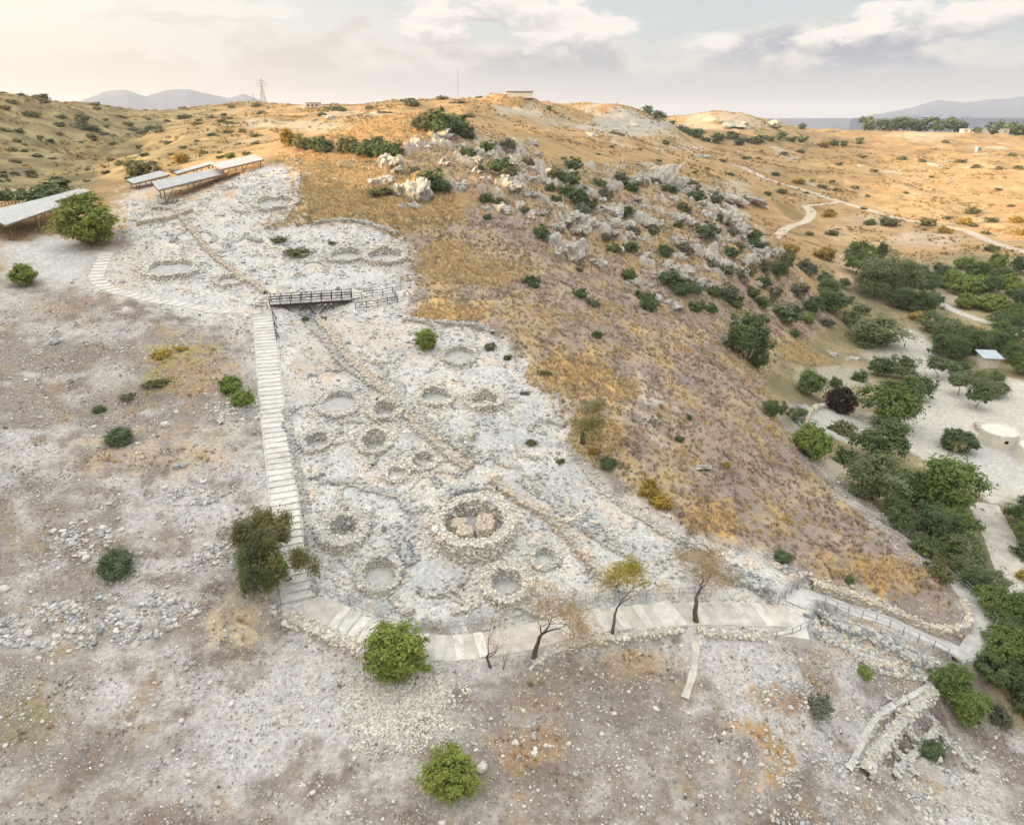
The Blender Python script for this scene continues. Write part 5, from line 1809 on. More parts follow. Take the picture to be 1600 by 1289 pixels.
# ------------------------------------------------------------------ plants, placed one by one
PL = [
    # near and middle ground: every one looks or stands apart
    ('carob', 141, 348, 84, 'big round bright green tree at the left end of the upper steps', 'tree', dict(trunk='tr_short', hs=.95, foot=.44)),
    ('carob', 622, 1010, 95, 'round dense carob with a short trunk overhanging the lower path', 'tree', dict(trunk='tr_short', hs=1.0, foot=.46)),
    ('carob', 704, 1212, 86, 'green tree crown at the bottom edge of the photograph', 'tree', dict(trunk='tr_short', hs=.9)),
    ('carob2', 362, 603, 36, 'upper of two touching bright green bushes left of the stairs', 'bush', {}),
    ('carob2', 380, 624, 36, 'lower of two touching bright green bushes left of the stairs', 'bush', {}),
    ('carob2', 40, 432, 42, 'bright green bush on the edge of the pale bank at far left', 'bush', {}),
    ('carob', 666, 532, 40, 'small round green bush alone on pale rubble right of the footbridge', 'bush', dict(hs=.85)),
    ('scrub', 767, 540, 19, 'dull olive bush right of the small round green bush', 'bush', {}),
    ('dome', 793, 558, 12, 'tiny dark bush at the right rim of the upper ruins', 'bush', {}),
    ('blue', 180, 874, 56, 'blue green tufted bush alone on stony ground at lower left', 'bush', {}),
    ('blue', 188, 677, 42, 'grey green tufted bush beside the pale streak at left', 'bush', {}),
    ('blue', 156, 637, 18, 'small grey green tuft upslope of the tufted bush at left', 'bush', {}),
    ('scrub', 200, 614, 24, 'flat olive weed patch left of the rust coloured grass', 'bush', dict(hs=.4)),
    ('lime', 252, 547, 30, 'yellow green weed at the top of the rust coloured patch', 'bush', dict(hs=.5)),
    ('scrub', 245, 590, 34, 'olive weed in the middle of the rust coloured patch', 'bush', dict(hs=.45)),
    ('lime', 285, 540, 20, 'small yellow green weed right of the rust coloured patch', 'bush', dict(hs=.5)),
    ('blue', 1222, 866, 28, 'fresh green tuft on the bare slope above the hairpin', 'bush', {}),
    ('blue', 1326, 904, 15, 'small green tuft above the ramp wall', 'bush', {}),
    ('blue', 950, 721, 30, 'blue green bush right of the forked almond tree', 'bush', {}),
    ('lime', 928, 704, 18, 'olive tuft at the foot of the forked almond tree', 'bush', {}),
    ('blue', 1075, 650, 13, 'small bluish bush on the grassy spur', 'bush', {}),
    ('blue', 1061, 684, 16, 'bluish bush on the lower edge of the grassy spur', 'bush', {}),
    ('lime', 1012, 762, 34, 'tall yellow green bush at the edge of the dry slope', 'bush', dict(hs=1.2)),
    ('lime', 1032, 780, 34, 'mustard bush beside the tall yellow green one', 'bush', dict(hs=1.0)),
    ('yellow', 1135, 726, 14, 'small pale yellow bush on the brown slope', 'bush', {}),
    ('scrub', 830, 688, 20, 'olive cushion plant on the rubble left of the almond tree', 'bush', dict(hs=.6)),
    ('scrub', 875, 718, 14, 'smaller olive cushion plant on the rubble below', 'bush', dict(hs=.6)),
    ('scrub', 852, 579, 20, 'dark weed at the foot of the golden grass', 'bush', dict(hs=.6)),
    ('scrub', 820, 610, 16, 'flat weed on the rubble left of the golden grass', 'bush', dict(hs=.35)),
    ('dome', 592, 624, 9, 'tiny dark bush above the cream house foundation', 'bush', {}),
    ('grey' 'dome', 640, 648, 12, 'grey weed growing in the diagonal tan wall', 'bush', {}),
    ('dome', 478, 498, 13, 'dark bush in the gully under the footbridge', 'bush', {}),
    ('scrub', 506, 497, 11, 'small olive bush right of the footbridge struts', 'bush', {}),
    ('scrub', 435, 371, 20, 'left of three low dark bushes on the upper terrace', 'bush', dict(hs=.7)),
    ('scrub', 464, 384, 42, 'widest of three low dark bushes on the upper terrace', 'bush', dict(hs=.45)),
    ('scrub', 519, 378, 12, 'smallest of three low dark bushes on the upper terrace', 'bush', dict(hs=.7)),
    ('greendome', 1350, 1046, 28, 'green bush on the bank below the ramp rubble', 'bush', dict(hs=.9)),
    ('oakg', 1482, 1066, 56, 'dark green tree below the end of the ramp', 'tree', dict(trunk='tr')),
    ('oakg', 1508, 1106, 60, 'rounded green tree right of the walled cells at bottom right', 'tree', dict(trunk='tr')),
    ('blue', 1456, 1166, 38, 'blue green bush growing inside the walled cells', 'bush', {}),
    ('greydome', 1562, 1114, 40, 'grey leafless looking bush at lower right', 'bush', {}),
    ('greydome', 1275, 1088, 44, 'grey brown dry bush on the bank left of the drainage channel', 'bush', dict(hs=.5)),
    ('dome', 1600, 1086, 40, 'dark bush at the right edge below the ramp corner', 'bush', {}),
    ('tam', 1163, 540, 60, '', '', {}),
    # right slope and valley
    ('oak', 1163, 540, 62, 'large dark tree alone on the brown slope', 'tree', dict(hs=1.2, trunk='tr_short')),
    ('oak', 1184, 566, 36, 'lower half of the dark double crowned tree on the brown slope', 'tree', dict(hs=1.0, trunk='tr_short')),
    ('oak', 1208, 640, 38, 'dark bush at the foot of the brown slope, beside the car park road', 'bush', dict(hs=.8)),
    ('dome', 1225, 482, 54, 'wide dark thicket below the right end of the ridge', 'bush', dict(hs=.7)),
    ('greendome', 1260, 497, 25, 'small grey green tree right of the dark thicket', 'tree', dict(trunk='tr_thin')),
    ('oak', 1300, 470, 52, 'dark spreading tree between the ridge foot and the valley', 'tree', dict(hs=.7)),
    ('olive', 1370, 512, 84, 'wide low grey green thicket above the pale clearing', 'bush', dict(hs=.55)),
    ('oakg', 1338, 412, 54, 'round olive green tree topping the valley grove', 'tree', dict(trunk='tr_thin', hs=.95)),
    ('oak', 1376, 402, 20, 'narrow dark tree behind the round olive green one', 'tree', dict(hs=1.5)),
    ('feather', 1366, 448, 54, 'feathery olive tree left of centre in the valley grove', 'tree', dict(trunk='tr_thin')),
    ('feather', 1400, 446, 56, 'feathery olive tree right of centre in the valley grove', 'tree', dict(trunk='tr_thin')),
    ('oak', 1437, 448, 44, 'dark tree closing the right side of the valley grove', 'tree', dict(trunk='tr')),
    ('oak', 1440, 474, 48, 'dark low tree in front of the valley grove', 'tree', dict(hs=.8)),
    ('olive', 1318, 445, 18, 'small grey bush left of the valley grove', 'bush', {}),
    ('greendome', 1507, 412, 30, 'left of two separate green trees at the edge of the far field', 'tree', dict(hs=1.2)),
    ('greendome', 1557, 407, 32, 'right of two separate green trees at the edge of the far field', 'tree', dict(hs=1.2)),
    ('carob2', 1507, 442, 54, 'low bright green orchard tree below the two separate ones', 'tree', dict(hs=.7)),
    ('carob2', 1535, 440, 42, 'second orchard tree from the left, bright green', 'tree', dict(hs=.7)),
    ('oak', 1562, 432, 40, 'dark orchard tree right of the bright green ones', 'tree', dict(hs=.7)),
    ('oak', 1592, 420, 30, 'dark tree at the right edge beside the far field', 'tree', {}),
    ('carob2', 1592, 452, 40, 'green orchard tree at the right edge', 'tree', dict(hs=.8)),
    ('dome', 1472, 443, 20, 'small dark bush at the start of the valley path', 'bush', {}),
    ('lime', 1432, 492, 24, 'yellow green bush in front of the dark low tree', 'bush', {}),
    ('olive', 1452, 504, 42, 'grey green tree left of the thick tree belt', 'tree', dict(hs=.8)),
    ('olive', 1487, 522, 50, 'grey green tree at the near end of the valley path', 'tree', dict(hs=.85)),
    ('oak', 1522, 538, 46, 'dark tree behind the bluish shed roof', 'tree', dict(hs=.8)),
    ('lime', 1525, 519, 30, 'yellow green tree in the middle of the tree belt', 'tree', dict(hs=1.0)),
    ('oakg', 1562, 517, 28, 'olive green tree right of the yellow green one', 'tree', {}),
    ('oak', 1560, 540, 32, 'dark green tree above the bluish shed', 'tree', {}),
    ('carob2', 1507, 472, 30, 'bright green bush above the valley path', 'bush', {}),
    ('carob2', 1545, 470, 50, 'wide bright green tree beyond the valley path', 'tree', dict(hs=.7)),
    ('oakg', 1578, 492, 40, 'green tree right beside the valley path', 'tree', dict(hs=.8)),
    ('dome', 1467, 467, 16, 'dark small bush on the verge of the valley path', 'bush', {}),
    ('lime', 1595, 540, 30, 'yellow green tree at the right edge above the shed', 'tree', {}),
    ('oakg', 1594, 574, 34, 'green tree at the right edge beside the clearing', 'tree', {}),
    ('oak', 1590, 510, 26, 'dark bush at the right edge on the path bend', 'bush', {}),
    ('oak', 1372, 576, 34, 'left dark tree of the pair above the big car park tree', 'tree', dict(trunk='tr_thin', hs=.9)),
    ('olive', 1408, 580, 38, 'right grey tree of the pair above the big car park tree', 'tree', dict(trunk='tr_thin')),
    ('dome', 1342, 587, 23, 'small dark round bush in the bare bed', 'bush', dict(hs=1.1)),
    ('dome', 1305, 597, 23, 'small dark bush just above the black brown bush', 'bush', dict(hs=1.1)),
    ('brown', 1312, 626, 50, 'black brown lumpy bush beside the curved wall', 'bush', dict(hs=.95)),
    ('oakg', 1265, 606, 42, 'green tree left of the black brown bush', 'tree', dict(trunk='tr_thin')),
    ('oakg', 1390, 640, 84, 'biggest spreading tree at the edge of the car park', 'tree', dict(trunk='tr', hs=.95)),
    ('oak', 1432, 612, 42, 'dark grey tree behind the biggest car park tree', 'tree', dict(trunk='tr')),
    ('scrub', 1315, 664, 36, 'olive bush inside the curved wall', 'bush', dict(hs=.9)),
    ('oak', 1372, 700, 74, 'dark green tree below the biggest car park tree', 'tree', dict(trunk='tr')),
    ('dome', 1320, 712, 38, 'dark bush between the lime tree and the dark green tree', 'bush', dict(hs=1.1)),
    ('bright', 1266, 694, 60, 'lime green tree at the bottom of the brown slope', 'tree', dict(trunk='tr_thin', hs=1.05)),
    ('olive', 1245, 652, 28, 'thin grey green tree above the lime green one', 'tree', dict(trunk='tr_thin')),
    ('olive', 1364, 756, 84, 'grey olive tree overlapping the brown slope', 'tree', dict(hs=.95, trunk='tr')),
    ('umbrella', 1465, 578, 40, 'flat topped olive tree on the verge above the clearing', 'tree', dict(trunk='tr_thin', hs=.95)),
    ('umbrella', 1497, 604, 42, 'umbrella shaped tree with a reddish tinge in the clearing', 'tree', dict(trunk='tr_thin')),
    ('pine', 1525, 625, 40, 'ragged dark tree on a thin trunk in the clearing', 'tree', dict(trunk='tr_thin', hs=1.1)),
    ('olive', 1548, 606, 40, 'grey brown tree at the far side of the clearing', 'tree', dict(hs=.7)),
    ('olive', 1502, 576, 32, 'grey green bush just left of the bluish shed roof', 'bush', dict(hs=.7)),
    ('densedome', 1495, 686, 54, 'dark green dome shaped tree in the open car park', 'tree', dict(hs=.85, trunk='tr_short')),
    ('bigoak', 1475, 770, 108, 'broad vivid green tree at the near corner of the car park', 'tree', dict(trunk='tr', hs=.9)),
    ('oak', 1420, 772, 46, 'dark shaded tree behind the grey olive tree', 'tree', dict(hs=1.0)),
    ('oak', 1452, 822, 66, 'dark tree under the broad vivid green one', 'tree', dict(hs=.9)),
    ('oakg', 1488, 818, 56, 'green tree on the roadside below the broad vivid one', 'tree', dict(hs=.9)),
    ('scrub', 1430, 836, 32, 'olive scrub at the edge of the brown slope', 'bush', {}),
    ('olive', 1503, 864, 66, 'olive green tree beside the pale road', 'tree', dict(hs=.9)),
    ('scrub', 1466, 872, 30, 'brownish scrub above the ramp corner', 'bush', {}),
    ('oak', 1490, 850, 44, 'dark tree filling the gap left of the olive green roadside tree', 'tree', {}),
    ('olive', 1545, 918, 52, 'grey green tree right of the ramp corner railing', 'tree', {}),
    ('oakg', 1572, 962, 66, 'dark olive tree beyond the ramp corner', 'tree', {}),
    ('oak', 1606, 948, 40, 'dark tree at the right edge beyond the pale road', 'tree', {}),
    ('oakg', 1566, 1012, 62, 'dull green tree below the ramp corner', 'tree', {}),
    ('oak', 1600, 1010, 56, 'dark green tree at the right edge below the ramp corner', 'tree', {}),
    ('oak', 1545, 1050, 52, 'dark tree hiding the slope under the ramp corner', 'tree', {}),
    ('oak', 1580, 1056, 48, 'dark bushy tree at the right edge, lowest of the roadside belt', 'tree', {}),
    ('oak', 1590, 975, 50, 'dark tree at the right edge level with the ramp corner', 'tree', {}),
    ('dome', 1440, 850, 40, 'dark scrub on the verge between the brown slope and the tree belt', 'bush', {}),
    ('scrub', 1462, 888, 40, 'brown olive thicket just uphill of the ramp corner', 'bush', {}),
    ('oak', 1404, 812, 46, 'dark tree between the brown slope and the vivid green tree', 'tree', {}),
    ('oak', 1475, 545, 40, 'dark tree at the near end of the tree belt', 'tree', {}),
    ('olive', 1533, 590, 30, 'low grey green bush right in front of the bluish shed', 'bush', dict(hs=.8)),
    ('dome', 1556, 586, 26, 'dark bush at the right corner of the bluish shed', 'bush', dict(hs=.9)),
    ('oak', 1496, 552, 38, 'dark tree just left of the bluish shed', 'tree', {}),
    ('oakg', 1584, 556, 36, 'green tree right of the bluish shed', 'tree', {}),
    ('oak', 1600, 806, 50, 'dark tree right of the pale road near the car park', 'tree', {}),
    ('dome', 1604, 858, 40, 'dark scrub right of the pale road', 'bush', {}),
    ('oakg', 1608, 830, 50, 'green tree at the right edge beside the road', 'tree', {}),
    ('lime', 1600, 896, 26, 'yellow bush on the far verge of the pale road', 'bush', {}),
    ('lime', 1288, 394, 34, 'golden olive bush on the bank above the valley grove', 'bush', {}),
    ('lime', 1233, 385, 36, 'golden olive bush at the right foot of the ridge', 'bush', dict(hs=.7)),
    ('greydome', 1260, 416, 36, 'pale olive shrub between the two golden ones and the grove', 'bush', {}),
    ('oak', 1216, 425, 28, 'dark bush at the very foot of the ridge', 'bush', {}),
    ('olive', 1228, 410, 28, 'grey green bush above the dark one at the ridge foot', 'bush', {}),
    ('dome', 1288, 434, 28, 'dark bush left of the round olive green tree', 'bush', {}),
    ('olive', 1292, 452, 30, 'grey bush below the dark one by the valley grove', 'bush', {}),
    # knoll row
    ('lime', 456, 217, 36, 'leftmost and brightest bush of the row under the knoll', 'bush', dict(hs=1.2)),
    ('scrub', 476, 223, 36, 'second bush from the left of the row under the knoll', 'bush', {}),
    ('dome', 506, 226, 36, 'third bush from the left of the row under the knoll', 'bush', {}),
    ('scrub', 543, 226, 38, 'middle bush of the row under the knoll', 'bush', dict(hs=1.1)),
    ('dome', 580, 229, 46, 'fifth bush of the row under the knoll, wide and dark', 'bush', {}),
    ('dome', 610, 232, 44, 'rightmost bush of the row under the knoll', 'bush', {}),
    ('scrub', 662, 188, 36, 'left bush of the dark clump on top of the knoll', 'bush', dict(hs=1.1)),
    ('dome', 690, 190, 48, 'middle bush of the dark clump on top of the knoll', 'bush', dict(hs=1.1)),
    ('dome', 714, 195, 44, 'right bush of the dark clump on top of the knoll', 'bush', {}),
    ('dome', 727, 206, 36, 'lowest bush of the dark clump on top of the knoll', 'bush', {}),
    ('dome', 674, 281, 52, 'big dark bush right of the cracked rock slabs', 'bush', dict(hs=1.0)),
    ('scrub', 596, 292, 46, 'low olive bush left of the cracked rock slabs', 'bush', dict(hs=.6)),
    ('greydome', 645, 262, 26, 'grey green bush above the cracked rock slabs', 'bush', dict(hs=.7)),
    ('scrub', 225, 258, 52, 'olive bush behind the small shelter roof', 'bush', dict(hs=.8)),
    ('lime', 285, 247, 28, 'yellowish bush behind the narrow shelter roof', 'bush', {}),
    ('dome', 85, 293, 78, 'wide dark tree behind the left edge shelter', 'tree', dict(hs=.7)),
    ('dome', 5, 304, 30, 'dark bush at the left edge behind the fence', 'bush', {}),
    ('greendome', 360, 243, 16, 'small green bush behind the upper right shelter roof', 'bush', {}),
    ('dome', 845, 362, 32, 'dark bush left of the tall pale crag', 'bush', {}),
    ('dome', 1015, 476, 26, 'narrow dark bush below a pointed rock on the slope', 'bush', dict(hs=1.5)),
    ('dome', 1087, 476, 28, 'dark bush at the lower edge of the ridge rocks', 'bush', {}),
]
alias = {'bright': 'carob2', 'bigoak': 'oakg'}
for kd, px, py, w, lab, cat, opt in PL:
    if not lab:
        continue
    plant(alias.get(kd, kd), px, py, w, lab, cat, **opt)
GS = 'dark shrubs scattered over the rocky ridge'
for px, py, w in [(827, 252, 17), (895, 255, 24), (870, 267, 24), (893, 277, 24), (885, 297, 26), (905, 303, 28), (922, 318, 22), (910, 325, 20), (870, 310, 15), (820, 325, 13), (947, 300, 24), (947, 368, 15), (957, 387, 20), (985, 385, 22), (972, 275, 20), (986, 290, 20), (1022, 281, 15),
                  (1040, 292, 13), (1050, 296, 15), (1082, 288, 17), (1087, 305, 22), (1115, 308, 26), (1067, 322, 19), (980, 328, 19), (990, 357, 17), (1130, 338, 22), (1102, 358, 30), (1147, 360, 15), (1175, 363, 20), (1172, 376, 24), (1192, 383, 18), (1040, 390, 22), (1070, 385, 22), (1140, 392, 22),
                  (1155, 382, 15), (1115, 412, 20), (1137, 420, 20), (1157, 426, 22), (1172, 421, 18), (1192, 413, 26), (982, 426, 22), (1045, 431, 28), (1065, 447, 28), (1085, 446, 22), (1132, 451, 32), (1115, 453, 20), (832, 438, 24), (905, 420, 9), (907, 457, 17), (1005, 461, 22), (1192, 438, 22),
                  (690, 290, 24), (730, 236, 20), (762, 228, 22), (792, 223, 24), (782, 256, 28), (797, 268, 22), (750, 262, 13), (760, 308, 20), (780, 313, 16), (762, 338, 11), (933, 521, 14), (1208, 455, 22), (1175, 455, 22), (1150, 470, 22), (1110, 480, 18), (860, 292, 16), (935, 285, 18), (1020, 360, 16), (1060, 350, 14), (925, 470, 18), (1190, 470, 24), (1245, 450, 26), (1240, 520, 14)]:
    k_ = (px + py) % 4
    o = plant(['dome', 'scrub', 'dome', 'greydome'][k_], px, py, w * 1.25, 'dark green shrub among the pale rocks of the ridge', 'shrub', GS, hs=.95)
    LABELS.append((o, px, py, ['dark green ridge shrub', 'olive ridge shrub', 'dark green ridge shrub', 'grey green ridge shrub'][k_], 0))

GV = 'trees and scrub filling the valley belt'
LANDMARKS += [(1541, 572, 'the bluish shed'), (1557, 690, 'the whitewashed round house'), (1475, 770, 'the broad vivid green tree'), (1530, 500, 'the valley path'), (1545, 975, 'the ramp corner'), (1372, 512, 'the wide grey green thicket')]
for kd, px, py, w in [('oak', 1470, 428, 30), ('carob2', 1485, 432, 34), ('oakg', 1525, 425, 34), ('oak', 1545, 448, 34), ('carob2', 1572, 440, 36), ('oak', 1600, 470, 40), ('oakg', 1560, 500, 30), ('oak', 1510, 535, 44), ('oakg', 1545, 530, 34), ('oak', 1575, 530, 40), ('olive', 1470, 520, 36),
                      ('oak', 1600, 555, 36), ('olive', 1428, 470, 36), ('oak', 1405, 470, 40), ('scrub', 1345, 480, 26), ('olive', 1330, 500, 30), ('oak', 1270, 480, 34), ('greydome', 1290, 500, 24), ('oak', 1520, 905, 40), ('oakg', 1545, 935, 48), ('oak', 1570, 985, 46), ('olive', 1560, 1035, 44), ('oak', 1598, 1040, 50),
                      ('oak', 1470, 850, 40), ('olive', 1500, 885, 40), ('oak', 1395, 795, 40), ('dome', 1340, 735, 30), ('scrub', 1600, 1095, 44), ('dome', 1410, 740, 36)]:
    o = plant(kd, px, py, w, 'green tree in the valley belt', 'tree' if kd not in ('scrub', 'greydome', 'dome') else 'bush', GV, hs=.85)
    LABELS.append((o, px, py, {'oak': 'dark valley tree', 'oakg': 'mid green valley tree', 'carob2': 'bright green valley tree', 'olive': 'grey green valley tree'}.get(kd, 'scrubby valley bush'), 0))

# shrubs and trees of the far fields
GF = 'small shrubs dotting the straw coloured far fields'
far_s = [(1360, 345, 18), (1390, 343, 28), (1450, 345, 24), (1480, 338, 15), (1477, 357, 24), (1507, 344, 22), (1520, 350, 13), (1550, 342, 16), (1587, 340, 22), (1595, 362, 18), (1550, 385, 20), (1540, 362, 14), (1520, 327, 24), (1295, 331, 22), (1300, 362, 20), (1265, 363, 14), (1212, 270, 15), (1247, 281, 20),
         (1220, 296, 16), (1335, 291, 14), (1355, 305, 10), (1307, 295, 12), (1365, 265, 14), (1347, 244, 10), (1410, 245, 14), (1477, 220, 12), (1310, 255, 10), (1250, 235, 14), (1225, 238, 12), (1130, 250, 10), (1165, 245, 12), (1185, 246, 10), (1040, 221, 14), (955, 228, 9), (1000, 232, 8), (1085, 268, 10),
         (1500, 250, 13), (1525, 258, 14), (1560, 262, 12), (1580, 240, 14), (1590, 260, 16), (1440, 250, 12), (1415, 300, 8), (1455, 275, 9), (1560, 295, 10), (1580, 320, 10), (1300, 282, 10), (1285, 290, 12), (880, 246, 10), (935, 240, 8), (1030, 250, 9), (1140, 270, 12), (1105, 262, 10), (1350, 325, 10), (1260, 300, 8), (1200, 300, 14)]
rr_ = np.random.default_rng(77)
for px, py, w in far_s:
    o = plant('farshrub' if w < 18 else ['scrub', 'lime'][px % 2], px, py, w, 'small olive shrub on the straw coloured far field', 'shrub', GF, hs=.8)
    LABELS.append((o, px, py, 'small far field shrub', 0))
GH = 'scrub on the hillside across the left valley'
n_ = 0
while n_ < 90:
    px, py = rr_.uniform(-10, 440), rr_.uniform(172, 290)
    p = hit(px, py)
    if p.y < 205 or p.y > 620:
        continue
    if 380 < px and py < 205:
        continue
    o = plant('farshrub', px, py, rr_.uniform(8, 17), 'dull scrub bush on the hillside across the left valley', 'shrub', GH, hs=.7)
    LABELS.append((o, px, py, 'dull left hillside bush', 0))
    n_ += 1
GT = 'olive and carob trees in the row along the far plateau'
ORD = ['first', 'second', 'third', 'fourth', 'fifth', 'sixth', 'seventh', 'eighth', 'ninth', 'tenth', 'eleventh', 'twelfth', 'thirteenth', 'fourteenth', 'fifteenth', 'sixteenth', 'seventeenth', 'eighteenth', 'nineteenth', 'twentieth']
row_, pin_ = [], []
for px, w, Y, kd in [(1010, 15, 600, 0), (1027, 17, 560, 0), (1045, 18, 600, 1), (1067, 18, 590, 0), (1082, 26, 610, 1), (1090, 20, 580, 0), (1106, 19, 590, 1), (1125, 21, 590, 0), (1147, 23, 610, 1), (1160, 17, 590, 0), (1177, 17, 600, 1), (1192, 17, 600, 0), (1207, 17, 610, 1), (1225, 18, 620, 0), (1292, 20, 660, 2),
                     (1310, 15, 670, 0), (1327, 11, 690, 0), (1350, 13, 720, 0), (1240, 15, 640, 1), (1260, 15, 650, 0)]:
    row_.append((px, plant(['fartree', 'farshrub', 'lime'][kd], px, 0, w, 'small rounded tree in the row along the far plateau', 'tree', GT, p=at(px, Y), w=w * Y / FPX, hs=.8)))
GP = 'dark pines on the right hand skyline'
for px, w, Y in [(1360, 21, 830), (1381, 17, 835), (1397, 17, 830), (1412, 20, 835), (1424, 19, 840), (1436, 15, 840), (1460, 21, 835), (1485, 21, 830), (1502, 19, 840), (1562, 22, 850), (1582, 22, 830), (1598, 22, 825), (1618, 24, 820)]:
    pin_.append((px, plant('fartree', px, 0, w, 'dark pine on the right hand skyline', 'tree', GP, p=at(px, Y), w=w * 1.1 * Y / FPX, hs=1.0)))
for lst, txt in ((row_, 'small rounded tree, %s from the left in the far plateau row'), (pin_, 'dark pine, %s from the left on the right hand skyline')):
    for k, (px, o) in enumerate(sorted(lst, key=lambda q: q[0])):
        o['label'] = txt % ORD[k]
for px, w, Y, lab in [(1035, 10, 570, 'lone dark tree on the skyline right of the chalk hill'), (1014, 9, 575, 'small bush on the skyline beside the chalk hill'), (1557, 13, 770, 'bushy tree in front of the white house'), (1532, 10, 765, 'small bush left of the white house front'), (705, 6, 440, 'tiny tree standing on the skyline above the knoll'),
                      (858, 8, 470, 'bush at the right edge of the flat topped hill'), (1255, 12, 800, 'bush on the last chalk bluff at right')]:
    plant('fartree', px, 0, w, lab, 'tree', p=at(px, Y), w=w * Y / FPX, hs=1.0)
GK = 'distant scrub along the left and middle skyline'
for k in range(46):
    px = rr_.uniform(0, 800); Y = rr_.uniform(380, 620) if px > 150 else rr_.uniform(360, 440)
    o = plant('farshrub', px, 0, 1, 'distant bush near the skyline at left', 'shrub', GK, p=at(px, Y), w=rr_.uniform(4, 9), hs=.7)
    LABELS.append((o, px, 175, 'distant skyline bush', 0))

# ------------------------------------------------------------------ bare and thinly leaved trees
def bare_tree(label, bx, by, hpx, wpx, seed, leaf=None, nleaf=900, lean=(0, 0), depth_=4, rad=.035, bark='bark', spread=.75, fork=.33, leafsize=.035, sig=.05, up=.18, cat='tree'):
    p = hit(bx, by)
    r = np.random.default_rng(seed)
    mb = MB(); tips = []
    branch(mb, r, Vector((0, 0, -.03)), Vector((lean[0], lean[1], 1)).normalized(), fork, rad, depth_, tips, spread, up, (2, 3), 4, .22)
    T = np.array([t[:] for t in tips])
    zmax = T[:, 2].max(); xw = np.percentile(np.abs(T[:, 0] - np.median(T[:, 0])), 95) * 2
    Hm = hpx * mpp(p) / 0.86; Wm = wpx * mpp(p)
    root = thing('tree', label, cat, p)
    root.scale = (Wm / xw, Wm / xw, Hm / zmax)
    link('trunk', mb.mesh('trunk', bark), root)
    if leaf:
        T = T[T[:, 2] > zmax * .35]
        k = r.integers(0, len(T), nleaf)
        P = T[k] + r.normal(0, sig, (nleaf, 3))
        N = r.normal(0, 1, (nleaf, 3)); N[:, 2] += .5; N /= np.linalg.norm(N, axis=1)[:, None]
        link('crown', leaf_mesh('crown', P, N, leafsize * np.exp(r.normal(0, .3, nleaf)), r.random(nleaf), leaf, r, 2.2), root)
    return root


bare_tree('forked almond tree with sparse olive leaves on the edge of the rubble', 912, 692, 66, 78, 5, 'tamarisk_leaf', 2400, fork=.32, depth_=5, leafsize=.019, sig=.05, rad=.045, spread=.95, up=.08)
bare_tree('crooked bare tree with rusty twigs, leftmost along the lower path', 834, 1028, 100, 104, 9, 'dry_leaf', 4800, lean=(.22, 0), fork=.34, depth_=5, leafsize=.011, sig=.05, rad=.030, spread=1.05, up=.06)
bare_tree('thin tree with a yellow green crown beside the lower path', 957, 994, 96, 62, 12, 'yellow_leaf', 2600, lean=(.05, .1), fork=.5, depth_=4, leafsize=.019, sig=.05, rad=.024, spread=.8, up=.12)
bare_tree('bare rusty twigged tree by the square landing slab', 1089, 972, 88, 92, 16, 'dry_leaf', 4600, lean=(-.1, 0), fork=.36, depth_=5, leafsize=.011, sig=.05, rad=.032, spread=1.05, up=.06)
bare_tree('leafless twiggy sapling right of the carob on the lower path', 766, 1040, 60, 44, 18, 'dry_leaf', 500, fork=.26, depth_=5, rad=.02, spread=.75, leafsize=.01)
bare_tree('small leafless sapling right of the twiggy one on the lower path', 786, 1046, 40, 34, 21, None, fork=.26, depth_=4, rad=.02)
bare_tree('dead grey branches lying out of the rubble at the right of the ruins', 1096, 872, 26, 46, 24, None, fork=.25, depth_=3, rad=.03, spread=1.0, up=.02)
bare_tree('little dry sapling at the near edge of the car park', 1511, 722, 24, 20, 27, 'dry_leaf', 500, fork=.3, depth_=4, rad=.02, leafsize=.02)
# the big tamarisk beside the straight stairs: several stems, feathery brown and green
p = hit(432, 905)
root = thing('tamarisk', 'large feathery tamarisk, brown and green, spilling over the straight stairs', 'tree', p)
r = np.random.default_rng(31)
Wt = 112 * mpp(p)
for q, (ox, oy, hh, mat, nl) in enumerate([(-.30, .05, .85, 'tamarisk_leaf', 6500), (.06, .05, .80, 'scrub_leaf', 6000), (.32, -.02, .70, 'tamarisk_leaf', 6000), (.0, -.24, .55, 'carob_leaf', 5500), (-.12, .22, .92, 'tamarisk_leaf', 6500), (.18, .2, .8, 'tamarisk_leaf', 5000), (-.22, -.2, .6, 'olive_leaf', 4500)]):
    mb = MB(); tips = []
    branch(mb, r, Vector((ox * .3, oy * .3, -.05)), Vector((ox * 1.6, oy * 1.6, 1)).normalized(), hh * .40, .020, 4, tips, .75, .22, (2, 3), 4, .25)
    t = link('stem', mb.mesh('stem', 'pale_bark'), root)
    T = np.array([z[:] for z in tips])
    k = r.integers(0, len(T), nl)
    P = T[k] + r.normal(0, .05, (nl, 3)) * np.array([.7, .7, 1.5])
    P[:, 2] = np.abs(P[:, 2])
    N = r.normal(0, 1, (nl, 3)); N[:, 2] += .4; N /= np.linalg.norm(N, axis=1)[:, None]
    link('foliage', leaf_mesh('foliage', P, N, .021 * np.exp(r.normal(0, .3, nl)), np.clip(r.random(nl) * .7 + r.random() * .3, 0, 1), mat, r, 2.6), root)
root.scale = (Wt * .98, Wt * .98, Wt * .98)
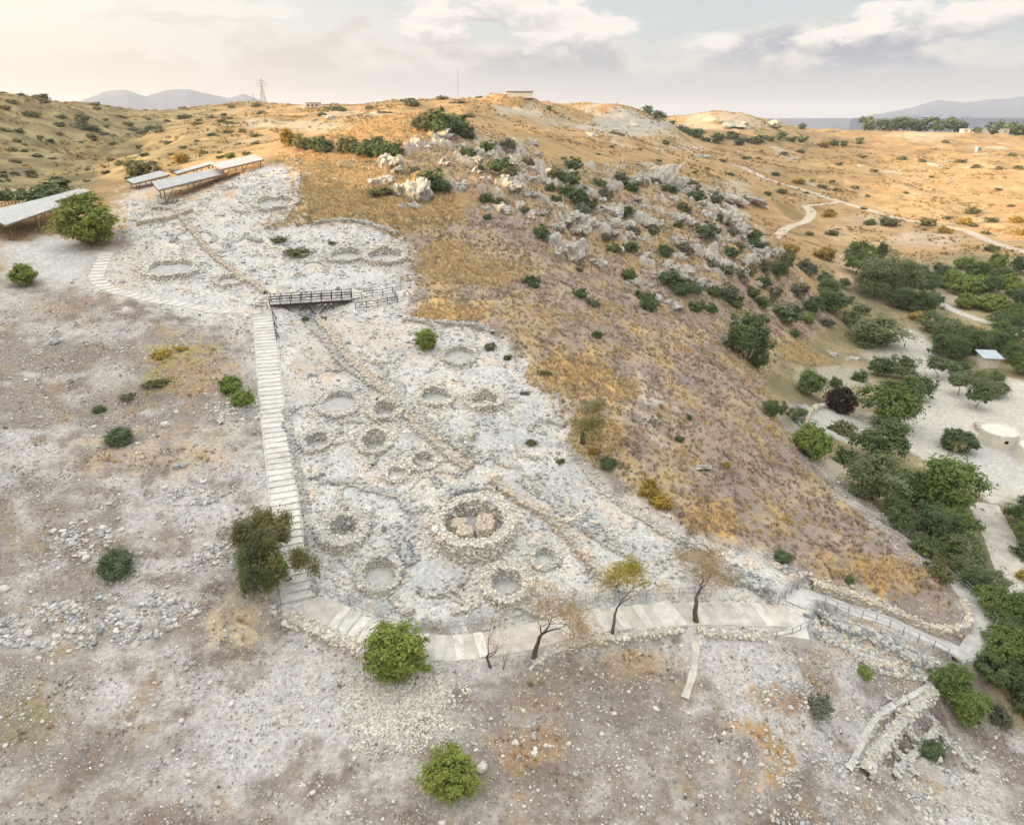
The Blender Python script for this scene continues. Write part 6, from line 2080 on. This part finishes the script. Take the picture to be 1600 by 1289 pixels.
# ------------------------------------------------------------------ buildings and far things
def replica_house(label, px, py, wpx, door=True):
    p = hit(px, py)
    ro = wpx * mpp(p) / 2
    root = thing('replica_house', label, 'round house', p)
    n = 40
    hgt = 2.5
    mb = MB()
    rs = [(ro * 1.02, -.4), (ro, .6), (ro * .98, hgt), (ro * .90, hgt + .16), (ro * .84, hgt + .02)]
    vs = [(math.cos(k * 2 * math.pi / n) * q * (1 + .012 * math.sin(k * 5)), math.sin(k * 2 * math.pi / n) * q, z) for q, z in rs for k in range(n)]
    mb.add(vs, [(a * n + k, a * n + (k + 1) % n, (a + 1) * n + (k + 1) % n, (a + 1) * n + k) for a in range(len(rs) - 1) for k in range(n)])
    mb.build('wall', 'white_plaster', root)
    mb = MB()
    vs = [(math.cos(k * 2 * math.pi / n) * q, math.sin(k * 2 * math.pi / n) * q, z) for q, z in ((ro * .86, hgt + .03), (ro * .4, hgt + .2)) for k in range(n)] + [(0, 0, hgt + .24)]
    mb.add(vs, [(k, (k + 1) % n, n + (k + 1) % n, n + k) for k in range(n)] + [(n + k, n + (k + 1) % n, 2 * n) for k in range(n)])
    mb.build('roof', 'white_plaster', root)
    # window set in the side that faces the site
    for a, w_, z_, h_, nm, mt in ((-1.75, .62, 1.45, .62, 'window', 'dark_gap'),) + (((-.35, .95, .95, 1.7, 'door', 'dark_wood'),) if door else ()):
        mb = MB()
        M_ = Matrix.Rotation(a, 4, 'Z')
        c = M_ @ Vector((ro * .985, 0, z_))
        mb.box(c, (.1, w_, h_), M_=M_)
        b = mb.build(nm, mt, root)
        mb = MB()
        for dy, dz, sy, sz in ((0, h_ / 2 + .05, w_ + .2, .1), (0, -h_ / 2 - .05, w_ + .2, .1), (w_ / 2 + .05, 0, .1, h_), (-w_ / 2 - .05, 0, .1, h_)):
            mb.box(M_ @ Vector((ro * .985, dy, z_ + dz)), (.16, sy, sz), M_=M_)
        mb.build('frame', 'white_plaster', b)
    return root, ro


rh, ro = replica_house('whitewashed round house with a small black window in the car park', 1557, 692, 52)
replica_house('whitewashed round house cut by the right edge of the photograph', 1622, 720, 60)
stone_wall('stone_wall', 'low broken cream wall attached to the left of the whitewashed round house', [(1524, 664), (1528, 672), (1538, 680)], .5, .7, 'tan', .3)
p = hit(1541, 572)
sh = thing('shed', 'small shed with a bluish sheet roof among the valley trees', 'shed', p)
u = mpp(p)
mb = MB(); mb.box((0, 0, 1.1), (24 * u, 3.4, 2.6), R(-8)); mb.build('wall', 'white_plaster', sh)
mb = MB(); mb.box((0, 0, 2.9), (30 * u, 4.8, .14), M_=Matrix.Rotation(R(-8), 4, 'Z') @ Matrix.Rotation(R(8), 4, 'X')); mb.build('roof', 'blue_sheet', sh)
# far buildings
def low_building(label, px, Y, wpx, dep, h, mats=('white_plaster', 'white_plaster'), rot=0.0, nwin=4, eave=.4):
    p = at(px, Y)
    w = wpx * Y / FPX
    root = thing('building', label, 'building', p, rot)
    mb = MB(); mb.box((0, 0, h / 2 - .5), (w, dep, h + 1)); mb.build('wall', mats[0], root)
    mb = MB(); mb.box((0, 0, h + .18), (w + eave * 2, dep + eave * 2, .3)); mb.build('roof', mats[1], root)
    for k in range(nwin):
        x = (k + .5) / nwin * w - w / 2
        mb = MB(); mb.box((x, -dep / 2 - .02, h * .52), (min(1.5, w / nwin * .5), .12, h * .36))
        b = mb.build('window', 'dark_gap', root)
        mb = MB()
        for sx in (-1, 1):
            mb.box((x + sx * min(.8, w / nwin * .27), -dep / 2 - .06, h * .52), (.12, .16, h * .4))
        mb.build('frame', mats[0], b)
    return root


low_building('long white single storey house among the pines on the right skyline', 1545, 815, 60, 12, 5.5, ('white_plaster', 'roof_sheet'), R(4), 5)
low_building('small white building left of the long white house', 1516, 812, 16, 8, 3.6, ('white_plaster', 'roof_sheet'), R(-6), 2)
low_building('pale blue box shaped cabin on the far field edge', 1541, 640, 7, 3, 3.6, ('blue_sheet', 'blue_sheet'), 0, 1, .1)
low_building('low brown roofed farm building on the middle skyline', 492, 545, 18, 8, 3.2, ('white_plaster', 'timber_frame'), R(3), 3)
low_building('flat bunker like structure on top of the flat hill', 812, 478, 36, 9, 2.6, ('white_plaster', 'timber_frame'), 0, 0, .6)
# small white posts along the far track
a, b = at(1200, 590), at(1268, 640)
railing('row of short white posts along the far plateau', None, 3.6, 1.6, (), .35, .1, 'white_plaster', 'fence', 'fence', world=[a, a.lerp(b, .5), b])


def pylon(label, px, Y, h):
    p = at(px, Y)
    root = thing('pylon', label, 'pylon', p)
    b, t = h * .11, h * .018
    def corner(sx, sy, z):
        f = b + (t - b) * min(z / (h * .72), 1)
        return Vector((sx * f, sy * f, z))
    lv = [0, .12, .24, .36, .47, .57, .66, .72]
    th = h * .0055
    for sx, sy in ((1, 1), (1, -1), (-1, 1), (-1, -1)):
        mb = MB()
        for z0, z1 in zip(lv[:-1], lv[1:]):
            mb.bar(corner(sx, sy, z0 * h), corner(sx, sy, z1 * h), th * 1.5)
        mb.bar(corner(sx, sy, .72 * h), Vector((sx * t * .4, sy * t * .4, h)), th * 1.3)
        mb.build('leg', 'pylon_steel', root)
    mb = MB()
    for z0, z1 in zip(lv[:-1], lv[1:]):
        for (a, c) in (((1, 1), (-1, 1)), ((-1, 1), (-1, -1)), ((-1, -1), (1, -1)), ((1, -1), (1, 1))):
            mb.bar(corner(*a, z0 * h), corner(*c, z1 * h), th)
            mb.bar(corner(*c, z0 * h), corner(*a, z1 * h), th)
            mb.bar(corner(*a, z1 * h), corner(*c, z1 * h), th)
    mb.build('lattice', 'pylon_steel', root)
    for z, w in ((.70, .17), (.80, .21), (.90, .14)):
        mb = MB()
        mb.bar((-w * h, 0, z * h), (w * h, 0, z * h), th * 1.6)
        mb.bar((-w * h, 0, z * h), (0, 0, (z + .05) * h), th)
        mb.bar((w * h, 0, z * h), (0, 0, (z + .05) * h), th)
        c = mb.build('crossarm', 'pylon_steel', root)
        mb = MB()
        for s in (-1, -.5, .5, 1):
            mb.bar((s * w * h * .97, 0, z * h), (s * w * h * .97, 0, (z - .035) * h), th * 1.4)
        mb.build('insulator', 'dark_gap', c)
    return root


pylon('lattice power pylon on the skyline at left', 415, 600, 18.5)
pylon('much smaller faint pylon on the skyline right of the lattice one', 400, 640, 7.0)
p = at(717, 620)
ms = thing('mast', 'very thin lattice radio mast on the skyline above the knoll', 'mast', p)
hm = 27
for k in range(3):
    an = k * 2.094
    mb = MB(); mb.bar((math.cos(an) * .5, math.sin(an) * .5, -1), (math.cos(an) * .3, math.sin(an) * .3, hm), .09); mb.build('leg', 'pylon_steel', ms)
mb = MB()
for z in range(0, hm - 1, 2):
    for k in range(3):
        a0, a1 = k * 2.094, (k + 1) * 2.094
        mb.bar((math.cos(a0) * .45, math.sin(a0) * .45, z), (math.cos(a1) * .45, math.sin(a1) * .45, z + 2), .045)
mb.build('lattice', 'pylon_steel', ms)

# ------------------------------------------------------------------ the walker in red on the valley clearing
def person(px, py):
    p = hit(px, py)
    root = thing('person', 'person in a red top and pale trousers walking on the pale clearing', 'person', p, R(25))
    J = {'pel': (0, 0, .93), 'che': (0, .02, 1.28), 'neck': (0, .02, 1.48), 'head': (0, .0, 1.62), 'top': (0, .0, 1.74),
         'hl': (.1, 0, .9), 'kl': (.11, -.14, .5), 'al': (.11, -.06, .09), 'tl': (.11, -.24, .04), 'hr': (-.1, 0, .9), 'kr': (-.11, .06, .49), 'ar': (-.11, .24, .11), 'tr': (-.11, .08, .05),
         'sl': (.19, .02, 1.4), 'el': (.26, .10, 1.13), 'wl': (.25, .02, .88), 'fl': (.25, -.02, .8), 'sr': (-.19, .02, 1.4), 'er': (-.26, -.04, 1.13), 'wr': (-.25, -.18, .92), 'fr': (-.25, -.23, .85)}
    rad = dict(pel=.15, che=.16, neck=.065, head=.105, top=.07, hl=.1, kl=.065, al=.045, tl=.035, hr=.1, kr=.065, ar=.045, tr=.035, sl=.075, el=.05, wl=.035, fl=.035, sr=.075, er=.05, wr=.035, fr=.035)
    E = [('pel', 'che'), ('che', 'neck'), ('neck', 'head'), ('head', 'top'), ('pel', 'hl'), ('hl', 'kl'), ('kl', 'al'), ('al', 'tl'), ('pel', 'hr'), ('hr', 'kr'), ('kr', 'ar'), ('ar', 'tr'),
         ('che', 'sl'), ('sl', 'el'), ('el', 'wl'), ('wl', 'fl'), ('che', 'sr'), ('sr', 'er'), ('er', 'wr'), ('wr', 'fr')]
    ks = list(J)
    me = bpy.data.meshes.new('body')
    me.from_pydata([J[k] for k in ks], [(ks.index(a), ks.index(b)) for a, b in E], [])
    for nm in ('trousers', 'skin', 'red_shirt', 'hair'):
        me.materials.append(MATS[nm])
    o = link('body', me, root)
    md = o.modifiers.new('skin', 'SKIN')
    for k, sv in zip(ks, me.skin_vertices[0].data):
        sv.radius = (rad[k], rad[k])
        sv.use_root = k == 'pel'
    o.modifiers.new('sub', 'SUBSURF').levels = 2
    o.modifiers['sub'].render_levels = 2
    dg = bpy.context.evaluated_depsgraph_get()
    m2 = bpy.data.meshes.new_from_object(o.evaluated_get(dg))
    o.modifiers.clear()
    o.data = m2
    m2.materials.clear()
    for nm in ('trousers', 'skin', 'red_shirt', 'hair'):
        m2.materials.append(MATS[nm])
    for f in m2.polygons:
        z, x = f.center.z, abs(f.center.x)
        f.material_index = 3 if z > 1.66 or (z > 1.55 and f.center.y > .04) else 1 if z > 1.47 or (x > .2 and z < .98) else 2 if z > .93 else 0
        f.use_smooth = True
    return root


plain('red_shirt', (.45, .03, .03), .85, 20, .1)
plain('skin', (.42, .24, .16), .6, 20, .05)
plain('trousers', (.45, .42, .38), .85, 20, .1)
plain('hair', (.03, .02, .015), .7, 20, .1)
person(1412, 546)

# ------------------------------------------------------------------ mountains
def mountains(name, a0, a1, r0, prof, depth_, seed, mat='mountain'):
    """prof: (pixel column, pixel row of the crest)"""
    n, m = 260, 40
    px = np.linspace(a0, a1, n)
    crest = np.interp(px, [q[0] for q in prof], [q[1] for q in prof])
    k_ = (HORIZON - crest) / FPX
    t = np.linspace(0, 1, m)
    X = (px - CX) / FPX / (CT + (CY - HORIZON) / FPX * ST)
    V = []
    for i in range(n):
        Y = r0 + depth_ * t
        x = X[i] * Y
        sh = np.sin(np.clip(t * 1.35, 0, 1) * np.pi / 2) ** 1.4
        z = k_[i] * (r0 + depth_ * .75) * sh
        z = z + fbm(x / 900 + seed, Y / 900, 5, seed) * 55 * np.sin(np.pi * np.clip(t, 0, 1)) * sh * min(1, max(k_[i], 0) * 60)
        z = np.where(t > .85, z * (1 - (t - .85) / .15 * .9), z) + CAMZ
        z = np.where(t == 0, CAMZ - 130, z)
        V.append(np.stack([x, Y, z], -1))
    V = np.stack(V).reshape(-1, 3)
    i = np.arange(n - 1)[:, None]; j = np.arange(m - 1)[None]
    F_ = np.stack([i * m + j, (i + 1) * m + j, (i + 1) * m + j + 1, i * m + j + 1], -1).reshape(-1, 4)
    return kind(link(name, mesh_np(name, V, F_, mat, True)), 'structure')


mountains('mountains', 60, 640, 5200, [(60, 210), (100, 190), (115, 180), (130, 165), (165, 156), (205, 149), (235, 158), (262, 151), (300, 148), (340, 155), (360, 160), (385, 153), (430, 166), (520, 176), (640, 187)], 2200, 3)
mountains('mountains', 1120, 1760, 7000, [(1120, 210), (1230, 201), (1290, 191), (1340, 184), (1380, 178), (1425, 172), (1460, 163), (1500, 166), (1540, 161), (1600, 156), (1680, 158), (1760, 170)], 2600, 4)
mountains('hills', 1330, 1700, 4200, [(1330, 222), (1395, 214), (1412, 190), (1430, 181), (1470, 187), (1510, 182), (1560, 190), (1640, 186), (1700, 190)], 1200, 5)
# ------------------------------------------------------------------ scattered stones and grass
PROTO_COL = {}


def proto_collection(name, meshes):
    c = bpy.data.collections.new(name)
    for m in meshes:
        o = bpy.data.objects.new(name + '_piece', m)
        c.objects.link(o)
    PROTO_COL[name] = c
    return c


def scatter(name, protos, P, scl, rot, tint):
    n = len(P)
    me = bpy.data.meshes.new(name)
    me.vertices.add(n)
    me.vertices.foreach_set('co', np.ascontiguousarray(P, np.float32).ravel())
    a = me.attributes.new('scl', 'FLOAT_VECTOR', 'POINT'); a.data.foreach_set('vector', np.ascontiguousarray(scl, np.float32).ravel())
    a = me.attributes.new('rot', 'FLOAT_VECTOR', 'POINT'); a.data.foreach_set('vector', np.ascontiguousarray(rot, np.float32).ravel())
    add_col(me, 'tint', tint)
    o = link(name, me)
    kind(o, 'stuff')
    ng = bpy.data.node_groups.new(name, 'GeometryNodeTree')
    ng.interface.new_socket('Geometry', in_out='INPUT', socket_type='NodeSocketGeometry')
    ng.interface.new_socket('Geometry', in_out='OUTPUT', socket_type='NodeSocketGeometry')
    N, Lk = ng.nodes, ng.links
    gi, go = N.new('NodeGroupInput'), N.new('NodeGroupOutput')
    ci = N.new('GeometryNodeCollectionInfo')
    ci.inputs['Collection'].default_value = protos
    ci.inputs['Separate Children'].default_value = True
    ci.inputs['Reset Children'].default_value = True
    ip = N.new('GeometryNodeInstanceOnPoints')
    ip.inputs['Pick Instance'].default_value = True
    rv = N.new('FunctionNodeRandomValue'); rv.data_type = 'INT'
    rv.inputs['Min'].default_value = 0; rv.inputs['Max'].default_value = len(protos.objects) - 1
    def named(nm):
        q = N.new('GeometryNodeInputNamedAttribute'); q.data_type = 'FLOAT_VECTOR'; q.inputs[0].default_value = nm
        return q.outputs[0]
    Lk.new(gi.outputs[0], ip.inputs['Points'])
    Lk.new(ci.outputs[0], ip.inputs['Instance'])
    Lk.new([s for s in rv.outputs if s.type == 'INT'][0], ip.inputs['Instance Index'])
    er = N.new('FunctionNodeEulerToRotation')
    Lk.new(named('rot'), er.inputs[0])
    Lk.new(er.outputs[0], ip.inputs['Rotation'])
    Lk.new(named('scl'), ip.inputs['Scale'])
    Lk.new(ip.outputs[0], go.inputs[0])
    md = o.modifiers.new('scatter', 'NODES')
    md.node_group = ng
    return o


def stone_protos():
    out = []
    r = np.random.default_rng(5)
    for k in range(8):
        v = IV * (1 + r.normal(0, .17, (len(IV), 1)))
        v = np.sign(v) * np.abs(v) ** .8 * np.array([r.uniform(1, 1.4), 1, r.uniform(.6, .9)])
        out.append(mesh_np('stone', v, IF, 'loose_stone', False))
    return out


def tuft_protos(nb=16, mat='dry_grass', h=1.0, w=.05, spread=.5):
    out = []
    r = np.random.default_rng(9)
    for k in range(5):
        vs, fs = [], []
        for b in range(nb):
            a = r.random() * 6.28
            q = r.normal(0, .16, 2)
            L = h * r.uniform(.5, 1.0)
            d = np.array([math.cos(a), math.sin(a)]) * spread * r.uniform(.2, 1)
            s = np.array([-math.sin(a), math.cos(a)]) * w
            o_ = len(vs)
            vs += [(q[0] - s[0], q[1] - s[1], -.05), (q[0] + s[0], q[1] + s[1], -.05), (q[0] + d[0] * .5 + s[0] * .7, q[1] + d[1] * .5 + s[1] * .7, L * .6), (q[0] + d[0], q[1] + d[1], L)]
            fs += [(o_, o_ + 1, o_ + 2), (o_, o_ + 2, o_ + 3)]
        out.append(mesh_np('tuft', np.array(vs), np.array(fs), mat, False))
    return out


C_ST = proto_collection('stone', stone_protos())
C_TF = proto_collection('tuft', tuft_protos())


def zone_at(F_, x, y):
    return gridlook(F_, x, y)


def sample(n, a0, a1, r0, r1, r):
    """points spread evenly over the ground between two azimuths and two ranges"""
    a = np.radians(r.uniform(a0, a1, n))
    q = np.sqrt(r.uniform(r0 ** 2, r1 ** 2, n))
    return np.sin(a) * q, np.cos(a) * q


def pathclear(x, y):
    ok = np.ones(len(x), bool)
    for P in (P_STAIR, P_UPPER, P_LOWER, P_RAMP, P_TURN, P_FOOT, P_VROAD):
        d = np.full(len(x), 1e9)
        for k in range(0, len(P.z), 2):
            d = np.minimum(d, (x - P.xy[k, 0]) ** 2 + (y - P.xy[k, 1]) ** 2)
        ok &= d > (P.w / 2 + .15) ** 2
    return ok


rs_ = np.random.default_rng(21)


def stones(name, n, r0, r1, dens, size, pal, big=.0, mixpal=None, lump=None, a0=-50, a1=50):
    x, y = sample(n, a0, a1, r0, r1, rs_)
    d = dens(x, y)
    k = rs_.random(n) < d
    x, y = x[k], y[k]
    k = pathclear(x, y)
    x, y = x[k], y[k]
    m = len(x)
    s = size * np.exp(rs_.normal(0, .42, m))
    s = np.where(rs_.random(m) < big, s * 2.0, s)
    s = np.minimum(s, size * 2.4)
    z = hz(x, y) + s * .12
    S = s[:, None] * np.c_[rs_.uniform(.9, 1.2, m), rs_.uniform(.8, 1.1, m), rs_.uniform(.7, 1.0, m)] * .5
    Rt = np.c_[rs_.normal(0, .3, m), rs_.normal(0, .3, m), rs_.random(m) * 6.28]
    c = pick(rs_, pal, m)
    if mixpal is not None:
        q = mixpal(x, y)
        k = rs_.random(m) < q[1]
        c[k] = pick(rs_, q[0], int(k.sum()))
    return scatter(name, C_ST, np.c_[x, y, z], S, Rt, c)


def polymask(pix):
    P = [hit(*p) for p in pix]
    X = np.array([p.x for p in P]); Y = np.array([p.y for p in P])
    def f(x, y):
        ins = np.zeros(len(x), bool)
        n = len(X)
        for k in range(n):
            x0, y0, x1, y1 = X[k], Y[k], X[(k + 1) % n], Y[(k + 1) % n]
            ins ^= ((y0 > y) != (y1 > y)) & (x < (x1 - x0) * (y - y0) / (y1 - y0 + 1e-12) + x0)
        return ins
    return f


def ringclear(x, y):
    ok = np.ones(len(x), bool)
    for (c, ro), rg in zip(RING_POS, RINGS):
        ok &= np.hypot(x - c[0], y - c[1]) > ro * (1 - rg[3])
    return ok


ST_G = STONY
RU = M['ruin']


def d_ruin(x, y):
    lump_ = smooth(fbm(x / 3.2, y / 3.2, 4, 121), -.18, .35)
    st_ = zone_at(ST_G, x, y)
    return zone_at(RU, x, y) * (0.10 + 0.9 * lump_) * np.clip(st_ * 1.35, .03, 1) * (ringclear(x, y) * .92 + .08)


stones('loose_stones', 190000, 44, 172, d_ruin, .21, 'pale', .04, lambda x, y: ('grey', np.clip(.5 + fbm(x / 4, y / 4, 3, 125) * .9, .1, .9)))
stones('loose_stones', 60000, 44, 172, lambda x, y: d_ruin(x, y) * smooth(fbm(x / 2.6, y / 2.6, 4, 127), .0, .4), .3, 'blue', .06, lambda x, y: ('pale', np.full(len(x), .3)))
NDm = nd * (1 - M['ruin']) * (1 - M['flank']) * (1 - M['valley'])


def d_dirt(x, y):
    l_ = smooth(fbm(x / 4.5, y / 4.5, 4, 131), -.1, .5)
    return zone_at(NDm, x, y) * (.22 + .78 * l_)


stones('field_stones', 330000, 30, 128, d_dirt, .085, 'field', .05, None)
stones('field_stones', 16000, 30, 128, d_dirt, .2, 'field', .05, None)
# heap of pale cobbles below the round carob, rubble patches on the left slope
_hc = hit(622, 1095)


def heap_d(x, y):
    q = np.hypot((x - _hc.x) / 4.6, (y - _hc.y) / 3.9)
    return (1 - smooth(q + fbm(x / 1.4, y / 1.4, 3, 181) * .5, .35, 1.25)) * .6


heap = polymask([(575, 1030), (640, 1075), (700, 1050), (680, 1100), (630, 1150), (575, 1150), (545, 1100)])
stones('cobble_heap', 60000, 36, 50, lambda x, y: heap_d(x, y), .13, 'white', .03, lambda x, y: ('field', np.full(len(x), .3)), a0=-18, a1=0)
rub = [polymask(ell(150, 970, 170, 42, rot=-.12)), polymask(ell(120, 840, 60, 30)), polymask(ell(330, 870, 90, 20, rot=-.2)), polymask(ell(290, 775, 60, 16)), polymask(ell(440, 960, 40, 26)), polymask(ell(375, 640, 40, 20))]
stones('rubble', 120000, 36, 90, lambda x, y: np.any([f(x, y) for f in rub], 0) * smooth(fbm(x / 2.2, y / 2.2, 3, 141), -.3, .5) * .85, .24, 'field', .05, lambda x, y: ('grey', np.full(len(x), .35)), a0=-50, a1=-5)
bank = polymask([(1275, 955), (1320, 970), (1400, 1005), (1475, 1045), (1440, 1065), (1370, 1050), (1310, 1010), (1270, 985)])
slope_r = polymask([(1200, 880), (1300, 905), (1500, 960), (1480, 980), (1400, 955), (1290, 915), (1240, 915)])
stones('bank_stones', 70000, 40, 70, lambda x, y: np.maximum(bank(x, y) * .8, slope_r(x, y) * .12), .26, 'grey', .04, lambda x, y: ('tan', np.full(len(x), .4)), a0=20, a1=50)
br = polymask([(1180, 1010), (1340, 1040), (1470, 1070), (1560, 1130), (1560, 1290), (1150, 1290)])
stones('bank_stones', 60000, 34, 62, lambda x, y: br(x, y) * smooth(fbm(x / 2.5, y / 2.5, 3, 145), -.1, .5) * .35, .17, 'grey', .05, lambda x, y: ('pale', np.full(len(x), .5)), a0=12, a1=52)


def tufts(name, n, r0, r1, dens, h, cols, a0=-50, a1=50, wide=1.0, bias=0.0):
    x, y = sample(n, a0, a1, r0, r1, rs_)
    k = rs_.random(n) < dens(x, y)
    x, y = x[k], y[k]
    k = pathclear(x, y)
    x, y = x[k], y[k]
    m = len(x)
    s = h * np.exp(rs_.normal(0, .3, m))
    S = np.c_[s * wide, s * wide, s]
    Rt = np.c_[rs_.normal(0, .15, m), rs_.normal(0, .15, m), rs_.random(m) * 6.28]
    cc = lin(cols) / SH
    w_ = fbm(x / 3.0, y / 3.0, 3, 151)
    t = np.clip(.5 + bias + w_ * 1.1 + .6 * fbm(x / 14., y / 14., 3, 153) + rs_.normal(0, .15, m), 0, .999) * (len(cc) - 1)
    i = t.astype(int); f = (t - i)[:, None]
    c = (cc[i] * (1 - f) + cc[i + 1] * f) * rs_.uniform(.95, 1.4, (m, 1))
    return scatter(name, C_TF, np.c_[x, y, hz(x, y)], S, Rt, c)


FL = np.clip(M['flank'] + M['ridge'] * .8, 0, 1) * (1 - M['valley'])
tufts('dry_grass', 120000, 46, 250, lambda x, y: zone_at(FL, x, y) * (1 - .9 * zone_at(RK, x, y)) * (.3 + .7 * smooth(fbm(x / 4, y / 4, 4, 155), -.25, .35)), .40, [(164, 148, 132), (174, 157, 138), (186, 166, 138), (202, 178, 138), (216, 188, 134)], a0=-10, a1=45, wide=1.4, bias=-.08)
gold = [polymask(ell(*q)) for q in [(890, 588, 72, 32), (960, 612, 44, 16), (700, 490, 64, 16), (490, 330, 44, 20), (620, 330, 90, 9), (560, 305, 110, 34), (1110, 815, 46, 22), (1380, 897, 76, 15), (1350, 886, 24, 13), (930, 690, 46, 40), (745, 425, 90, 22), (700, 400, 44, 26), (1280, 550, 60, 22)]]
tufts('golden_grass', 130000, 46, 172, lambda x, y: np.any([f(x, y) for f in gold], 0) * .8, .42, [(206, 182, 138), (222, 198, 150), (228, 206, 162), (218, 190, 140)], a0=-16, a1=45, wide=1.3)
tufts('dry_weeds', 120000, 30, 125, lambda x, y: zone_at(NDm, x, y) * smooth(fbm(x / 3.5, y / 3.5, 4, 183), -.1, .45) * .4, .13, [(120, 106, 98), (150, 134, 122), (168, 150, 128), (182, 160, 130)], wide=2.0)
wd = [polymask(ell(*q)) for q in [(300, 580, 62, 44), (840, 1170, 46, 36), (985, 1040, 42, 26), (1200, 1160, 34, 44), (1225, 1130, 18, 22), (365, 975, 26, 34), (1270, 1070, 26, 46), (100, 485, 60, 14), (830, 1090, 22, 28), (1385, 1022, 14, 18), (30, 1130, 60, 40), (245, 715, 110, 16), (500, 578, 50, 8)]]
tufts('dry_weeds', 70000, 32, 110, lambda x, y: np.any([f(x, y) for f in wd], 0) * smooth(fbm(x / 1.6, y / 1.6, 3, 161), -.2, .4) * .5, .26, [(160, 142, 112), (194, 164, 122), (202, 166, 112), (168, 152, 112)], wide=1.6)
MG = np.clip(M['midgrass'] + M['knoll'] * .25, 0, 1)
tufts('hill_grass', 40000, 130, 240, lambda x, y: zone_at(MG, x, y) * .8, .5, [(176, 160, 124), (200, 180, 138), (216, 194, 150), (216, 184, 134)], a0=-26, a1=5, wide=1.8)
FFm = far * (1 - far_plain) * (1 - M['ruin'])
tufts('field_scrub', 90000, 230, 760, lambda x, y: zone_at(FFm, x, y) * smooth(fbm(x / 30, y / 30, 4, 171), -.15, .5) * .6, .8, [(136, 118, 80), (164, 140, 94), (190, 158, 106)], a0=-40, a1=40, wide=2.2)

# the larger single stones that catch the eye on the bare slopes
big_me = []
r = np.random.default_rng(88)
for k in range(5):
    v, f = ico(2)
    v = v * (1 + r.normal(0, .1, (len(v), 1)) + .12 * np.array([fbm(q[0] * 1.5 + k * 5, q[1] * 1.5 + q[2], 2, 3) for q in v])[:, None])
    v = np.sign(v) * np.abs(v) ** .8 * np.array([1.2, .95, .75])
    big_me.append(mesh_np('stone', v * .5, f, 'pale_stone' if k != 3 else 'blue_stone', False))
SP = [(258, 665, 12, 'cream boulder on the dirt left of the curved kerb'), (276, 730, 12, 'greenish grey boulder beside the pale gully at left'), (288, 728, 11, 'cream boulder touching the greenish grey one'), (86, 536, 13, 'grey flat boulder on the brown slope at far left'), (135, 873, 12, 'cream boulder left of the blue green tufted bush'),
      (6, 922, 14, 'pale boulder at the left edge'), (258, 763, 9, 'white stone below the pale gully'), (448, 975, 14, 'white boulder at the foot of the straight stairs'), (753, 1200, 16, 'white boulder at the bottom edge right of the tree crown'), (806, 1161, 9, 'white stone beside the golden weeds at the bottom'), (1462, 980, 6, 'small stone on the ramp wall'),
      (1050, 1060, 7, 'white stone on the grey slope below the landing'), (142, 830, 9, 'pale stone above the blue green tufted bush'), (190, 829, 9, 'pale stone right above the blue green tufted bush'), (45, 990, 12, 'cream boulder in the rubble at lower left'), (62, 1010, 12, 'grey boulder in the rubble at lower left')]
k = 0
for px, py, w, lab in SP:
    p = hit(px, py)
    o = link('boulder', big_me[3 if 'grey' in lab else k % 3])
    W_ = w * mpp(p)
    o.location = p + Vector((0, 0, W_ * .15)); o.scale = (W_, W_, W_); o.rotation_euler = (0, 0, k * 1.3)
    tag(o, lab, 'boulder'); k += 1
rb = np.random.default_rng(99)
cnt = 0
while cnt < 130:
    px, py = rb.uniform(0, 1600), rb.uniform(560, 1280)
    p = hit(px, py)
    if float(zone_at(NDm, np.array([p.x]), np.array([p.y]))[0]) < .6 or not pathclear(np.array([p.x]), np.array([p.y]))[0]:
        continue
    o = link('boulder', big_me[cnt % 5])
    W_ = rb.uniform(4, 8) * mpp(p)
    o.location = p + Vector((0, 0, W_ * .12)); o.scale = (W_, W_, W_); o.rotation_euler = (rb.normal(0, .2), rb.normal(0, .2), rb.random() * 6.28)
    tag(o, 'pale stone lying loose on the bare stony slope', 'stone', 'larger stones on the bare slope')
    LABELS.append((o, px, py, 'bluish stone' if cnt % 5 == 3 else 'pale stone', 1))
    cnt += 1

place_labels()
# ------------------------------------------------------------------ air
def haze():
    m = bpy.data.materials.new('haze')
    m.use_nodes = True
    m.node_tree.nodes.clear()
    g = NT(m.node_tree)
    out = g.node('ShaderNodeOutputMaterial')
    v = g.node('ShaderNodeVolumePrincipled')
    v.inputs['Color'].default_value = (0.80, 0.86, 0.98, 1)
    v.inputs['Density'].default_value = HAZE_D
    v.inputs['Anisotropy'].default_value = 0.2
    g.l.new(v.outputs[0], out.inputs['Volume'])
    MATS['haze'] = m
    mb = MB()
    zb, zt = -52.0, 275.0
    mb.box((0, 0, (zb + zt) / 2), (31000, 31000, zt - zb))
    o = mb.build('haze', 'haze')
    kind(o, 'stuff')


HAZE_D = 9e-5
haze()
